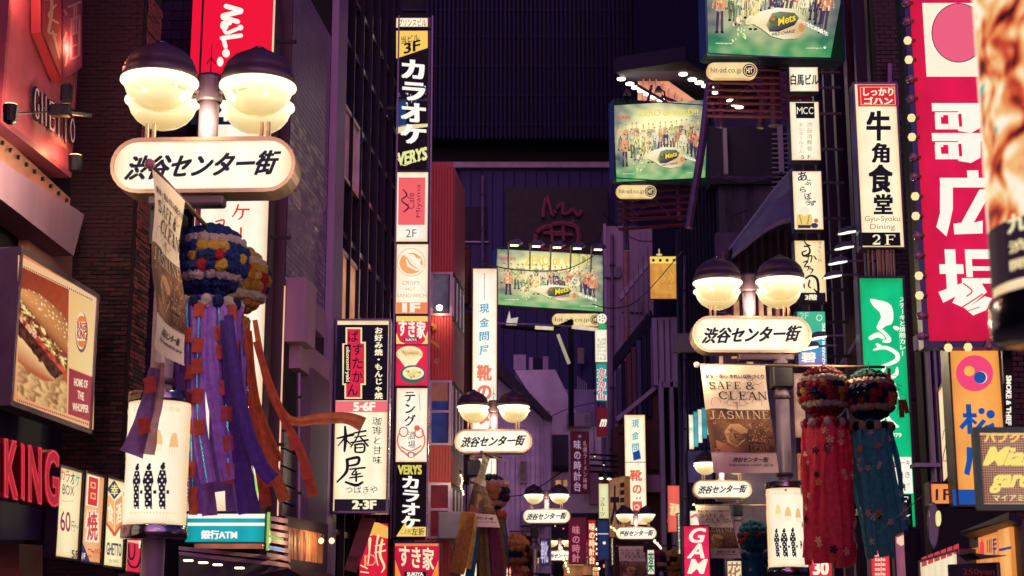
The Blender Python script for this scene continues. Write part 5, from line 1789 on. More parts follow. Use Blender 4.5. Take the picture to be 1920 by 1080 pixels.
    # slogan: chunky dots of type along a diagonal
    for k in range(20):
        u, v = q(-.02 + k * .046, .60 + k * .011)
        a.text('けたちがいのうまさをいまうけとめる。'[k % 18], u - sx * .022, v - sx * .03, u + sx * .022, v + sx * .03, '#fffce0', bold=.06)
    a.up()
    # bottle lying on its side
    bot = [(-.42, .70), (-.36, .66), (-.30, .665), (-.16, .62), (.05, .59), (.30, .60), (.45, .655), (.52, .73), (.5, .80), (.42, .855), (.2, .865), (0, .84), (-.18, .77), (-.30, .735), (-.36, .745), (-.42, .74)]
    blob([(x - .012, y + .006) for x, y in bot], '#486848'); a.up()
    blob(bot, ['#f8e8b0', '#fff4c8', '#f8f0c0', '#fff8d8', '#fff8dc', '#e8e8b8', '#d8d0a0', '#c89868', '#d8a878', '#c8b890', '#f0e8c0', '#f8f0c8', '#fff0c0', '#f8e8b0', '#f0d8a0', '#e8c890']); a.up()
    blob([(-.10, .74), (-.02, .64), (.10, .625), (.32, .635), (.40, .68), (.34, .74), (.10, .80), (-.04, .80)], ['#c0b888', '#90a070', '#48584c', '#606c50', '#7c9060', '#30303c', '#1c1c34', '#504c50']); a.up()
    u, v = q(.01, .70)
    a.disc(u, v, sx * .06, '#586c40', sx * .055, n=16).up().disc(u - sx * .01, v - sx * .02, sx * .035, '#c87848', sx * .03, n=14).up()
    u0_, v0_ = q(.075, .70)
    u1_, v1_ = q(.34, .655)
    a.text('Mets', u0_ - 1, v0_ - sx * .07, u1_ + 1, v0_ + sx * .05, '#201828', bold=.07, skew=-sx * .07)
    a.up().text('Mets', u0_, v0_ - sx * .065, u1_, v0_ + sx * .045, '#f8d848', bold=.035, skew=-sx * .07)
    u0_, v0_ = q(.0, .815)
    u1_, v1_ = q(.36, .80)
    a.text('WILD CHARGE', u0_, v0_ - sx * .03, u1_, v0_ + sx * .012, '#30283c', bold=.02, ital=.3, skew=-sx * .05)
    u, v = q(.45, .76)
    a.disc(u, v, sx * .04, '#d89058', sx * .06, n=14)
    u, v = q(-.52, .70)
    a.disc(u, v, sx * .045, '#fff0c0', sx * .06, n=14).up().ring(u - sx * .01, v, sx * .035, sx * .008, '#e07040', ry=sx * .055).disc(u + sx * .04, v + sx * .03, sx * .03, '#a89878', n=10)
    # splash
    for k in range(26):
        x, y = random.uniform(-.62, -.38), random.uniform(.72, .9)
        u, v = q(x, y)
        r_ = random.uniform(.004, .014) * sx
        a.disc(u, v, r_, random.choice(['#f8f4b8', '#e8f0a0', '#c8e088']), r_ * random.uniform(1, 2.4), n=7)
    u0_, v0_ = q(-.88, .905)
    u1_, v1_ = q(-.62, .925)
    a.text('www.beverage.co.jp', u0_, v0_ - sx * .006, u1_, v0_ + sx * .018, '#fff8e0', bold=.03)
    u0_, v0_ = q(.56, .935)
    u1_, v1_ = q(.82, .94)
    a.text('www.beverage.com', u0_, v0_ - sx * .006, u1_, v0_ + sx * .014, '#f8f4d8', bold=.03)
    u, v = q(.86, .93)
    a.disc(u, v, sx * .018, '#f8f4d8', n=12)
    a.build('picture', t)

def billboard(label, u0, v0, u1, v1, YL, YR, box, seed, bright=1.0, wash=0.0):
    f = Face(u0, v0, u1, v1, YL, YR)
    t = thing('drink_billboard', label, 'billboard', tuple(f.o), f.rz, 'green drink billboards with dancers')
    hw_ = f.W / 2
    MB().bev(-hw_, hw_, .01, .5, 0, f.H, .02).build('housing', paint('billboard case', '#1c2440', .5, .3), t)
    MB().box(-hw_ + .01, hw_ - .01, -.004, .01, .01, f.H - .01).build('face_panel', lit('#143028', .5), t)
    mb = MB()
    for sd in (-1, 1):
        mb.box(sd * hw_ - .02, sd * hw_ + .02, -.03, .5, -.01, f.H + .01)
    mb.box(-hw_ + .02, hw_ - .02, -.03, .5, -.03, -.001)
    mb.box(-hw_ + .02, hw_ - .02, -.03, .5, f.H + .001, f.H + .03)
    mb.build('edge_trim', paint('billboard trim', '#28506c', .4, .3), t)
    drink_scene(f, t, box, seed, bright, wash)
    return t, f

tA, fA = billboard('green drink billboard left of the steel lattice, below the rooftop canopy lamps', 1151, 193, 1327, 338, 47, 47.6, ((1150, 198), (1328, 187), (1322, 333), (1156, 341)), 1, 1.12, .06)
tB, fB = billboard('largest drink billboard, cut off by the top of the picture', 1323, -110, 1577, 106, 30, 30.4, ((1320, -110), (1596, -110), (1557, 108), (1326, 104)), 2)
tC, fC = billboard('washed out drink billboard lit from above beside the tall shoe shop sign', 931, 472, 1131, 578, 60, 61.3, ((932, 467), (1130, 478), (1130, 584), (933, 571)), 3, 1.05, .12)

# floodlights over billboard C
for i, u in enumerate((953, 994, 1033, 1071, 1110)):
    q = P(u, 452 + i * 2, 58.6)
    l = thing('billboard_floodlight', 'small floodlight on a stalk over the washed out drink billboard, %s' % ('leftmost', 'second from the left', 'middle one', 'second from the right', 'rightmost')[i], 'floodlight', tuple(q), 0, 'floodlights over the washed out billboard')
    MB().slab([(.05, 0, .05), (.42, .1, .12), (.55, .1, -.02), (.35, 0, -.14), (.05, 0, -.12)], (0, .25, 0)).build('head', paint('flood shell', '#5a5878', .4, .4), l)
    MB().tube([(0, .2, 0), (0, 1.2, -.75)], .03, 6).build('stalk', paint('flood stalk', '#c8c0b0', .4, .4), l)
    MB().bev(.08, .38, -.01, .2, -.155, -.145, .004).build('lens', glow('#ffe8b0', 4), l)
for i, (u, v) in enumerate(((953, 470), (1033, 476), (1110, 482))):
    sl_ = bpy.data.lights.new('billboard_wash', 'SPOT')
    sl_.energy = 60
    sl_.color = (1, .9, .6)
    sl_.spot_size = R(110)
    sl_.spot_blend = 1
    so = bpy.data.objects.new('billboard_wash', sl_)
    COL.objects.link(so)
    so.location = P(u, v - 12, 59.0)
    so.rotation_euler = Vector((0, .6, -1)).to_track_quat('-Z', 'Y').to_euler()

# steel lattices under billboards A and B
REDT = paint('red oxide tube', '#8c3c4c', .35, .4, .25, 3)
def lattice(label, tubes_, posts, Y):
    t = thing('steel_lattice', label, 'frame', tuple(P((tubes_[0][0] + tubes_[0][2]) / 2, tubes_[-1][1], Y)))
    for (ua, va, ub, vb) in tubes_:
        MB(t.location).tube([P(ua, va, Y), P(ub, vb, Y)], .035 * Y / 31, 6).build('crossbar', REDT, t)
    for (ua, va, ub, vb, r_) in posts:
        MB(t.location).tube([P(ua, va, Y + .5), P(ub, vb, Y + .5)], r_, 8).build('strut', STEELP, t)
    return t
lattice('red oxide steel crossbars under the largest drink billboard', [(1415, 119, 1520, 121), (1416, 131, 1495, 133), (1325, 143, 1478, 146), (1326, 155, 1478, 158), (1326, 168, 1478, 171), (1326, 181, 1520, 184), (1326, 193, 1478, 196), (1326, 206, 1478, 209), (1326, 217, 1478, 220)],
        [(1350, 108, 1352, 240, .06), (1449, 105, 1452, 236, .13), (1368, 108, 1455, 215, .03), (1440, 125, 1355, 210, .03), (1380, 108, 1400, 128, .03), (1425, 240, 1440, 110, .08), (1335, 190, 1345, 238, .05)], 31)
lattice('red oxide steel crossbars under the first drink billboard', [(1230, 347, 1302, 343), (1230, 357, 1303, 353), (1157, 376, 1302, 366), (1158, 389, 1300, 379), (1158, 402, 1298, 392), (1158, 412, 1296, 406), (1160, 430, 1285, 421)],
        [(1172, 345, 1174, 470, .09), (1274, 336, 1275, 412, .1), (1195, 400, 1262, 345, .04), (1262, 412, 1225, 370, .04), (1190, 410, 1215, 380, .04)], 48)
pp = thing('leaning_post', 'dark leaning steel post at the right edge of the first drink billboard', 'post', tuple(P(1310, 430, 40)))
MB(pp.location).tube([P(1334, 120, 38), P(1318, 262, 38), P(1292, 428, 38)], .1, 8).build('post', STEELP, pp)

def pill(label, u0, v0, u1, v1, Y, logo=True):
    f = Face(u0, v0, u1, v1, Y)
    t = thing('advert_plate', label, 'sign', tuple(f.o), f.rz, 'rounded cream advert plates under the billboards')
    hw_, r_ = f.W / 2, f.H / 2
    out = []
    for k in range(13):
        an = R(90 + 180 * k / 12)
        out.append((-hw_ + r_ + r_ * math.cos(an), r_ + r_ * math.sin(an)))
    for k in range(13):
        an = R(-90 + 180 * k / 12)
        out.append((hw_ - r_ + r_ * math.cos(an), r_ + r_ * math.sin(an)))
    MB().slab([(x, 0, z) for x, z in out], (0, .12, 0)).build('plate', lit('#f8dc9c', .92, .05), t)
    fix_normals(t.children[0])
    a = Art(f, .006)
    hh = v1 - v0
    a.text('hit-ad.co.jp', u0 + hh * .25, v0 + hh * .32, u1 - hh * 1.0, v1 - hh * .25, '#3c2c38', bold=.0)
    cx, cy = u1 - hh * .5, (v0 + v1) / 2
    a.ring(cx, cy, hh * .42, hh * .07, '#2c2438').disc(cx, cy, hh * .30, '#2c2438').up().text('HIT', cx - hh * .2, cy - hh * .16, cx + hh * .2, cy + hh * .16, '#f8dc9c', bold=.03)
    a.build('lettering', t)
pill('rounded advert plate under the largest drink billboard', 1325, 117, 1420, 147, 30.2)
pill('rounded advert plate under the first drink billboard', 1155, 347, 1231, 371, 46.8)
pill('rounded advert plate under the washed out drink billboard', 1035, 588, 1128, 611, 59.5)

# ---- white sign stack, right of centre
SB = paint('stack frame', '#241c30', .35, .5)
def stack(label, u0, v0, u1, v1, Y=29.6, face='#fdf3d4', s=1.0, **k):
    return sign('stack_sign', label, 'sign', u0, v0, u1, v1, Y, face=face, s=s, rim=.015, depth=.25, rim_mat=SB, group='stacked white signs right of centre', arms=(1, .45), **k)
t, f, a = stack('white box at the top of the stack with the building name', 1479, 125, 1535, 173)
a.text('白馬ビル', 1482, 139, 1535, 160, K, bold=.035)
a.build('lettering', t)
t, f, a = stack('white box with a black square reading MCC', 1481, 190, 1538, 302)
a.rect(1492, 193, 1527, 222, '#0e0c18').up().text('M', 1494, 201, 1504.5, 214, '#fdf3d4').text('C', 1505.5, 201, 1514.5, 214, '#fdf3d4').text('C', 1516, 201, 1525, 214, '#fdf3d4')
a.vtext('渋谷消費者', 1511, 228, 1524, 284, '#a89c80', fill=.9)
a.vtext('モニタールーム', 1496, 230, 1508, 288, '#a89c80', fill=.9)
a.text('5 F', 1502, 291, 1520, 298, '#4a3c48')
a.build('lettering', t)
t, f, a = stack('white box with flowing brush script over a small seated cartoon of a cook', 1486, 320, 1543, 432)
for i, (ch, x, y, s_) in enumerate((('あ', 1496, 322, 17), ('ぶ', 1508, 336, 12), ('ら', 1500, 350, 11), ('ぼ', 1508, 362, 13), ('う', 1510, 376, 10), ('ず', 1518, 376, 12))):
    a.text(ch, x, y, x + s_, y + s_, K, bold=.02, wob=2.0)
a.disc(1508, 396, 9, '#f8ecc8', 9).up().poly([(1495, 402), (1522, 402), (1524, 424), (1493, 424)], '#f0d078').up().disc(1508, 400, 5, '#fff0d0').brush([(1499, 404), (1503, 420)], 2, '#b88848').brush([(1517, 404), (1514, 420)], 2, '#b88848')
a.rect(1496, 422, 1520, 428, '#3a3040').disc(1527, 423, 7, '#3c3858', 5, n=10).disc(1530, 414, 4, '#c86848', 4)
a.build('lettering', t)
t, f, a = stack('cream box with bold vertical brush script and a black floor number strip', 1490, 450, 1549, 567, face='#f8e4b0')
for pts, wd in (([(1508, 452), (1512, 458), (1520, 461)], [2, 3, 2]), ([(1508, 462), (1516, 463), (1518, 474), (1508, 480), (1504, 474), (1512, 470)], [3, 3, 4, 4, 3, 2]),
                ([(1512, 482), (1522, 480), (1520, 492)], [2, 3, 2]), ([(1517, 477), (1514, 492)], [2, 2]), ([(1526, 480), (1530, 486)], [2, 3]),
                ([(1506, 492), (1514, 490), (1508, 500), (1516, 500), (1514, 508)], [2, 3, 2, 3, 1]), ([(1518, 504), (1524, 506), (1519, 514)], [2, 3, 1]), ([(1516, 500), (1520, 501)], 2),
                ([(1506, 524), (1508, 540)], [4, 2]), ([(1508, 524), (1520, 517), (1532, 524), (1534, 548), (1526, 542)], [3, 4, 5, 5, 2]), ([(1518, 526), (1516, 536), (1520, 540)], [3, 3, 2])):
    a.brush(pts, wd, K)
a.vtext('博多もつ鍋', 1533, 452, 1541, 492, '#c87858')
a.rect(1491, 549, 1548, 566, '#181220').up().text('3階', 1509, 552, 1532, 563, '#fdf0c8', bold=.05)
a.build('lettering', t)
t, f, a = stack('turquoise to violet sign with white writing below the black floor number strip', 1494, 583, 1550, 690, face='#58a8c0', s=.85)
a.poly([(1496, 584), (1548, 584), (1548, 610), (1496, 610)], '#48b890')
a.poly([(1496, 610), (1548, 610), (1548, 650), (1496, 650)], ['#48b890', '#48b890', '#38a0c8', '#38a0c8'])
a.poly([(1496, 650), (1548, 650), (1548, 688), (1496, 688)], ['#38a0c8', '#38a0c8', '#8468b0', '#a880b0']).up()
a.text('2F', 1499, 586, 1516, 598, '#a8e0b8', bold=.02).ring(1536, 596, 6, 2, '#c8f0d0').text('AQUARIUM DINING', 1541, 606, 1548, 686, '#fff8e8', bold=.04, rot=90)
a.text('碧', 1502, 660, 1530, 680, '#fff8e8', bold=.05)
a.build('lettering', t)

# ---- beef hall sign
t, f, a = sign('beef_hall_sign', 'tall cream sign with four black characters under a red cap, above the green sign', 'sign', 1606, 155, 1690, 467, 25.8, face='#fff2cc', s=1.0, rim=.03, depth=.3, arms=(1, .5), rim_mat=paint('grey violet frame', '#4a4460', .3, .6))
a.rect(1608, 159, 1684, 200, '#d82838').up()
a.ring(1645, 180, 33, 1.4, '#f0b080', ry=18, n=4, a0=45, a1=405) if False else a.rect(1613, 163, 1678, 164.4, '#f0b080')
a.rect(1613, 196, 1678, 197.4, '#f0b080').rect(1613, 163, 1614.4, 197, '#f0b080').rect(1677, 163, 1678.4, 197, '#f0b080')
a.text('しっかり', 1618, 165, 1675, 180, '#fff0c8', bold=.04).text('ゴハン', 1620, 182, 1674, 196, '#fff0c8', bold=.045)
for i, (ch, x0, x1, y0, y1) in enumerate((('牛', 1624, 1670, 208, 264), ('角', 1634, 1668, 268, 306), ('食', 1628, 1674, 308, 362), ('堂', 1638, 1674, 364, 402))):
    a.text(ch, x0, y0, x1, y1, K, bold=.045)
a.text('Gyu-Syoku', 1621, 405, 1687, 418, '#b86848', bold=.0).text('Dining', 1631, 420, 1678, 433, '#b86848')
a.rect(1610, 436, 1688, 461, '#140e16').up()
a.serif('2', 1634, 440, 1652, 459, '#fff0c8').serif('F', 1656, 440, 1682, 459, '#fff0c8')
a.build('lettering', t)

# ---- green steak house sign
t, f, a = sign('steak_house_sign', 'bright green steak house sign with large white brush script', 'sign', 1618, 518, 1708, 992, 25.6, face='#12c080', s=.95, rim=.035, depth=.3, arms=(1, .5), uneven=.14, rim_mat=paint('grey violet frame', '#4a4460', .3, .6))
Wc = '#fffbee'
for pts, wd in (([(1634, 563), (1644, 570), (1660, 580), (1664, 600)], [6, 16, 26, 22]), ([(1662, 598), (1650, 612), (1648, 616), (1660, 626), (1667, 638), (1656, 640)], [20, 12, 6, 6, 9, 4]), ([(1632, 634), (1646, 628), (1656, 634)], [8, 10, 6]), ([(1677, 614), (1682, 616)], [6, 8]),
                ([(1644, 646), (1650, 650)], [5, 8]), ([(1638, 656), (1660, 652), (1680, 662), (1682, 674), (1668, 682), (1652, 686)], [3, 7, 8, 9, 7, 2]),
                ([(1658, 690), (1652, 700), (1644, 706)], [6, 5, 3]), ([(1646, 706), (1662, 704), (1668, 708), (1680, 702), (1682, 690)], [4, 8, 8, 8, 4]), ([(1668, 706), (1678, 722), (1678, 730)], [5, 4, 2]), ([(1662, 716), (1670, 728)], [3, 4]),
                ([(1676, 730), (1678, 760)], [4, 3]), ([(1682, 734), (1686, 750)], [2, 3]),
                ([(1646, 770), (1660, 776), (1656, 784), (1648, 800)], [4, 9, 6, 2]), ([(1662, 764), (1664, 782), (1676, 796), (1684, 800)], [6, 7, 8, 4])):
    a.brush(pts, wd, Wc)
a.vtext('ステーキと焼煎カレー', 1685, 556, 1699, 668, Wc, bold=.02)
a.text('1979', 1668, 812, 1690, 820, Wc, bold=.02)
a.rect(1622, 857, 1710, 925, '#fff8ea').up()
a.text('ステーキ', 1668, 863, 1706, 873, '#5a4a50').text('岩焼き', 1668, 884, 1706, 896, '#5a4a50').text('ハンバーグ', 1672, 905, 1706, 914, '#a89c90')
a.rect(1622, 927, 1710, 990, '#100c18').up()
a.rect(1673, 934, 1680, 949, Wc).serif('F', 1684, 931, 1706, 950, Wc)
a.poly([(1676, 953), (1689, 953), (1689, 965), (1707, 965), (1676, 988)], Wc)
a.build('lettering', t)
# hanging rods between the two signs
hr = thing('sign_bracket', 'short row of pinkish rods between the beef hall sign and the green steak sign', 'bracket', tuple(P(1652, 516, 25.7)))
for k, (u, w_) in enumerate(((1628, 2), (1636, 2), (1645, 7), (1655, 3), (1662, 6), (1671, 2), (1676, 2))):
    MB(hr.location).box(P(u, 490, 25.7).x, P(u + w_, 490, 25.7).x, 25.7, 25.75, zat(517, 25.7), zat(468, 25.7)).build('rod', paint('warm rod', '#a07464', .3, .5), hr)

# ---- big red karaoke plaza sign
t, f, a = sign('karaoke_plaza_sign', 'huge crimson sign with white block characters behind the near lantern', 'sign', 1719, -130, 1980, 640, 16.2, face='#d81048', s=.95, rim=.0, depth=.16, uneven=.15, rim_mat=paint('dark bulb frame', '#2c2a50', .4, .5))
a.rect(1733, 6, 1830, 144, '#fff0d4').up()
a.disc(1797, 62, 50, '#e8607c', 55).up().ring(1797, 62, 51, 1.6, '#3a2c58', ry=56)
a.up()
def wh(*r_):
    for q in r_:
        a.rect(*q, '#fff6e6')
for dy in (0, 56):
    wh((1747, 194 + dy, 1935, 209 + dy), (1753, 211 + dy, 1815, 216 + dy), (1753, 216 + dy, 1764, 243 + dy), (1778, 216 + dy, 1796, 243 + dy), (1764, 233 + dy, 1778, 243 + dy), (1764, 216 + dy, 1768, 220 + dy))
    a.disc(1771, 225 + dy, 3, '#d81048', n=4)
    a.poly([(1796, 209 + dy), (1838, 209 + dy), (1838, 240 + dy), (1820, 250 + dy), (1796, 246 + dy)], '#fff6e6')
a.up()
for dy in (0, 56):
    a.rect(1797, 214 + dy, 1803, 238 + dy, '#d81048')
a.up()
# 広
wh((1762, 334, 1930, 352), (1813, 320, 1834, 336))
a.poly([(1762, 350), (1786, 352), (1786, 392), (1780, 420), (1774, 444), (1755, 426), (1762, 400)], '#fff6e6')
a.poly([(1836, 356), (1860, 356), (1825, 418), (1842, 414), (1842, 438), (1789, 440), (1787, 420), (1802, 418)], '#fff6e6')
# 場
wh((1761, 496, 1806, 514), (1773, 468, 1793, 556), (1810, 468, 1900, 486), (1810, 468, 1822, 520), (1822, 500, 1900, 508), (1803, 522, 1900, 532))
a.poly([(1759, 548), (1806, 530), (1808, 548), (1768, 568)], '#fff6e6')
a.poly([(1806, 530), (1838, 528), (1850, 548), (1812, 580), (1785, 568)], '#fff6e6').poly([(1810, 580), (1846, 556), (1860, 560), (1848, 582), (1824, 592)], '#fff6e6')
a.up()
a.brush([(1806, 532), (1822, 546), (1812, 556)], 2.5, '#d81048').brush([(1798, 580), (1826, 562), (1842, 552)], 2.5, '#d81048').brush([(1812, 584), (1836, 576)], 1.6, '#d81048')
a.build('lettering', t)
mb = MB()
mb.box(-f.W / 2 - .06, -f.W / 2, -.03, .16, 0, f.H)
mb.box(-f.W / 2 - .06, f.W / 2, -.03, .16, -.07, -.001)
mb.build('bulb_rail', paint('dark bulb frame', '#2c2a50', .4, .5), t)
bm_on = MB().lathe([(.001, -.045), (.03, -.035), (.045, 0), (.03, .035), (.001, .045)], n=12).mesh('bulb', glow('#ffdca0', 1.15), True)
bm_off = MB().lathe([(.001, -.045), (.03, -.035), (.045, 0), (.03, .035), (.001, .045)], n=12).mesh('unlit_bulb', paint('unlit bulb glass', '#8a6078', .15, 0, .1, 5, coat=.6), True)
capm = MB().lathe([(.001, .0), (.022, .0), (.022, .05), (.001, .05)], n=8).mesh('socket', paint('copper socket', '#a06850', .35, .6))
bl = [(1698, 6, 0), (1700, 40, 0), (1702, 76, 1), (1704, 112, 1), (1706, 149, 0), (1707, 185, 0), (1709, 221, 1), (1710, 257, 1), (1712, 295, 0), (1713, 331, 0), (1716, 368, 1), (1717, 405, 1), (1719, 442, 0), (1720, 479, 0), (1723, 517, 1), (1724, 554, 1), (1726, 592, 0), (1727, 630, 0),
      (1778, 652, 1), (1815, 651, 1), (1853, 650, 0), (1893, 649, 0)]
inv = Matrix.Rotation(-f.rz, 3, 'Z')
for u, v, on in bl:
    q = P(u, v, 16.15)
    l = link('lit_bulb' if on else 'unlit_bulb', bm_on if on else bm_off, t, loc=tuple(inv @ (q - f.o)))
    if u < 1740:
        link('socket', capm, l, loc=(.03, 0, 0), rot=(0, R(90), 0))
    else:
        link('socket', capm, l, loc=(0, 0, .03))

# ---- orange restaurant sign, and its neighbours
t, f, a = sign('beef_bowl_sign', 'orange sign with a pink disc and blue characters below the red karaoke sign', 'sign', 1785, 645, 1884, 950, 16.6, face='#f8a850', s=.95, rim=.02, depth=.3, uneven=.14, rim_mat=BLACKM)
a.disc(1827, 700, 35, '#f0488c' if False else '#f04878', 34).up().disc(1817, 696, 10, '#f8b850', 9.5).disc(1838, 708, 12.5, '#fff0d0', 11.5).up().disc(1837, 708, 11.5, '#1850a0', 11.2)
B_ = '#1450a0'
a.rect(1812, 758, 1822, 814, B_).rect(1805, 775, 1831, 783, B_).poly([(1812, 784), (1818, 790), (1804, 806), (1798, 800)], B_).poly([(1822, 784), (1832, 792), (1829, 797), (1820, 790)], B_)
a.disc(1840, 771, 6, B_).disc(1857, 777, 8, B_, 8).poly([(1842, 786), (1849, 790), (1836, 806), (1829, 801)], B_).poly([(1848, 800), (1862, 792), (1866, 804), (1852, 812)], B_).disc(1850, 802, 5, B_)
a.poly([(1812, 838), (1826, 840), (1822, 868), (1817, 892), (1807, 888), (1812, 864)], B_).poly([(1826, 842), (1862, 846), (1862, 856), (1826, 852)], B_).poly([(1824, 876), (1832, 882), (1840, 900), (1830, 902)], B_)
a.rect(1786, 918, 1882, 948, B_)
a.build('lettering', t)
t, f, a = sign('black_sign', 'black upright sign with white latin letters right of the orange sign', 'sign', 1884, 650, 1902, 810, 16.8, face='#0a080e', s=.4, rim=.0, depth=.3, rim_mat=BLACKM)
a.text('SMOKE & THIEF', 1880 + 6, 704, 1880 + 16, 798, '#fff4e0', bold=.05, rot=-90, wob=1.2)
a.build('lettering', t)
t, f, a = sign('edge_sign', 'narrow cream sign seen at an angle with a thin numeral two', 'sign', 1764, 712, 1781, 905, 18.4, 17.4, face='#fbdcb0', s=.95, rim=.015, depth=.2)
a.brush([(1768, 824), (1772, 806), (1776, 824), (1769, 862), (1779, 862)], [1, 1.4, 1.6, 1.2, 1.4], INK)
a.build('lettering', t)
t, f, a = sign('floor_sign', 'small orange box reading 1F under the cream edge sign', 'sign', 1742, 904, 1793, 948, 17.0, face='#f09050', s=.95, rim=.02, depth=.2)
a.text('1F', 1754, 917, 1783, 938, '#3c1c28', bold=.015)
a.build('lettering', t)
t, f, a = sign('sushi_strip', 'row of red and cream price panels rising to the right near the bottom edge', 'sign', 1726, 1040, 1800, 1095, 17.5, 15.2, face='#f4e4c0', s=.9, rim=.02, depth=.2, rim_mat=paint('slate frame', '#4a4670', .4))
for k in range(6):
    u = 1729 + k * 12
    v = 1046 - k * 4.6
    a.poly([(u, v), (u + 10, v - 4), (u + 10, v + 14), (u, v + 17)], '#c83848')
a.build('lettering', t)

# ---- neon club sign with perforated face
t, f, a = sign('neon_sign', 'green framed perforated sign with yellow tube script at the right edge', 'sign', 1829, 802, 1990, 956, 11.5, face='#dca088', lit_face=True, s=.8, rim=.04, depth=.07, rim_mat=paint('green frame', '#1a5a42', .4, .2), uneven=.2)
x0, x1, z0, z1 = f.rect(1836, 812, 1985, 948)
mb = MB()
nx, nz = 34, 30
for i in range(nx):
    for j in range(nz):
        xx, z_ = x0 + (x1 - x0) * (i + .5) / nx, z0 + (z1 - z0) * (j + .5) / nz
        mb.add([(xx - .0055, -.0045, z_ - .0055), (xx + .0055, -.0045, z_ - .0055), (xx + .0055, -.0045, z_ + .0055), (xx - .0055, -.0045, z_ + .0055)], [(0, 1, 2, 3)])
mb.build('hole_pattern', paint('hole black', '#0a0608', .8), t, kind='stuff')
mb = MB()
for (a0, a1, b0, b1) in ((x0, x1, z0, z0 + .012), (x0, x1, z1 - .012, z1), (x0, x0 + .012, z0 + .012, z1 - .012), (x1 - .012, x1, z0 + .012, z1 - .012)):
    mb.box(a0, a1, -.016, -.004, b0, b1)
mb.build('border_tube', lit('#f8d890', 1.0), t)
a.lift = .02
a.text('パブクラブ', 1843, 812, 1960, 830, '#f8c870', bold=.05)
a.text('Miami', 1841, 838, 1976, 874, '#f8e078', bold=.05, ital=.4)
a.text('garden', 1854, 880, 1970, 925, '#f8e078', bold=.05, ital=.4)
a.text('マイアミガーデン', 1860, 927, 1980, 940, '#f8e8a0', bold=.02)
a.build('tube_lettering', t)

# ---- glowing orange shop front panels, black board in front
of = thing('glowing_shopfront', 'orange glowing shop front panels with a dark sloping eave, lower right', 'shop front', tuple(Face(1815, 1000, 1902, 1080, 15.6, 13.6).o), Face(1815, 1000, 1902, 1080, 15.6, 13.6).rz)
f = Face(1815, 1000, 1902, 1080, 15.6, 13.6)
hw_ = f.W / 2
x_prev = -hw_
for k, (u, col) in enumerate(((1836, '#f09850'), (1874, '#f4a058'), (1898, '#f4a860'))):
    x = f.loc(u, 1040)[0]
    MB().box(x_prev + .008, x - .008, -.004, .03, -.6, f.H + (x_prev + x) / 2 * .12).build('lit_panel', lit(col, .9, .22), of)
    x_prev = x
MB().box(-hw_ - .05, hw_ + .15, .03, .2, -1.2, f.H + .05).build('backing', BLACKM, of)
a = Art(f, .008)
a.poly([(1815, 1046), (1834, 1042), (1834, 1046), (1815, 1051)], '#3c3484').poly([(1875, 1029), (1898, 1024), (1898, 1029), (1875, 1034)], '#3c3484')
a.poly([(1839, 1040), (1839, 1020), (1843, 1009), (1847, 1020), (1847, 1040)], '#f03850')
for u in (1853, 1857, 1860):
    a.brush([(u, 1010 + (u % 5)), (u, 1036)], 1.6, '#40243c')
for v in (1010, 1018, 1027):
    a.rect(1863, v, 1870, v + 4, '#2c2c74')
a.rect(1864, 1010, 1866, 1040, '#2c2c74')
a.build('lettering', of)
mb = MB(of.location)
mb2 = [P(1799, 998, 14.9), P(1892, 960, 12.9), P(1892, 975, 12.9), P(1802, 1004, 14.9)]
ev = thing('sloping_eave', 'dark sloping eave above the orange glowing panels', 'eave', tuple(mb2[0]))
MB(ev.location).slab(mb2, (0.3, .6, 0)).build('board', paint('dark eave', '#2c2034', .5), ev)
bd = thing('price_board', 'dark board with faint lettering reading 250 in front of the orange panels', 'board', tuple(P(1830, 1075, 12.6)))
fb_ = Face(1776, 1056, 1872, 1100, 12.9, 12.5)
bd.location = tuple(fb_.o)
bd.rotation_euler = (0, 0, fb_.rz)
MB().bev(-fb_.W / 2, fb_.W / 2, 0, .04, 0, fb_.H, .01).build('board', paint('slate board', '#38304c', .4, 0, .4, 3), bd)
a = Art(fb_, .006)
a.text('250yen', 1806, 1066, 1866, 1082, '#c05c50', bold=.02)
a.build('lettering', bd, False)
wb_ = thing('shade_board', 'thin black winglike shade over the dark price board', 'shade', tuple(P(1850, 1046, 12.4)))
MB(wb_.location).slab([P(1823, 1036, 12.4), P(1848, 1040, 12.4), P(1893, 1041, 12.4), P(1870, 1044, 12.4), P(1840, 1048, 12.4)], (0, .4, 0)).build('sheet', BLACKM, wb_)
ol = thing('oval_mirror', 'upright oval street mirror with a pale painted reflection under the 1F sign', 'mirror', tuple(P(1756, 990, 16.8)))
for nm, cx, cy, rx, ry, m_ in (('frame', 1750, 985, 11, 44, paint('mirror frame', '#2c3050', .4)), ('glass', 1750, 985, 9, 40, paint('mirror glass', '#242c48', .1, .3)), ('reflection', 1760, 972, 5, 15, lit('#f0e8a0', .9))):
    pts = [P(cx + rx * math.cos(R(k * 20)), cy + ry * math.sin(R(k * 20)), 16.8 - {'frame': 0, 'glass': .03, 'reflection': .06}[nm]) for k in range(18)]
    MB(ol.location).slab(pts, (0, .03, 0)).build(nm, m_, ol)  # the reflection is a glowing disc laid on the glass, not mirrored

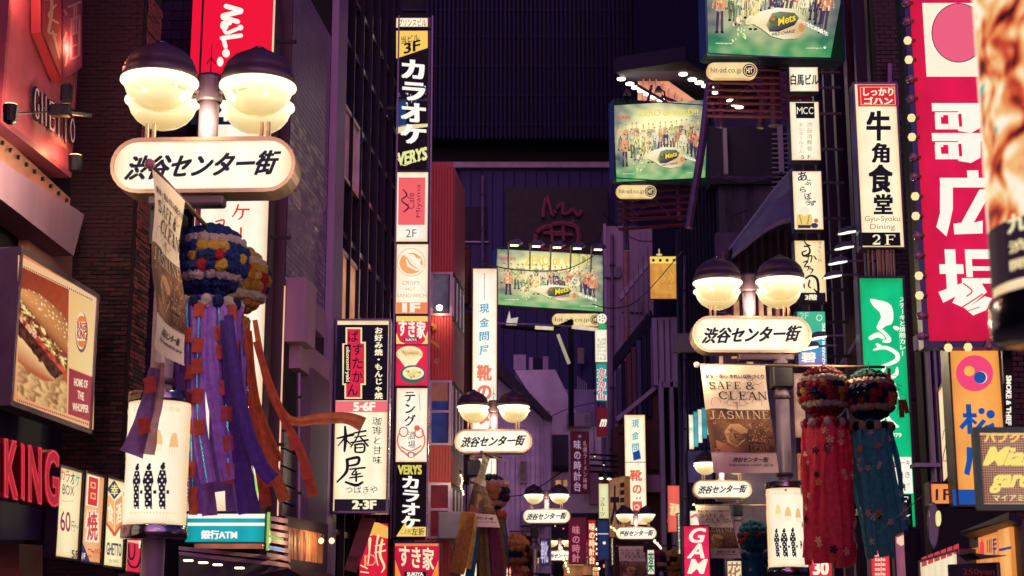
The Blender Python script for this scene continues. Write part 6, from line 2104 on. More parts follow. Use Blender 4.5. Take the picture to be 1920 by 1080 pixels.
# ---- signs deep in the street
t, f, a = sign('game_sign', 'crimson sign with white slanted capitals GAME at the bottom, left of the fourth lamp', 'sign', 1281, 985, 1332, 1110, 49, face='#e8285c', s=.95, rim=.03, depth=.3, uneven=.2)
for i, ch in enumerate('GAM'):
    a.text(ch, (1292, 1288, 1289)[i], 990 + i * 29, (1324, 1321, 1327)[i], (1018, 1047, 1076)[i], '#fff2dc', bold=.03, ital=.25)
a.rect(1284, 1047, 1331, 1048, '#8c1838')
a.build('lettering', t)
t, f, a = sign('coral_sign', 'slanted coral red sign hanging beside the navy corrugated wall', 'sign', 1252, 910, 1276, 998, 60, face='#f06858', s=.9, rim=.01, depth=.3)
a.text('酒場', 1256, 944, 1274, 968, '#f8d8a0', bold=.05, skew=4)
a.build('lettering', t)
t, f, a = sign('pink_cola_sign', 'small white and pink round topped sign behind the navy ribs', 'sign', 1294, 958, 1316, 985, 53, face='#fbe8d0', s=1.0, rim=.0, depth=.2)
a.brush([(1296, 970), (1306, 966), (1316, 978)], [4, 6, 5], '#e86880')
a.build('lettering', t)
t, f, a = sign('gold_sign', 'ochre sign with chevron pattern and a row of four holes on the stair building', 'sign', 1219, 481, 1273, 560, 75, face='#e0a048', s=.85, rim=.0, depth=.3, uneven=.15, rim_mat=paint('gold frame', '#c08c50', .4, .4))
a.rect(1219, 481, 1273, 494, '#f8d468').up()
for k in range(4):
    a.disc(1225 + k * 13, 488, 2.8, '#2c1420')
for k in range(3):
    x = 1238 + k * 9
    a.brush([(x, 506), (x + 12, 521), (x + 4, 533), (x, 529)], 1.0, '#b07c38')
a.text('SOLEIL', 1240, 537, 1272, 544, '#c08c48').text('アパート・マンション・ビル', 1223, 549, 1273, 557, '#8c5428')
a.build('lettering', t)
hm = thing('brown_shop_sign', 'brown slanted sign with a large black character beside the second shoe shop sign', 'sign', tuple(Face(1142, 895, 1172, 1005, 77, 75.5).o))
f = Face(1142, 895, 1172, 1005, 77, 75.5)
hm.location = tuple(f.o)
hm.rotation_euler = (0, 0, f.rz)
MB().bev(-f.W / 2, f.W / 2, 0, .3, 0, f.H, .02).build('board', lit('#a87858', .6, .3), hm)
a = Art(f, .008)
a.text('大', 1144, 910, 1162, 985, INK, bold=.05)
for k in range(6):
    a.rect(1163, 905 + k * 14, 1171, 914 + k * 14, INK)
a.build('lettering', hm)
t, f, a = sign('fruit_sign', 'pale upright sign with thin black characters spelling fruits', 'sign', 1122, 906, 1142, 973, 62, face='#e8e8b0', s=.9, rim=.02, depth=.3)
a.vtext('フルーツ', 1125, 932, 1135, 968, INK, bold=.01)
a.build('lettering', t)
t, f, a = sign('blue_fruit_sign', 'dark blue sign with a pale flower below the fruits sign', 'sign', 1120, 975, 1142, 1050, 62, face='#26386c', s=.6, rim=.02, depth=.3)
a.disc(1133, 1018, 3, '#f8f0c8').rect(1121, 1000, 1141, 1002, '#c8d0d8')
a.build('lettering', t)
t, f, a = sign('white_list_sign', 'white sign with scribbled black list near the round emblem, right of the washed out billboard', 'sign', 1116, 618, 1138, 679, 57, face='#fbf4dc', s=1.0, rim=.0, depth=.3)
for k in range(4):
    for j in range(6):
        a.text('福山西田中大'[(k + j) % 6], 1120 + k * 4.2, 634 + j * 7, 1123.4 + k * 4.2, 640 + j * 7, '#6a6a58')
a.build('lettering', t)
rb_ = thing('round_emblem', 'small round white emblem of a ball above the white list sign', 'emblem', tuple(P(1129, 597, 57)))
f = Face(1119, 588, 1138, 606, 57)
rb_.location = tuple(f.o)
MB().slab([(f.W / 2 * math.cos(R(k * 20)), 0, f.H / 2 + f.H / 2 * math.sin(R(k * 20))) for k in range(18)], (0, .1, 0)).build('disc', lit('#fbf4dc', 1), rb_)
a = Art(f, .008)
for k in range(5):
    a.disc(1128.5 + 5 * math.cos(R(72 * k)), 597 + 5 * math.sin(R(72 * k)), 1.6, INK, n=5)
a.disc(1128.5, 597, 1.4, INK, n=5)
a.build('pattern', rb_)
MB().box(P(1122, 612, 57).x - f.o.x, P(1137, 612, 57).x - f.o.x, 0, .2, zat(616, 57) - f.o.z, zat(607, 57) - f.o.z).build('green_box', lit('#38b878', .8), rb_)
t, f, a = sign('mountain_sign', 'turquoise sign with red outlined characters right of the street end', 'sign', 1118, 681, 1138, 752, 57, face='#30a8b0', s=.8, rim=.0, depth=.3)
a.vtext('カチカチ山', 1119, 690, 1137, 750, '#fff0e0', bold=.09, fill=1.05).up().vtext('カチカチ山', 1120, 690, 1136, 750, '#d83040', bold=.03, fill=1.0)
a.build('lettering', t)
t, f, a = sign('dark_red_sign', 'dark red sign with a white curved letter under the turquoise one', 'sign', 1119, 764, 1139, 818, 57, face='#7c1830', s=.5, rim=.0, depth=.3)
a.text('m', 1124, 786, 1138, 800, '#fff4e0', bold=.04, ital=.5)
a.build('lettering', t)
t, f, a = sign('hanging_red_banner', 'dark maroon vertical shop board with pale brush characters on the grey block', 'sign', 1070, 809, 1105, 926, 72, face='#5c1830', s=.4, rim=.02, depth=.2, lit_face=True, uneven=.2)
a.vtext('味の時計台', 1075, 824, 1090, 922, '#a88ca8', bold=.02, wob=1)
a.vtext('札幌ラーメン味噌', 1093, 826, 1101, 918, '#a87c94', bold=.0)
a.disc(1087, 818, 3, '#5c5888')
a.build('lettering', t)
t, f, a = sign('red_banner', 'wide dark red banner with faded characters low in the street', 'sign', 1066, 970, 1100, 1058, 68, face='#701c38', s=.55, rim=.0, depth=.1)
a.vtext('味の時計', 1072, 985, 1088, 1055, '#c87080', bold=.03)
a.build('lettering', t)
t, f, a = sign('red_banner', 'narrow bright red banner with cream characters low in the street', 'sign', 1102, 974, 1118, 1060, 66, face='#b82838', s=.8, rim=.02, depth=.1)
a.vtext('味の時計台', 1104, 980, 1116, 1058, '#fbe0a8', bold=.05)
a.build('lettering', t)
t, f, a = sign('bottom_red_flag', 'small red flag sign with white lettering at the bottom left of the green sign', 'sign', 1634, 1032, 1668, 1090, 24, face='#e84050', s=.9, rim=.0, depth=.1)
for k in range(5):
    a.text('sale', 1640, 1036 + k * 9, 1660, 1043 + k * 9, '#fbd8b8', bold=.03)
a.build('lettering', t)
t, f, a = sign('bottom_red_flag', 'pale pink and red flag sign beside the near lamp poster, at the bottom edge', 'sign', 1518, 1048, 1560, 1095, 26, face='#e03850', s=.9, rim=.0, depth=.1)
a.text('30', 1524, 1052, 1554, 1078, '#fff0d8', bold=.05)
a.build('lettering', t)
t, f, a = sign('mauve_canopy_sign', 'pinkish shop awning sign under the green steak sign', 'sign', 1680, 998, 1700, 1088, 22, 21, face='#b86888', s=.5, rim=.02, depth=.2, uneven=.3)
a.poly([(1682, 1008), (1698, 1002), (1698, 1020), (1690, 1024), (1682, 1018)], '#f8c8b0')
a.build('pattern', t)

# ---- more small signs deep in the street
for (u0, v0, u1, v1, Y, fc, tx, tc_, lab) in ((1146, 1008, 1160, 1060, 79, '#e8e0c0', '珈琲', INK, 'small cream coffee sign at the far right of the street end'),
        (1213, 1030, 1228, 1078, 66, '#f0f0d8', '薬', '#286848', 'pale sign with one green character beside the sixth lamp pole'),
        (1270, 962, 1280, 1040, 56, '#f0e8b8', '居酒屋', INK, 'thin yellowish tavern sign left of the game sign'),
        (1096, 1010, 1102, 1060, 83, '#d03848', '酒', '#ffe8c0', 'tiny red sign between the two low banners'),
        (942, 1062, 960, 1090, 60, '#c83848', '焼肉', '#ffe8c0', 'small red grill sign at the bottom below the orange ball'),
        (1012, 1010, 1030, 1060, 70, '#3c3468', '靴', '#c8c0d8', 'dim violet sign board right of the fifth lamp pole'),
        (1110, 1062, 1124, 1090, 64, '#f0d890', '丼', '#b02838', 'little yellow bowl sign under the narrow red banner'),
        (1362, 1050, 1392, 1090, 47, '#f4e4c0', '花', '#a86848', 'cream sign with a flower character at the bottom by the fourth lamp pole')):
    t, f, a = sign('small_sign', lab, 'sign', u0, v0, u1, v1, Y, face=fc, s=.9, rim=.03, depth=.2)
    a.vtext(tx, u0 + 1.5, v0 + 3, u1 - 1.5, v1 - 3, tc_, bold=.02)
    a.build('lettering', t)
# ================================================================== STREET LAMPS
CAPM = paint('lamp cap enamel', '#503c4c', .42, .2, .2, 4)
POLEM = paint('lamp pole enamel', '#8a7488', .38, .3, .18, 3)
RIMM = paint('sign surround', '#a88878', .4, .3, .15, 3)

def bowl_mat():
    m, t, b = _new('lit glass bowl')
    n, L = t.nodes, t.links
    tc = n.new('ShaderNodeTexCoord')
    sp = n.new('ShaderNodeSeparateXYZ')
    L.new(tc.outputs['Object'], sp.inputs[0])
    # the bulb sits high in the bowl: the frosted glass is brightest nearest to it
    cr = n.new('ShaderNodeValToRGB')
    e = cr.color_ramp.elements
    e[0].position, e[0].color = 0.0, (.90, .58, .17, 1)
    e[1].position, e[1].color = 1.0, (1.0, .89, .56, 1)
    m1 = n.new('ShaderNodeMapRange')
    m1.inputs['From Min'].default_value = -.34
    m1.inputs['From Max'].default_value = -.03
    L.new(sp.outputs['Z'], m1.inputs['Value'])
    nz = n.new('ShaderNodeTexNoise')
    nz.inputs['Scale'].default_value = 3
    L.new(tc.outputs['Object'], nz.inputs['Vector'])
    ad = n.new('ShaderNodeMath')
    ad.operation = 'MULTIPLY_ADD'
    ad.inputs[1].default_value = .35
    L.new(nz.outputs['Fac'], ad.inputs[0])
    sb = n.new('ShaderNodeMath')
    sb.operation = 'SUBTRACT'
    L.new(m1.outputs[0], sb.inputs[0])
    sb.inputs[1].default_value = .17
    L.new(sb.outputs[0], ad.inputs[2])
    L.new(ad.outputs[0], cr.inputs[0])
    mr = n.new('ShaderNodeMapRange')
    mr.inputs['To Min'].default_value = .70
    mr.inputs['To Max'].default_value = 2.3
    pw = n.new('ShaderNodeMath')
    pw.operation = 'POWER'
    pw.inputs[1].default_value = 2.6
    L.new(m1.outputs[0], pw.inputs[0])
    L.new(pw.outputs[0], mr.inputs['Value'])
    b.inputs['Base Color'].default_value = (.08, .06, .03, 1)
    b.inputs['Roughness'].default_value = .12
    L.new(cr.outputs[0], b.inputs['Emission Color'])
    L.new(mr.outputs[0], b.inputs['Emission Strength'])
    tp = n.new('ShaderNodeBsdfTransparent')
    mx = n.new('ShaderNodeMixShader')
    mx.inputs[0].default_value = .22
    L.new(b.outputs[0], mx.inputs[1])
    L.new(tp.outputs[0], mx.inputs[2])
    L.new(mx.outputs[0], n['Material Output'].inputs[0])
    return m
BOWL = bowl_mat()

RH = .365
cap_me = MB().lathe([(RH - .03, -.01), (RH + .005, 0), (RH + .005, .085), (RH - .012, .09), (RH - .015, .14), (RH * .88, .205), (RH * .70, .275), (RH * .44, .33), (.09, .36), (.085, .375), (.02, .385), (.001, .385)], n=36).mesh('cap', CAPM, True)
bowl_me = MB().lathe([(RH - .02, -.004), (RH + .02, -.012), (RH + .022, -.03), (RH - .005, -.045), (RH - .025, -.09), (RH * .87, -.15), (RH * .72, -.22), (RH * .50, -.275), (.08, -.312), (.001, -.316)], n=36).mesh('bowl', BOWL, True)
bulb_me = MB().lathe([(.001, -.02), (.2, -.015), (RH - .03, -.006)], n=24).mesh('bulb_plate', glow('#ffe8b0', 2.6))
knob_me = MB().lathe([(.05, .375), (.06, .385), (.05, .40), (.001, .405)], n=12).mesh('knob', CHROME, True)

class Flat:
    """local metres straight through"""
    def loc(s, u, v):
        return (u, v)
    def rect(s, x0, y0, x1, y1):
        return x0, x1, y1, y0
FL = Flat()

def stadium(W, H, n=12, cz=0):
    r_ = H / 2
    out = []
    for k in range(n + 1):
        an = R(90 + 180 * k / n)
        out.append((-W / 2 + r_ + r_ * math.cos(an), cz + r_ * math.sin(an)))
    for k in range(n + 1):
        an = R(-90 + 180 * k / n)
        out.append((W / 2 - r_ + r_ * math.cos(an), cz + r_ * math.sin(an)))
    return out

_sc = {}
def sign_meshes():
    if _sc:
        return _sc
    o1 = stadium(1.87, .58)
    hb = MB().slab([(x, .02, z) for x, z in o1], (0, .30, 0))
    _sc['case'] = hb.mesh('case', RIMM)
    o2 = stadium(1.80, .50)
    vs = [(x, -.02, z) for x, z in o1] + [(x, -.02, z) for x, z in o2] + [(x, .02, z) for x, z in o1] + [(x, .004, z) for x, z in o2]
    n = len(o1)
    fs = []
    for i in range(n):
        j = (i + 1) % n
        fs += [(i, j, n + j, n + i), (i, 2 * n + i, 2 * n + j, j), (n + i, n + j, 3 * n + j, 3 * n + i)]
    _sc['rim'] = MB().add(vs, fs).mesh('rim', RIMM)
    _sc['face'] = MB().slab([(x, 0.0, z) for x, z in o2], (0, .019, 0)).mesh('face_panel', lit('#fff4dc', 1.06, .05))
    return _sc

def kimono(a, x, z, h, col, seed):
    """a walking figure in a checked robe, seen as a print"""
    random.seed(seed)
    w_ = h * (.12 + .02 * (seed % 2))
    a.disc(x, z + h * .93, h * .055, col, h * .065, n=10)
    a.disc(x + h * .015, z + h * 1.0, h * .035, col, h * .035, n=8)
    a.poly([(x - w_ * .5, z + h * .86), (x + w_ * .5, z + h * .86), (x + w_ * .9, z + h * .62), (x + w_ * .6, z + h * .5), (x - w_ * .6, z + h * .5), (x - w_ * .95, z + h * .62)], col)
    a.poly([(x - w_ * .6, z + h * .5), (x + w_ * .6, z + h * .5), (x + w_ * .85, z + h * .05), (x - w_ * .35, z + h * .05)], col)
    a.poly([(x - w_ * .1, z), (x + w_ * .15, z), (x + w_ * .1, z + h * .05), (x - w_ * .1, z + h * .05)], col)
    a.poly([(x + w_ * .55, z + .0), (x + w_ * .95, z), (x + w_ * .7, z + h * .05), (x + w_ * .5, z + h * .05)], col)
    a.poly([(x + w_ * .9, z + h * .42), (x + w_ * 1.4, z + h * .42), (x + w_ * 1.4, z + h * .34), (x + w_ * .9, z + h * .34)], col)
    a.up()
    for k in range(9):
        for j in range(3):
            if (k + j) % 2:
                px = x - w_ * .45 + j * w_ * .42
                a.disc(px, z + h * (.12 + k * .085), w_ * .17, '#fff4d8', h * .026, n=6)
    a.layer -= 1

def poster_art(kind):
    a = Art(FL, .004, .0006)
    C_ = 2 * math.pi * .30
    if kind == 'festival':
        random.seed(11)
        for rep in range(3):
            ox = (rep - 1) * C_ / 3 - .02
            a.text('８月９日まで開催', ox - .24, 1.10, ox + .24, 1.05, '#e8d090', bold=.0)
            for (dx, dz, c_) in ((-.12, .82, '#f0e0a0'), (.03, .78, '#f4c888'), (.19, .76, '#f4c080')):
                a.poly([(ox + dx - .05, dz - .05), (ox + dx + .05, dz - .05), (ox + dx + .035, dz + .05), (ox + dx - .035, dz + .05)], c_).disc(ox + dx, dz + .06, .03, c_, n=8)
                for k in range(4):
                    a.poly([(ox + dx - .045 + k * .025, dz - .12), (ox + dx - .035 + k * .025, dz - .12), (ox + dx - .035 + k * .025, dz - .05), (ox + dx - .045 + k * .025, dz - .05)], '#f8e0b8')
            a.poly([(ox - .02, 1.12), (ox + .03, 1.10), (ox + .02, 1.15)], '#8c8848')
            for i, x in enumerate((-.14, -.02, .11)):
                kimono(a, ox + x - .02, .115, (.42, .42, .43)[i], '#241c30', i)
            for k in range(16):
                a.poly([(ox - .22 + k * .03, .07), (ox - .205 + k * .03, .07), (ox - .205 + k * .03, .09), (ox - .22 + k * .03, .09)], '#f0dca0')
    else:
        random.seed({'floral': 5, 'parade': 9}.get(kind, 3))
        pal = {'floral': ['#e8c078', '#c8905c', '#fff4d8', '#8c6c58', '#e8a898', '#5c4850'],
               'parade': ['#e86040', '#f0a060', '#f8d8a8', '#b83830', '#402838', '#e87858', '#c85048', '#68a8a0', '#e88850', '#f0b080', '#f8c898', '#5c2c34']}[kind]
        if kind == 'parade':
            PAL = [lin(q) for q in ('#241018', '#7c2420', '#c84830', '#e88850', '#f4b878', '#fbe0b0', '#fff4dc')]
            G1, G2 = 220, 90
            pts, cols = [], []
            for jj in range(G2 + 1):
                for ii in range(G1 + 1):
                    x, z = -C_ / 2 + C_ * ii / G1, .20 + .95 * jj / G2
                    q = noise.noise_vector(Vector((x * 7, z * 7, 3)))
                    v1 = noise.noise(Vector((x * 8.5 + q.x * 1.2, z * 7.5 + q.y * 1.2, 1)))
                    v2 = noise.noise(Vector((x * 24 + q.x * 3, z * 20, 7)))
                    k = 3.15 + v1 * 4.6 + v2 * 3.0
                    k = max(0, min(5.999, k))
                    i0 = int(k)
                    fr = min(1, (k - i0) * 2.2)
                    c_ = [PAL[i0][m] * (1 - fr) + PAL[i0 + 1][m] * fr for m in range(3)]
                    v3 = noise.noise(Vector((x * 7 + 20, z * 7, 9)))
                    if v3 > .36:
                        c_ = list(lin('#5ca8a0')[:3]) if v2 > -.1 else c_
                    if -.50 < x < -.40:
                        c_ = list(lin('#fff0d0')[:3])
                    pts.append((x, z))
                    cols.append(tuple(c_) + (1,))
            a.raw(pts, [(jj * (G1 + 1) + ii, jj * (G1 + 1) + ii + 1, (jj + 1) * (G1 + 1) + ii + 1, (jj + 1) * (G1 + 1) + ii) for jj in range(G2) for ii in range(G1)], cols)
        for k in range(150 if kind == 'floral' else 0):
            x, z = random.uniform(-C_ / 2, C_ / 2), random.uniform(.06 if kind == 'floral' else .28, 1.12)
            if kind == 'floral':
                r_ = random.uniform(.015, .04)
                a.ring(x, z, r_, r_ * .35, random.choice(pal), ry=r_ * random.uniform(.6, 1.3), n=9, a0=random.uniform(0, 200), a1=random.uniform(230, 460))
            else:
                r_ = random.uniform(.012, .055)
                pts = [(x + r_ * math.cos(R(q * 60 + 20)) * random.uniform(.5, 1.2), z + r_ * 1.2 * math.sin(R(q * 60 + 20)) * random.uniform(.5, 1.2)) for q in range(6)]
                a.poly(pts, random.choice(pal))
            if k % 40 == 0:
                a.up()
        if kind == 'parade':
            a.up()
            for rep in range(3):
                ox = -C_ / 2 + (rep + .5) * C_ / 3 - .06
                for q in range(14):
                    xa_ = ox - .26 + .65 * q / 14
                    a.poly([(xa_, .005), (xa_ + .65 / 14, .005), (xa_ + .65 / 14, .20), (xa_, .20)], '#2c1c2c')
                a.up()
                a.text('九月十七日', ox - .2, .215, ox + .2, .155, '#fff0c0', bold=.04)
                a.text('渋谷道玄坂', ox - .2, .13, ox + .2, .09, '#f8e0a8', bold=.03)
                a.text('開場　夕方', ox - .2, .07, ox + .2, .035, '#f8e0a8', bold=.03)
    return a

def cyl_warp(r_):
    def wf(x, y, z):
        an = x / r_ - math.pi / 2
        rr = r_ - y
        return (rr * math.cos(an), rr * math.sin(an), z)
    return wf

_pc = {}
def lamp(label, u, D, side, poster=True, kind='festival', x_=None, box=True, bands=True):
    turn = -math.atan(((u - 960) / F * (D * CP + 5.4 * SP)) / D)      # how far this lamp's head cluster is turned on its pole
    q = P(u, 600, D)
    zc_depth = D * CP + 4.6 * SP
    X = (u - 960) / F * zc_depth if x_ is None else x_
    t = thing('street_lamp', label, 'street lamp', (X, D, 0), -.04 if side < 0 else 0.03, 'street lamps with name signs along both pavements')
    px = side * (.47 if x_ is not None or D > 16 else .36)
    px = side * .36 if D < 16 and side < 0 else px
    if 'pole' not in _pc:
        _pc['pole'] = MB().tube([(0, 0, .03), (0, 0, .3), (0, 0, .32), (0, 0, 5.92)], [.16, .16, .11, .11], 20).mesh('pole', POLEM, True)
        _pc['upper'] = MB().tube([(0, .16, 6.0), (0, .16, 6.98)], .10, 18).mesh('upper_pole', POLEM, True)
        _pc['top'] = MB().lathe([(.12, 6.96), (.135, 6.98), (.135, 7.22), (.12, 7.25), (.001, 7.25)], (0, .16, 0), 18).mesh('pole_top', CAPM)
        _pc['spike'] = MB().tube([(0, .16, 7.25), (0, .16, 7.6)], [.008, .003], 5).tube([(-.05, .16, 7.38), (0, .16, 7.45)], .005, 4).tube([(.05, .16, 7.38), (0, .16, 7.45)], .005, 4).mesh('bird_spike', BLACKM)
        _pc['cyl'] = MB().lathe([(.30, 2.68), (.30, 3.86)], n=40).mesh('poster_drum', lit('#fff3d6', 1.0, .06), True)
        _pc['band'] = MB().lathe([(.001, 0), (.31, 0), (.318, .01), (.318, .115), (.31, .125), (.001, .125)], n=40).mesh('steel_band', CHROME, True)
        _pc['bandt'] = MB().lathe([(.11, 0), (.306, 0), (.31, .01), (.31, .095), (.30, .105), (.11, .11)], n=40).mesh('steel_collar', CHROME, True)
        _pc['clamp'] = MB().lathe([(.115, 0), (.13, .005), (.13, .06), (.115, .065)], n=20).mesh('pole_clamp', CAPM, True)
        _pc['box'] = MB().bev(-.16, .16, -.18, .16, 5.42, 5.80, .02).mesh('control_box', BLACKM)
        _pc['pin'] = MB().bev(-.02, .02, -.02, .02, 0, .2, .006).mesh('sign_pin', RIMM)
    link('pole', _pc['pole'], t, loc=(px, .16, 0))
    link('upper_pole', _pc['upper'], t)
    link('pole_top', _pc['top'], t)
    link('bird_spike', _pc['spike'], t)
    if box:
        link('control_box', _pc['box'], t, loc=(px, .16, 0))
    if 'br' + str(side) not in _pc:
        _pc['br' + str(side)] = MB().bev(min(0, px) - .2, max(0, px) + .2, .06, .26, 5.86, 5.97, .02).mesh('carrier', CAPM)
    link('carrier', _pc['br' + str(side)], t)
    S = sign_meshes()
    c_ = link('sign_case', S['case'], t, loc=(0, 0, 6.25))
    link('sign_rim', S['rim'], c_)
    link('face_panel', S['face'], c_)
    if 'let' not in _pc:
        a = Art(FL, .006)
        a.text('渋谷センター街', -.79, .125, .79, -.13, '#1c1a2c', bold=.04, ital=.42, skew=.05)
        o = a.build('name_lettering', None)
        _pc['let'] = o.data
        bpy.data.objects.remove(o)
    link('name_lettering', _pc['let'], c_, 'stuff')
    for x in (-.62, -.55, .55, .62):
        link('sign_pin', _pc['pin'], t, loc=(x, .14, 6.54))
    for sx in (-1, 1):
        for sy in (-1, 1):
            hx, hy = sx * .485, sy * .31
            key = 'arm%d%d' % (sx, sy)
            if key not in _pc:
                _pc[key] = MB().tube([(0, 0, 7.06), (hx * .5, sy * .14, 7.06), (hx * .86, sy * .29, 7.09)], .035, 8).mesh('arm', CAPM, True)
            link('arm', _pc[key], t, loc=(0, .16, 0), rot=(0, 0, turn))
            hx, hy = hx * math.cos(turn) - hy * math.sin(turn), .16 + hx * math.sin(turn) + hy * math.cos(turn)
            h = link('cap', cap_me, t, loc=(hx, hy, 7.07))
            link('bowl', bowl_me, h)
            link('bulb_plate', bulb_me, h)
            link('knob', knob_me, h)
    if poster:
        d = link('poster_drum', _pc['cyl'], t, loc=(px, .16, 0))
        if kind not in _pc:
            o = poster_art(kind).build('poster_print', None, True, .98, warp=cyl_warp(.302))
            _pc[kind] = o.data
            bpy.data.objects.remove(o)
        link('poster_print', _pc[kind], d, 'stuff', loc=(0, 0, 2.70), rot=(0, 0, turn))
        link('steel_band', _pc['band'], d, loc=(0, 0, 2.55))
        link('steel_collar', _pc['bandt'], d, loc=(0, 0, 3.86))
        link('pole_clamp', _pc['clamp'], t, loc=(px, .16, 4.05))
    link('pole_clamp', _pc['clamp'], t, loc=(px, .16, 5.25))
    li = bpy.data.lights.new('lamp_and_fill_light', 'POINT')
    li.energy = 40
    li.color = (1, .80, .48)
    li.shadow_soft_size = .15
    lo = bpy.data.objects.new('lamp_and_fill_light', li)
    COL.objects.link(lo)
    lo.location = (X, D - .12, 6.78)
    if D < 55:
        for sx in (-1, 1):  # extra unseen lights low in front, added to brighten banners and streamers
            fill_li = li.copy()
            fill_li.energy = 60 if D < 20 else 150 if D < 30 else 60
            fill_lo = bpy.data.objects.new('lamp_and_fill_light', fill_li)
            COL.objects.link(fill_lo)
            fill_lo.location = (X + sx * 1.2, D - .75, 5.98)
    return t, X + px, D + .16

L1 = lamp('nearest complete street lamp on the left, two double glass bowls over its name sign', 380, 15.4, -1)
L2 = lamp('street lamp on the right between the concrete block and the green steak sign', 1410, 24.5, 1)
L3 = lamp('street lamp on the left in front of the tall shoe shop sign', 925, 38.2, -1, kind='floral')
L4 = lamp('street lamp half hidden behind the white banner on the right, above the game sign', 1355, 50.7, 1, kind='floral')
L5 = lamp('street lamp in front of the violet house wall left of the street end', 1025, 62, -1)
L6 = lamp('street lamp crossing the lower end of the shorter shoe shop sign', 1193, 72, 1, poster=False)
L7 = lamp('farthest tiny street lamp low between the red banners and the left lamps', 1050, 91.5, -1, poster=False)
L0 = lamp('blurred near street lamp at the right edge, only its poster lantern in view', 1960, 4.85, 1, kind='parade', x_=1.395, box=False)

# ================================================================== BANNERS
def banner_art(w_, h_, far=False):
    a = Art(FL, .003, .0006)
    def X_(s):
        return s * w_
    def Z(t_):
        return -t_ * h_
    G = 10
    # photograph area
    pts, cols, fs = [], [], []
    for j in range(G + 1):
        for i in range(G + 1):
            s_, t_ = i / G, .415 + .40 * j / G
            pts.append((X_(s_), Z(t_ - (.012 if 0 < i < 4 else 0))))
            n_ = noise.noise(Vector((s_ * 4, t_ * 6, 1)))
            k = max(0, min(1, .5 + n_))
            cols.append(tuple([(.10, .035, .03)[q] * (1 - k) + (.42, .20, .09)[q] * k for q in range(3)]) + (1,))
    fs = [(j * (G + 1) + i, (j + 1) * (G + 1) + i, (j + 1) * (G + 1) + i + 1, j * (G + 1) + i + 1) for j in range(G) for i in range(G)]
    a.raw(pts, fs, cols)
    a.up()
    random.seed(4)
    # curls of hair, a resting profile, a lace collar
    for k in range(0 if far else 60):
        x, z = random.uniform(.03, .97), random.uniform(.44, .80)
        r_ = random.uniform(.02, .05)
        a.ring(X_(x), Z(z), r_ * w_, .010 * w_, random.choice(['#8c5030', '#c8844c', '#58281c', '#d89c60', '#3c1810']), ry=r_ * w_, n=6, a0=random.uniform(0, 360), a1=random.uniform(400, 560))
    a.up()
    a.poly([(X_(.25), Z(.62)), (X_(.36), Z(.545)), (X_(.5), Z(.545)), (X_(.62), Z(.60)), (X_(.55), Z(.70)), (X_(.42), Z(.76)), (X_(.28), Z(.72))], '#e0b080').up()
    a.poly([(X_(.1), Z(.70)), (X_(.25), Z(.74)), (X_(.4), Z(.80)), (X_(.2), Z(.81)), (X_(.1), Z(.78))], '#c88c60')
    for pts_ in ([(.32, .60), (.37, .615)], [(.46, .585), (.51, .60)], [(.40, .64), (.42, .67), (.40, .68)], [(.44, .70), (.50, .69)]):
        a.brush([(X_(x), Z(z)) for x, z in pts_], .012 * w_, '#4c241c')
    for k in range(0 if far else 40):
        x, z = random.uniform(.62, .94), random.uniform(.54, .72)
        a.disc(X_(x), Z(z), .012 * w_, random.choice(['#4c2418', '#e0a878', '#e8c090']), n=5)
    a.layer += 2
    a.text('安全・安心 きれいな街づくり', X_(.05), Z(.085), X_(.97), Z(.125), '#302838', bold=.02)
    for sd in (-1, 1):
        for (x, z, r_, b0, b1) in ((.12, .22, .10, 0, 200), (.2, .30, .09, 90, 330), (.32, .35, .08, 180, 400), (.1, .34, .06, 0, 270), (.04, .40, .04, 60, 300), (.36, .13, .08, 30, 190), (.24, .11, .06, 0, 250)):
            aa, bb_ = (b0, b1) if sd > 0 else (180 - b1, 180 - b0)
            a.ring(X_(.5 + sd * x), Z(z), r_ * w_, .007 * w_, '#c89080', n=12, a0=aa, a1=bb_)
    a.poly([(X_(.47), Z(.34)), (X_(.53), Z(.34)), (X_(.5), Z(.39))], '#d0a090')
    a.up()
    a.serif('SAFE', X_(.08), Z(.155), X_(.60), Z(.225), '#241418').serif('&', X_(.66), Z(.155), X_(.82), Z(.225), '#241418')
    a.serif('CLEAN', X_(.22), Z(.245), X_(.99), Z(.32), '#241418', )
    a.serif('JASMINE', X_(.04), Z(.425), X_(.99), Z(.50), '#f0d8b0')
    a.text('1st Album', X_(.62), Z(.715), X_(.85), Z(.735), '#241418', bold=.03)
    a.text('[', X_(.60), Z(.745), X_(.63), Z(.80), '#3c1c18').serif('GOLD', X_(.65), Z(.75), X_(.98), Z(.80), '#3c1c18')
    a.text('渋谷センター街', X_(.32), Z(.855), X_(.88), Z(.90), '#241c28', bold=.03, ital=.4)
    a.text('http://www.center-gai.jp', X_(.26), Z(.915), X_(.93), Z(.94), '#4c3838', bold=.01)
    return a

CLOTH = paint('banner cloth', '#fbe8cc', .85, 0, .10, 3)
BAMB = paint('bamboo rod', '#5c4438', .5, 0, .3, 6)

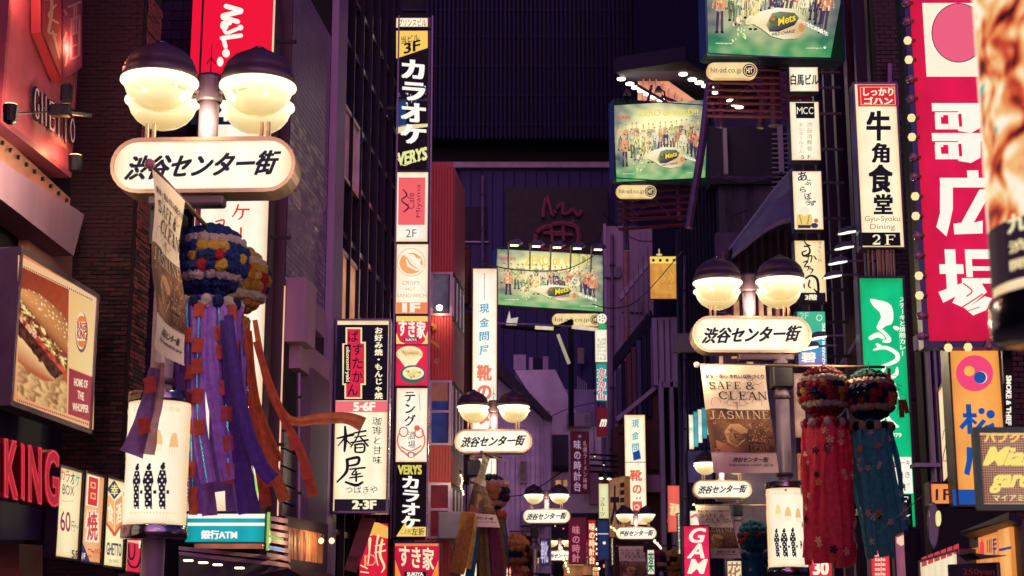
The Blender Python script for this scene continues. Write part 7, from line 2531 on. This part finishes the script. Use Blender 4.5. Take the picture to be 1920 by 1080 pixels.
def banner(label, A, d, w_, h_, blow, ripple=.03, twist=0.0, far=False):
    """cloth hung from A along direction d, blown by the vector blow at its foot; twist turns the foot about the vertical"""
    A, d = Vector(A), Vector(d).normalized()
    t = thing('banner', label, 'banner', tuple(A), 0, 'safe and clean banners on the lamp posts')
    n_ = Vector((d.y, -d.x, 0))
    if n_.y > 0:
        n_ = -n_
    blow = Vector(blow)
    def wf(x, y, z):
        s_, t_ = x / w_, -z / h_
        an = twist * t_ * t_
        dd = d * math.cos(an) + n_ * math.sin(an)
        nn = n_ * math.cos(an) - d * math.sin(an)
        rp = ripple * math.sin(s_ * 4.2 + t_ * 3.0) * t_ + ripple * .6 * math.sin(t_ * 9 + s_ * 2)
        p = dd * x + Vector((0, 0, z)) + blow * (t_ ** 1.15) + nn * (rp - y)
        return (p.x, p.y, p.z)
    G1, G2 = 10, 18
    vs, fs = [], []
    for j in range(G2 + 1):
        for i in range(G1 + 1):
            vs.append(wf(w_ * i / G1, 0, -h_ * j / G2))
    fs = [(j * (G1 + 1) + i, (j + 1) * (G1 + 1) + i, (j + 1) * (G1 + 1) + i + 1, j * (G1 + 1) + i + 1) for j in range(G2) for i in range(G1)]
    MB().add(vs, fs).build('cloth', CLOTH, t, True)
    a = banner_art(w_, h_, far)
    a.build('print', t, False, warp=wf)
    return t

def rod(label, A, B, r_=.022, ball=True):
    t = thing('banner_rod', label, 'rod', tuple(A), 0, 'rods across the lamp posts')
    A, B = Vector(A), Vector(B)
    MB().tube([(0, 0, 0), tuple(B - A)], r_, 8).build('rod', BAMB, t, True)
    if ball:
        MB().lathe([(.001, -.05), (.04, -.03), (.05, 0), (.04, .03), (.001, .05)], n=12).build('end_ball', paint('pink knob', '#c89088', .4), t, True)
    return t

ZR = 5.68
def xz(u, D, z=ZR):
    zd = D * CP + (z - EYE) * SP
    return (u - 960) / F * zd
# lamp 1: rod runs along the street
x1_ = xz(283, 13.6)
rod('rod along the street across the first lamp post, carrying the yellowed banner', (x1_, 13.55, ZR + .02), (xz(455, 17.5), 17.5, ZR + .02))
banner('yellowed banner on the first lamp seen almost edge-on', (xz(285, 13.62), 13.62, ZR), (xz(345, 14.75) - xz(285, 13.62), 1.13, 0), 1.08, 1.62, (.08, .0, .03), .04)
# lamp 2
rod('rod across the second lamp post with a pink end ball', (xz(1308, 24), 24.1, ZR + .02), (xz(1660, 24), 24.05, ZR - .02))
banner('banner on the second lamp, facing us, blown to the right at its foot', (xz(1314, 24), 24.05, ZR), (1, .0, 0), .98, 1.62, (.14, -.1, -.02), .05)
# lamp 3
rod('rod on the left middle lamp behind its twisted banner', (xz(903, 35.6), 35.6, ZR), (xz(948, 37.5), 37.5, ZR))
banner('twisted banner on the left middle lamp, pulled to the left', (xz(905, 35.7), 35.7, ZR), (.12, 1, 0), 1.04, 1.62, (-.50, -.1, .0), .04, .9)
# lamp 4
rod('rod on the fourth lamp with the greyish banner', (xz(1302, 50), 50.1, ZR + .02), (xz(1440, 50), 50.1, ZR + .02))
banner('greyish banner on the fourth lamp above the game sign', (xz(1304, 50), 50.05, ZR), (1, 0, 0), 1.05, 1.62, (.32, -.1, 0), .05, far=True)
rod('rod on the sixth lamp with the small brownish banner', (xz(1157, 72), 72.1, ZR + .02), (xz(1272, 72), 72.1, ZR + .02), .035)
banner('small brownish banner under the sixth lamp', (xz(1160, 72), 72.05, ZR), (1, 0, 0), 1.15, 1.62, (.08, 0, 0), .03, far=True)
rod('rod on the fifth lamp, far left of the street end', (xz(955, 62), 62.1, ZR), (xz(1010, 62), 62.1, ZR), .03, False)

# ================================================================== FESTIVAL BALLS WITH STREAMERS
def crepe(hexc):
    key = 'crepe ' + hexc
    if key in MATS:
        return MATS[key]
    m, t, b = _new(key)
    n, L = t.nodes, t.links
    col = lin(hexc)
    tc = n.new('ShaderNodeTexCoord')
    nz = n.new('ShaderNodeTexNoise')
    nz.inputs['Scale'].default_value = 14
    nz.inputs['Detail'].default_value = 5
    L.new(tc.outputs['Object'], nz.inputs['Vector'])
    cr = n.new('ShaderNodeValToRGB')
    cr.color_ramp.elements[0].position = .3
    cr.color_ramp.elements[0].color = tuple(x * .72 for x in col[:3]) + (1,)
    cr.color_ramp.elements[1].position = .7
    cr.color_ramp.elements[1].color = tuple(min(1, x * 1.15) for x in col[:3]) + (1,)
    L.new(nz.outputs['Fac'], cr.inputs[0])
    L.new(cr.outputs[0], b.inputs['Base Color'])
    b.inputs['Roughness'].default_value = .8
    mp = n.new('ShaderNodeMapping')
    mp.inputs['Scale'].default_value = (26, 26, 3.5)          # the crinkle of crepe paper runs down the strip
    L.new(tc.outputs['Object'], mp.inputs[0])
    n2 = n.new('ShaderNodeTexNoise')
    n2.inputs['Scale'].default_value = 1.6
    n2.inputs['Detail'].default_value = 5
    L.new(mp.outputs[0], n2.inputs['Vector'])
    bp = n.new('ShaderNodeBump')
    bp.inputs['Strength'].default_value = .9
    bp.inputs['Distance'].default_value = .02
    L.new(n2.outputs['Fac'], bp.inputs['Height'])
    L.new(bp.outputs[0], b.inputs['Normal'])
    tr = n.new('ShaderNodeBsdfTranslucent')
    L.new(cr.outputs[0], tr.inputs[0])
    mx = n.new('ShaderNodeMixShader')
    mx.inputs[0].default_value = .45
    L.new(b.outputs[0], mx.inputs[1])
    L.new(tr.outputs[0], mx.inputs[2])
    L.new(mx.outputs[0], n['Material Output'].inputs[0])
    MATS[key] = m
    return m

_pm = {}
def pompom(hexc):
    if hexc in _pm:
        return random.choice(_pm[hexc])
    out = []
    for v_ in range(2):
        bm = bmesh.new()
        bmesh.ops.create_icosphere(bm, subdivisions=3, radius=1)
        for q in bm.verts:
            nn = noise.noise(q.co * 2.4 + Vector((v_ * 9, 3, 1))) * .30
            rg = abs(noise.noise(q.co * 5.5 + Vector((v_ * 5, 1, 7))))          # folded petals
            q.co *= 1.05 + nn - .55 * max(0, .22 - rg)
        me = bpy.data.meshes.new('pompom')
        bm.to_mesh(me)
        bm.free()
        me.materials.append(crepe(hexc))
        out.append(me)
    _pm[hexc] = out
    return out[0]

def ribbon(parent, pts, w_, mat, name='streamer', facing=None, fold=.02, seed=0):
    """strip of paper along 3-D points, its width across the view of the street"""
    rnd = random.Random(seed)
    pts = smooth([tuple(p) for p in pts], 5)
    pts = [Vector(p) for p in pts]
    vs, fs = [], []
    ph = rnd.uniform(0, 6)
    K = 6
    for i, p in enumerate(pts):
        tdir = (pts[min(i + 1, len(pts) - 1)] - pts[max(i - 1, 0)]).normalized()
        sd = facing if facing is not None else Vector((1, 0, 0))
        sd = (sd - tdir * sd.dot(tdir)).normalized()
        nn = tdir.cross(sd)
        f_ = i / len(pts)
        ww = w_[0] + (w_[1] - w_[0]) * f_ if isinstance(w_, tuple) else w_
        for k in range(K + 1):
            s_ = k / K - .5
            off = fold * math.sin(k * 1.7 + ph + f_ * 2.5) + fold * .8 * math.sin(f_ * 9 + ph + k * .4) + fold * .5 * noise.noise(Vector((k * .9, f_ * 14, seed * .7)))
            s_ *= 1 + .12 * noise.noise(Vector((f_ * 7, seed, 2)))
            vs.append(tuple(p + sd * s_ * ww + nn * off))
    for i in range(len(pts) - 1):
        for k in range(K):
            fs.append((i * (K + 1) + k, i * (K + 1) + k + 1, (i + 1) * (K + 1) + k + 1, (i + 1) * (K + 1) + k))
    return MB().add(vs, fs).build(name, mat, parent, True)

_fl = {}
def flower_mesh(k):
    if k not in _fl:
        cols = ['#ffeccc', '#f8a070', '#241828', '#ffd0a8']
        bm = MB()
        for q in range(5):
            an = q * 2 * math.pi / 5
            bm.add([(0, 0, 0), (.032 * math.cos(an - .45), -.012, .032 * math.sin(an - .45)), (.04 * math.cos(an), -.004, .04 * math.sin(an)), (.032 * math.cos(an + .45), -.014, .032 * math.sin(an + .45))], [(0, 1, 2, 3)])
        bm.lathe([(.001, 0), (.012, .004), (.001, .012)], (0, -.006, 0), 6)
        _fl[k] = bm.mesh('paper_flower', crepe(cols[k]))
    return _fl[k]

def kusudama(label, C, Rb, cap, mid, white, tail_cols, tail_len, collar=('#f0dcc8', '#1c1c30'), squares=None, flowers=0, seed=1, sway=(0, 0), near=True, rod_z=None, tail_r=.75, nt=17, tail=True, cap2=None, rag=.20):
    rnd = random.Random(seed)
    random.seed(seed)
    C = Vector(C)
    t = thing('festival_ball', label, 'festival ball', tuple(C), rnd.uniform(-.1, .1), 'paper festival balls with streamers')
    core = MB().lathe([(.001, -Rb * .86)] + [(Rb * .86 * math.cos(R(-75 + k * 15)), Rb * .86 * math.sin(R(-75 + k * 15))) for k in range(11)] + [(.001, Rb * .86)], n=20)
    core.build('core', crepe(cap), t, True)
    if rod_z is not None:
        MB().tube([(0, 0, Rb * .9), (0, 0, rod_z - C.z)], .006, 5).build('cord', BLACKM, t)
    pr = Rb * (.165 if near else .23)
    lat = 66
    step = 16 if near else 24
    rows = []
    a0 = 78
    while a0 > -80:
        rows.append(a0)
        a0 -= step
    nrow = len(rows)
    for ri, la in enumerate(rows):
        rr = Rb * .92 * math.cos(R(la))
        zz = Rb * .92 * math.sin(R(la))
        n_ = max(1, int(2 * math.pi * rr / (pr * 1.5)))
        al = abs(la + 3)
        for k in range(n_):
            an = 2 * math.pi * (k + .5 * (ri % 2)) / n_ + rnd.uniform(-.05, .05)
            if al < 27 if near else al < 30:
                c_ = rnd.choice(mid)
            elif al < 44 if near else al < 42:
                c_ = white
            else:
                c_ = cap if la > 0 else (cap2 or cap)
            s_ = pr * rnd.uniform(.88, 1.12)
            link('pompom', pompom(c_), t, loc=(rr * math.cos(an), rr * math.sin(an), zz), rot=(rnd.uniform(0, 6), rnd.uniform(0, 6), 0), scl=(s_ * 1.12, s_ * 1.12, s_ * .98))
    if not tail:
        return t
    # collar
    tr = Rb * tail_r
    zc_ = -Rb * 1.32
    n_ = 16 if near else 9
    for k in range(n_):
        an = 2 * math.pi * k / n_
        s_ = Rb * (.17 if near else .24)
        link('collar_pompom', pompom(collar[k % 2]), t, loc=(tr * math.cos(an), tr * math.sin(an), zc_), scl=(s_ * .9, s_ * .9, s_ * 1.15), rot=(0, 0, rnd.uniform(0, 6)))
    MB().lathe([(Rb * .12, -Rb * .8), (tr * .7, zc_ + .02), (tr * .95, zc_ - .03)], n=16).build('neck', crepe(tail_cols[0]), t, True)
    for k in range(nt):
        an = 2 * math.pi * k / nt
        cx, cy = math.cos(an), math.sin(an)
        L_ = tail_len * rnd.uniform(1 - rag, 1.04)
        fl = 1.0 + rnd.uniform(.0, .3)
        jx = rnd.uniform(-.5, .5) * rag
        pts = []
        for j in range(6):
            f_ = j / 5
            sx, sy = sway[0] * f_ ** 1.6, sway[1] * f_ ** 1.6
            wv = .025 * math.sin(f_ * 5 + k * 1.7)
            pts.append(Vector((tr * cx * (1 + (fl - 1) * f_) + sx + jx * f_ + wv, tr * cy * (1 + (fl - 1) * f_) + sy, zc_ - L_ * f_)))
        wd = 2 * math.pi * tr / nt * 1.25
        e = ribbon(t, pts, (wd, wd * 1.12), crepe(rnd.choice(tail_cols)), fold=.018, facing=Vector((-cy, cx, 0)), seed=seed * 31 + k)
        front = cy < .35
        if squares and front and k % 3 != 1:
            for j in range(5 + k % 3):
                f_ = min(.97, (j + .5 + (k % 3) * .3 + rnd.uniform(-.2, .2)) / 6.6)
                i0 = min(4, int(f_ * 5))
                p = pts[i0].lerp(pts[i0 + 1], f_ * 5 - i0)
                q = p + Vector((cx, cy, 0)) * .035
                link('paper_square', squares, t, loc=tuple(q), rot=(0, rnd.uniform(-.15, .15), an + math.pi / 2))
            ln = [p + Vector((cx, cy, 0)) * .028 for p in pts]
            ribbon(t, ln, .022, TINSEL, 'tinsel_string', facing=Vector((-cy, cx, 0)), fold=.004, seed=k)
        if flowers and cy < .3:
            for j in range(flowers):
                f_ = rnd.uniform(.04, .97)
                i0 = min(4, int(f_ * 5))
                p = pts[i0].lerp(pts[i0 + 1], f_ * 5 - i0)
                q = p + Vector((cx, cy, 0)) * .035 + Vector((-cy, cx, 0)) * rnd.uniform(-.3, .3) * wd
                s_ = rnd.uniform(1.0, 1.7)
                link('paper_flower', flower_mesh(rnd.choice((0, 0, 1, 2, 3, 3))), t, loc=tuple(q), rot=(0, rnd.uniform(0, 6), an + math.pi / 2), scl=(s_, s_, s_))
    return t

TINSEL = paint('iridescent tinsel', '#58c8c8', .15, .9, .6, 40)
SQ = MB().bev(-.055, .055, -.004, .004, -.075, .075, .002).mesh('paper_square', crepe('#d05c48'))
navy, gold, red, whit, teal = '#1c3478', '#e8b840', '#c82848', '#e8d0c0', '#28605c'
# lamp 2 pair
kusudama('crimson topped festival ball with a flowered rose red tail, right of the second lamp', (xz(1538, 24, 5.1), 23.7, 5.22), .365, '#a02444', ['#1c3444', '#c82848', '#e8a848', '#1c2860', '#982444', '#d83858'], whit,
         ['#fa5c74', '#f44c66', '#e8405a'], 2.02, (whit, '#a82c48'), flowers=5, seed=21, rod_z=5.68, tail_r=.85, nt=12, rag=.06)
kusudama('dark green topped festival ball with a flowered slate blue tail beside the green sign', (xz(1624, 24, 5.1), 23.7, 5.17), .365, '#1c4848', ['#1c2c50', '#c82848', '#e8a848', '#1c5048', '#c03050', '#20305c'], '#ecc8b4',
         ['#5cb4c0', '#50a8b4', '#68c0c8'], 1.92, ('#ecc8a8', '#181820'), flowers=5, seed=22, rod_z=5.68, sway=(.18, 0), tail_r=.78, nt=12, rag=.06)
# lamp 1 pair
kusudama('navy festival ball with gold and red patches and a violet tail, beside the first lamp', (xz(395, 15.9, 5.3), 15.9, 5.38), .36, '#1c3c90', ['#e8c050', '#1c3c90', '#c82840', '#1c3480', '#e0b040', '#1c3c90'], '#d8c0d0',
         ['#a878e0', '#9468d0', '#b888e8'], 2.1, ('#e8dcd0', '#1c3478'), squares=SQ, seed=23, rod_z=5.68, sway=(.16, 0), tail_r=.82)
kusudama('golden yellow festival ball behind the navy one with an orange tail blown to the right', (xz(440, 17.1, 5.3), 17.1, 5.45), .36, '#ecd070', ['#e8c050', '#c82840', '#1c3c90', '#30a090', '#e8a840', '#ecd070'], '#f0dcd0',
         ['#c86844', '#b85a3c', '#d0704c'], 1.85, ('#f0c060', '#ecb850'), squares=None, seed=24, rod_z=5.68, sway=(.42, .1), tail_r=.34, nt=6, cap2='#e8a850')
# loose streamers blown out from the pair
st = thing('loose_streamers', 'orange and violet paper streamers blown to the right across the sign tower', 'streamers', tuple(P(470, 610, 16.9)))
def rib(pp, w_, hexc, Y, sd=0):
    pts = [P(u, v, Y + i * .02) - st.location for i, (u, v) in enumerate(pp)]
    return ribbon(st, pts, w_, crepe(hexc), 'streamer', facing=Vector((1, 0, .55)), fold=.012, seed=sd)
rib([(478, 600), (492, 680), (512, 745), (545, 788), (600, 785), (650, 784), (681, 796)], (.05, .15), '#e08858', 16.7, 1)
rib([(480, 640), (505, 720), (535, 790), (565, 850), (588, 930)], (.07, .11), '#c8603e', 16.6, 2)
rib([(466, 620), (474, 720), (496, 830), (534, 940)], (.07, .14), '#d87048', 16.9, 3)
rib([(462, 620), (470, 740), (484, 850), (500, 950)], (.08, .13), '#c05840', 16.8, 4)
rib([(428, 590), (442, 700), (462, 800), (488, 870), (512, 900)], (.10, .16), '#5a3ca0', 15.5, 5)
rib([(420, 600), (430, 720), (448, 840), (468, 962)], (.10, .22), '#583c94', 15.6, 6)
rib([(290, 690), (276, 760), (258, 820), (246, 852)], (.10, .24), '#7c5a98', 15.1, 7)
rib([(300, 680), (296, 750), (284, 800), (276, 852)], (.08, .16), '#b88c94', 15.15, 8)
for (u, v, Y) in ((281, 722, 15.0), (270, 798, 15.0), (574, 885, 16.5), (552, 830, 16.5), (502, 900, 16.7)):
    link('paper_square', SQ, st, loc=tuple(P(u, v, Y - .08) - st.location), rot=(0, -.2, 0))
# lamp 3, 4, 5, 6 balls
kusudama('festival ball of orange, maroon and navy with tan streamers at the left middle lamp', (xz(921, 37.1, 5.0), 37.1, 4.92), .38, '#203050', ['#e89858', '#5c1c34', '#203c60', '#e8a868'], '#ecc0b0',
         ['#a88858', '#98784c', '#30609c', '#8c3c60'], 2.2, ('#e88850', '#5c1c34'), seed=31, near=False, rod_z=5.68, sway=(.15, 0), nt=9)
st3 = thing('loose_streamers', 'tan and yellow streamers trailing down left of the left middle lamp', 'streamers', tuple(P(880, 950, 35.3)))
for i, (pp, w_, c_) in enumerate((([(878, 960), (868, 1020), (856, 1075)], (.3, .34), '#c89048'), ([(886, 965), (880, 1010), (868, 1064)], (.2, .38), '#f0d060'), ([(872, 985), (856, 1040), (850, 1090)], (.2, .24), '#986048'), ([(892, 990), (888, 1030), (880, 1085)], (.2, .2), '#285c70'))):
    ribbon(st3, [P(u, v, 35.3 + .05 * i) - st3.location for u, v in pp], w_, crepe(c_), facing=Vector((1, 0, .3)), seed=40 + i)
kusudama('teal festival ball with red stripes and a dark blue dotted tail at the fourth lamp', (xz(1414, 50, 4.6), 50.0, 4.72), .45, '#206878', ['#c83048', '#206878', '#183850', '#d84858'], '#30808c', ['#1c5080', '#1c4878', '#246090'], 2.2, ('#2c88a0', '#205c90'), flowers=3, seed=32, near=False, rod_z=5.68, nt=10)
kusudama('orange festival ball with maroon and navy patches left of the fifth lamp', (xz(966, 62, 4.9), 62.1, 4.95), .56, '#e09048', ['#982c48', '#e8a050', '#e09048', '#203050'], '#e8a868', ['#b84840', '#d87850'], 1.6, ('#f0b080', '#d87060'), seed=33, near=False, nt=9)
kusudama('maroon and green festival ball beside the orange one left of the fifth lamp', (xz(986, 63, 4.9), 63, 4.98), .5, '#5c1c38', ['#983048', '#f0dcc8', '#1c4048', '#c84858'], '#c8304c', ['#a82c48', '#1c4858'], 1.5, seed=34, near=False, nt=8)
kusudama('red and navy festival ball with a violet tail under the sixth lamp', (xz(1236, 71, 4.9), 71.0, 4.95), .42, '#b82c4c', ['#1c3468', '#f0c8a0', '#b82c4c', '#f0d8b0'], '#5c3478', ['#6040a0', '#7c58a8'], 1.8, ('#1c3468', '#f0e0d0'), seed=35, near=False, nt=8)
kusudama('gold and black festival ball with a salmon tail under the sixth lamp', (xz(1262, 71, 4.9), 71.0, 4.98), .44, '#e8b858', ['#e89840', '#241820', '#f0c060', '#241820'], '#e8c070', ['#d87858', '#c86848'], 1.8, ('#f0b060', '#e8a050'), seed=36, near=False, nt=8)
# dried garland with tags at the green sign
dg = thing('hanging_garland', 'dry twig garland with brown paper tags in front of the green steak sign', 'garland', tuple(P(1680, 730, 23.0)))
random.seed(8)
mb = MB()
for k in range(46):
    a_ = P(1664 + k * .62, 700 + k * 1.6, 23.0) - dg.location
    d_ = Vector((random.uniform(-.12, .16), random.uniform(-.05, .05), random.uniform(-.13, .06)))
    mb.tube([tuple(a_), tuple(a_ + d_ * .6), tuple(a_ + d_ + Vector((0, 0, -.03)))], .003, 3, False)
mb.build('twigs', paint('dry twig', '#1c1c24', .8), dg, kind='stuff')
for (u, v, w_, h_) in ((1667, 705, 7, 30), (1672, 748, 12, 30), (1690, 766, 10, 34), (1698, 762, 9, 26)):
    q = P(u, v, 22.95) - dg.location
    MB().bev(-w_ * .0038, w_ * .0038, -.004, .004, -h_ * .0038, h_ * .0038, .002).build('paper_tag', crepe('#98584c'), dg, loc=tuple(q), rot=(0, random.uniform(-.2, .1), .1))
# ================================================================== SMALL THINGS
# reflector lamps on arms right of the white sign stack
for i, (u, v, Y) in enumerate(((1590, 435, 26.5), (1583, 464, 27.2), (1571, 492, 28), (1561, 518, 28.8), (1532, 633, 27.5), (1516, 652, 27.0))):
    q = P(u, v, Y)
    lab = ['highest of the six lit reflector lamps, left of the beef hall sign', 'second highest of the lit reflector lamps beside the steel columns', 'third reflector lamp from the top, at the height of the brush script box', 'fourth reflector lamp from the top, touching the stack of signs',
           'fifth reflector lamp, just under the black floor number strip', 'lowest reflector lamp, over the turquoise sign'][i]
    l = thing('reflector_lamp', lab, 'lamp', tuple(q), 0, 'lit reflector lamps on arms right of the sign stack')
    MB().slab([(-.17, 0, -.02), (-.12, 0, .06), (.0, 0, .11), (.14, 0, .11), (.19, 0, .06), (.18, 0, .03)], (0, .16, 0)).build('hood', paint('lamp hood', '#3c3450', .4, .3), l)
    o = MB().lathe([(.001, -.02), (.17, -.015), (.175, 0), (.001, .01)], n=18).build('lens', glow('#fff6e6', 1.6), l, scl=(1, .5, 1.5), rot=(R(18), R(-11), 0))
    MB().tube([(.15, .08, .04), (.5, .1, .06)], .018, 6).build('arm', STEELP, l)
q = P(1313, 548, 30)
l = thing('reflector_lamp', 'single small lit reflector lamp left of the second street lamp bowls', 'lamp', tuple(q))
MB().lathe([(.001, -.02), (.12, -.015), (.12, 0), (.001, .02)], n=16).build('lens', glow('#fff6e6', 1.6), l, scl=(1, .5, 1.4), rot=(R(18), R(-11), 0))
MB().tube([(0, .05, .02), (-.05, .2, .35)], .015, 6).build('arm', STEELP, l)
# two spot lamps low in the street
for i, (u, v) in enumerate(((1127, 891), (1142, 892), (1115, 853), (1132, 869))):
    q = P(u, v, 60)
    l = thing('spot_lamp', ('left of two bright spot lamps above the fruits sign', 'right of two bright spot lamps above the fruits sign', 'dim small lamp on the grille over the fruits sign, upper', 'dim small lamp on the grille over the fruits sign, lower')[i], 'lamp', tuple(q), 0, 'small lamps over the fruits sign')
    s_ = .13 if i < 2 else .06
    MB().lathe([(.001, -s_), (s_ * .8, -s_ * .5), (s_, 0), (s_ * .6, s_), (.001, s_ * 1.1)], n=12).build('shade', BLACKM, l)
    MB().lathe([(.001, -s_ * 1.25), (s_ * .7, -s_), (.001, -s_ * .4)], n=12).build('lens', glow('#fff0c8', 4 if i < 2 else 1.5), l)
gr = thing('steel_grille', 'small steel scaffold grille above the fruits sign', 'frame', tuple(P(1135, 875, 60.5)))
for v in (852, 862, 873, 884):
    MB(gr.location).tube([P(1106, v, 60.5), P(1158, v + 3, 60.5)], .04, 5).build('bar', BLACKM, gr)
# cables over the street
for i, pts in enumerate((((1130, 400, 60), (1200, 452, 62), (1300, 430, 60), (1400, 395, 50)), ((1030, 782, 74), (1070, 765, 70), (1130, 752, 64)), ((900, 490, 44), (960, 505, 50), (1060, 505, 56), (1128, 470, 60)), ((935, 930, 60), (990, 925, 60), (1060, 880, 60)),
                         ((1110, 570, 60), (1150, 578, 60), (1200, 560, 60), (1280, 470, 50)), ((1645, 1000, 20), (1700, 955, 20), (1756, 905, 19)))):
    t = thing('cable', ['black cable sagging across the stair building', 'thin cable over the stepped house', 'thin cable crossing the washed out billboard', 'thin cable before the violet house wall', 'thin cable running from the billboard to the gold sign', 'thin pale cord running up to the floor box'][i], 'cable', tuple(P(*pts[0])))
    MB(t.location).tube([P(*p) for p in smooth(pts, 5)], .02 if i < 5 else .006, 4).build('wire', BLACKM if i < 5 else paint('pale cord', '#8c8468', .6), t)
# white paper bird ornament and long pale fluorescent tubes below the billboard
pb = thing('paper_bird', 'small white folded bird ornament on a wire under the washed out billboard', 'ornament', tuple(P(955, 602, 56)))
MB().add([(-.1, 0, .0), (.28, 0, -.05), (.05, .05, .1), (.0, 0, .38), (.32, -.1, .12), (-.12, 0, -.14), (.25, 0, -.16)], [(0, 1, 2), (0, 2, 3), (1, 4, 2), (0, 5, 6, 1)]).build('paper', lit('#e8dcd0', .7), pb)
MB(pb.location).tube([P(915, 606, 56), P(1000, 608, 56), P(1070, 612, 57)], .03, 5).build('wire', paint('pale wire', '#a8a0b8', .4), pb)
for i, (a_, b_) in enumerate((((1003, 614), (1038, 616)), ((1072, 613), (1122, 618)), ((1046, 627), (1067, 682)))):
    t = thing('fluorescent_tube', ('short pale tube lamp lying level under the washed out billboard', 'pale tube lamp lying level under the rounded advert plate', 'slanting pale pole hanging down beneath the rounded advert plate')[i], 'tube lamp', tuple(P(*a_, 58)))
    MB(t.location).tube([P(*a_, 58), P(*b_, 58)], .07, 6).build('tube', lit('#e8dcc0', .8 if i < 2 else .45), t)
ma = thing('support_arm', 'black steel arm and mast under the washed out billboard', 'frame', tuple(P(1070, 640, 58.5)))
MB(ma.location).tube([P(940, 612, 58.5), P(1030, 620, 58.5), P(1068, 604, 58.5)], .09, 6).build('arm', BLACKM, ma)
MB(ma.location).tube([P(1070, 600, 58.6), P(1071, 800, 58.6)], .12, 6).build('mast', BLACKM, ma)
# finial lamp on gold sign
fg = thing('finial', 'small cream dish and spike on top of the gold sign', 'finial', tuple(P(1236, 480, 56)))
MB().lathe([(.001, 0), (.09, .02), (.11, .06), (.02, .08), (.02, .25), (.001, .27)], n=12).build('dish', lit('#f4e0a0', .7), fg)
# shade lamp hanging at billboard A
sl = thing('shade_lamp', 'black bent floodlight standing before the rooftop canopy lamps', 'floodlight', tuple(P(1235, 170, 46.5)))
MB().slab([(-.12, 0, 0), (.12, 0, 0), (.04, 0, .16), (-.04, 0, .16)], (0, .2, 0)).build('shade', BLACKM, sl)
MB().tube([(.04, .1, .1), (.18, .1, 0), (.22, .1, -.3)], .025, 5).build('stalk', BLACKM, sl)
sl2 = thing('shade_lamp', 'black twin floodlight standing before the ribbed wall left of the first billboard', 'floodlight', tuple(P(1176, 176, 46.5)))
MB().slab([(-.12, 0, 0), (.12, 0, 0), (.04, 0, .16), (-.04, 0, .16)], (0, .2, 0)).build('shade', paint('dim shade', '#2c2c50', .5), sl2)
MB().tube([(0, .1, .1), (.0, .1, -.3)], .025, 5).build('stalk', BLACKM, sl2)
# bench of items at very bottom of the street
for i, (u, v, c_) in enumerate(((1083, 1046, '#f8f0d0'), (1075, 1060, '#c8a860'), (1098, 1058, '#68a0a8'))):
    t = thing('shop_awning', ('small cream awning glowing low between the banners', 'small ochre awning low between the banners', 'small blue green awning low between the banners')[i], 'awning', tuple(P(u, v, 77)))
    MB().slab([(-.5, 0, 0), (.5, 0, 0), (.35, .3, .22), (-.35, .3, .22)], (0, .1, 0)).build('cloth', lit(c_, .7, .3), t)
    MB().box(-.45, .45, .1, .14, -.5, 0).build('board', lit('#c88058', .4, .6), t)
# aerial on the panel wall, pipe on the left white tower
pt = thing('conduit', 'dark conduit and box on the violet column left of the karaoke tower', 'conduit', tuple(P(621, 470, 28.4)))
MB(pt.location).tube([P(623, 0, 28.2), P(623, 500, 28.2)], .03, 6).build('pipe', STEELP, pt)
MB(pt.location).bev(P(608, 395, 28).x, P(612, 395, 28).x, 27.8, 28, zat(402, 28), zat(388, 28), .01).build('box', STEELP, pt)

# strings of bulbs over the far shops
random.seed(12)
for i, (u0, v0, u1, v1, Y, c_) in enumerate(((1052, 1022, 1066, 1072, 64, '#ffe0a8'), (1118, 985, 1122, 1068, 63, '#fff0d0'), (1146, 985, 1168, 1005, 70, '#ffd090'), (928, 960, 938, 990, 60, '#ffe8c0'), (1226, 1010, 1240, 1026, 66, '#ffc8a0'), (862, 880, 868, 925, 41.5, '#ffe0b0'))):
    t = thing('light_string', ['short string of warm bulbs left of the wide dark red banner', 'upright string of white bulbs beside the narrow red banner', 'little string of amber bulbs below the brown shop sign', 'short string of bulbs beside the left middle lamp pole', 'short string of pinkish bulbs right of the sixth lamp', 'upright string of bulbs on the corner of the red plank building'][i], 'light string', tuple(P(u0, v0, Y)))
    A_, B_2 = P(u0, v0, Y) - t.location, P(u1, v1, Y) - t.location
    MB().tube([A_, (A_ + B_2) / 2 + Vector((.05, 0, -.1)), B_2], .012, 4).build('wire', BLACKM, t)
    me_ = MB().lathe([(.001, -.05), (.04, -.02), (.04, .02), (.001, .05)], n=8).mesh('bulb', glow(c_, 2.5))
    for k in range(9):
        q = A_.lerp(B_2, (k + .5) / 9) + Vector((random.uniform(-.04, .04), -.05, -.06))
        link('bulb', me_, t, loc=tuple(q), scl=(Y / 60,) * 3)
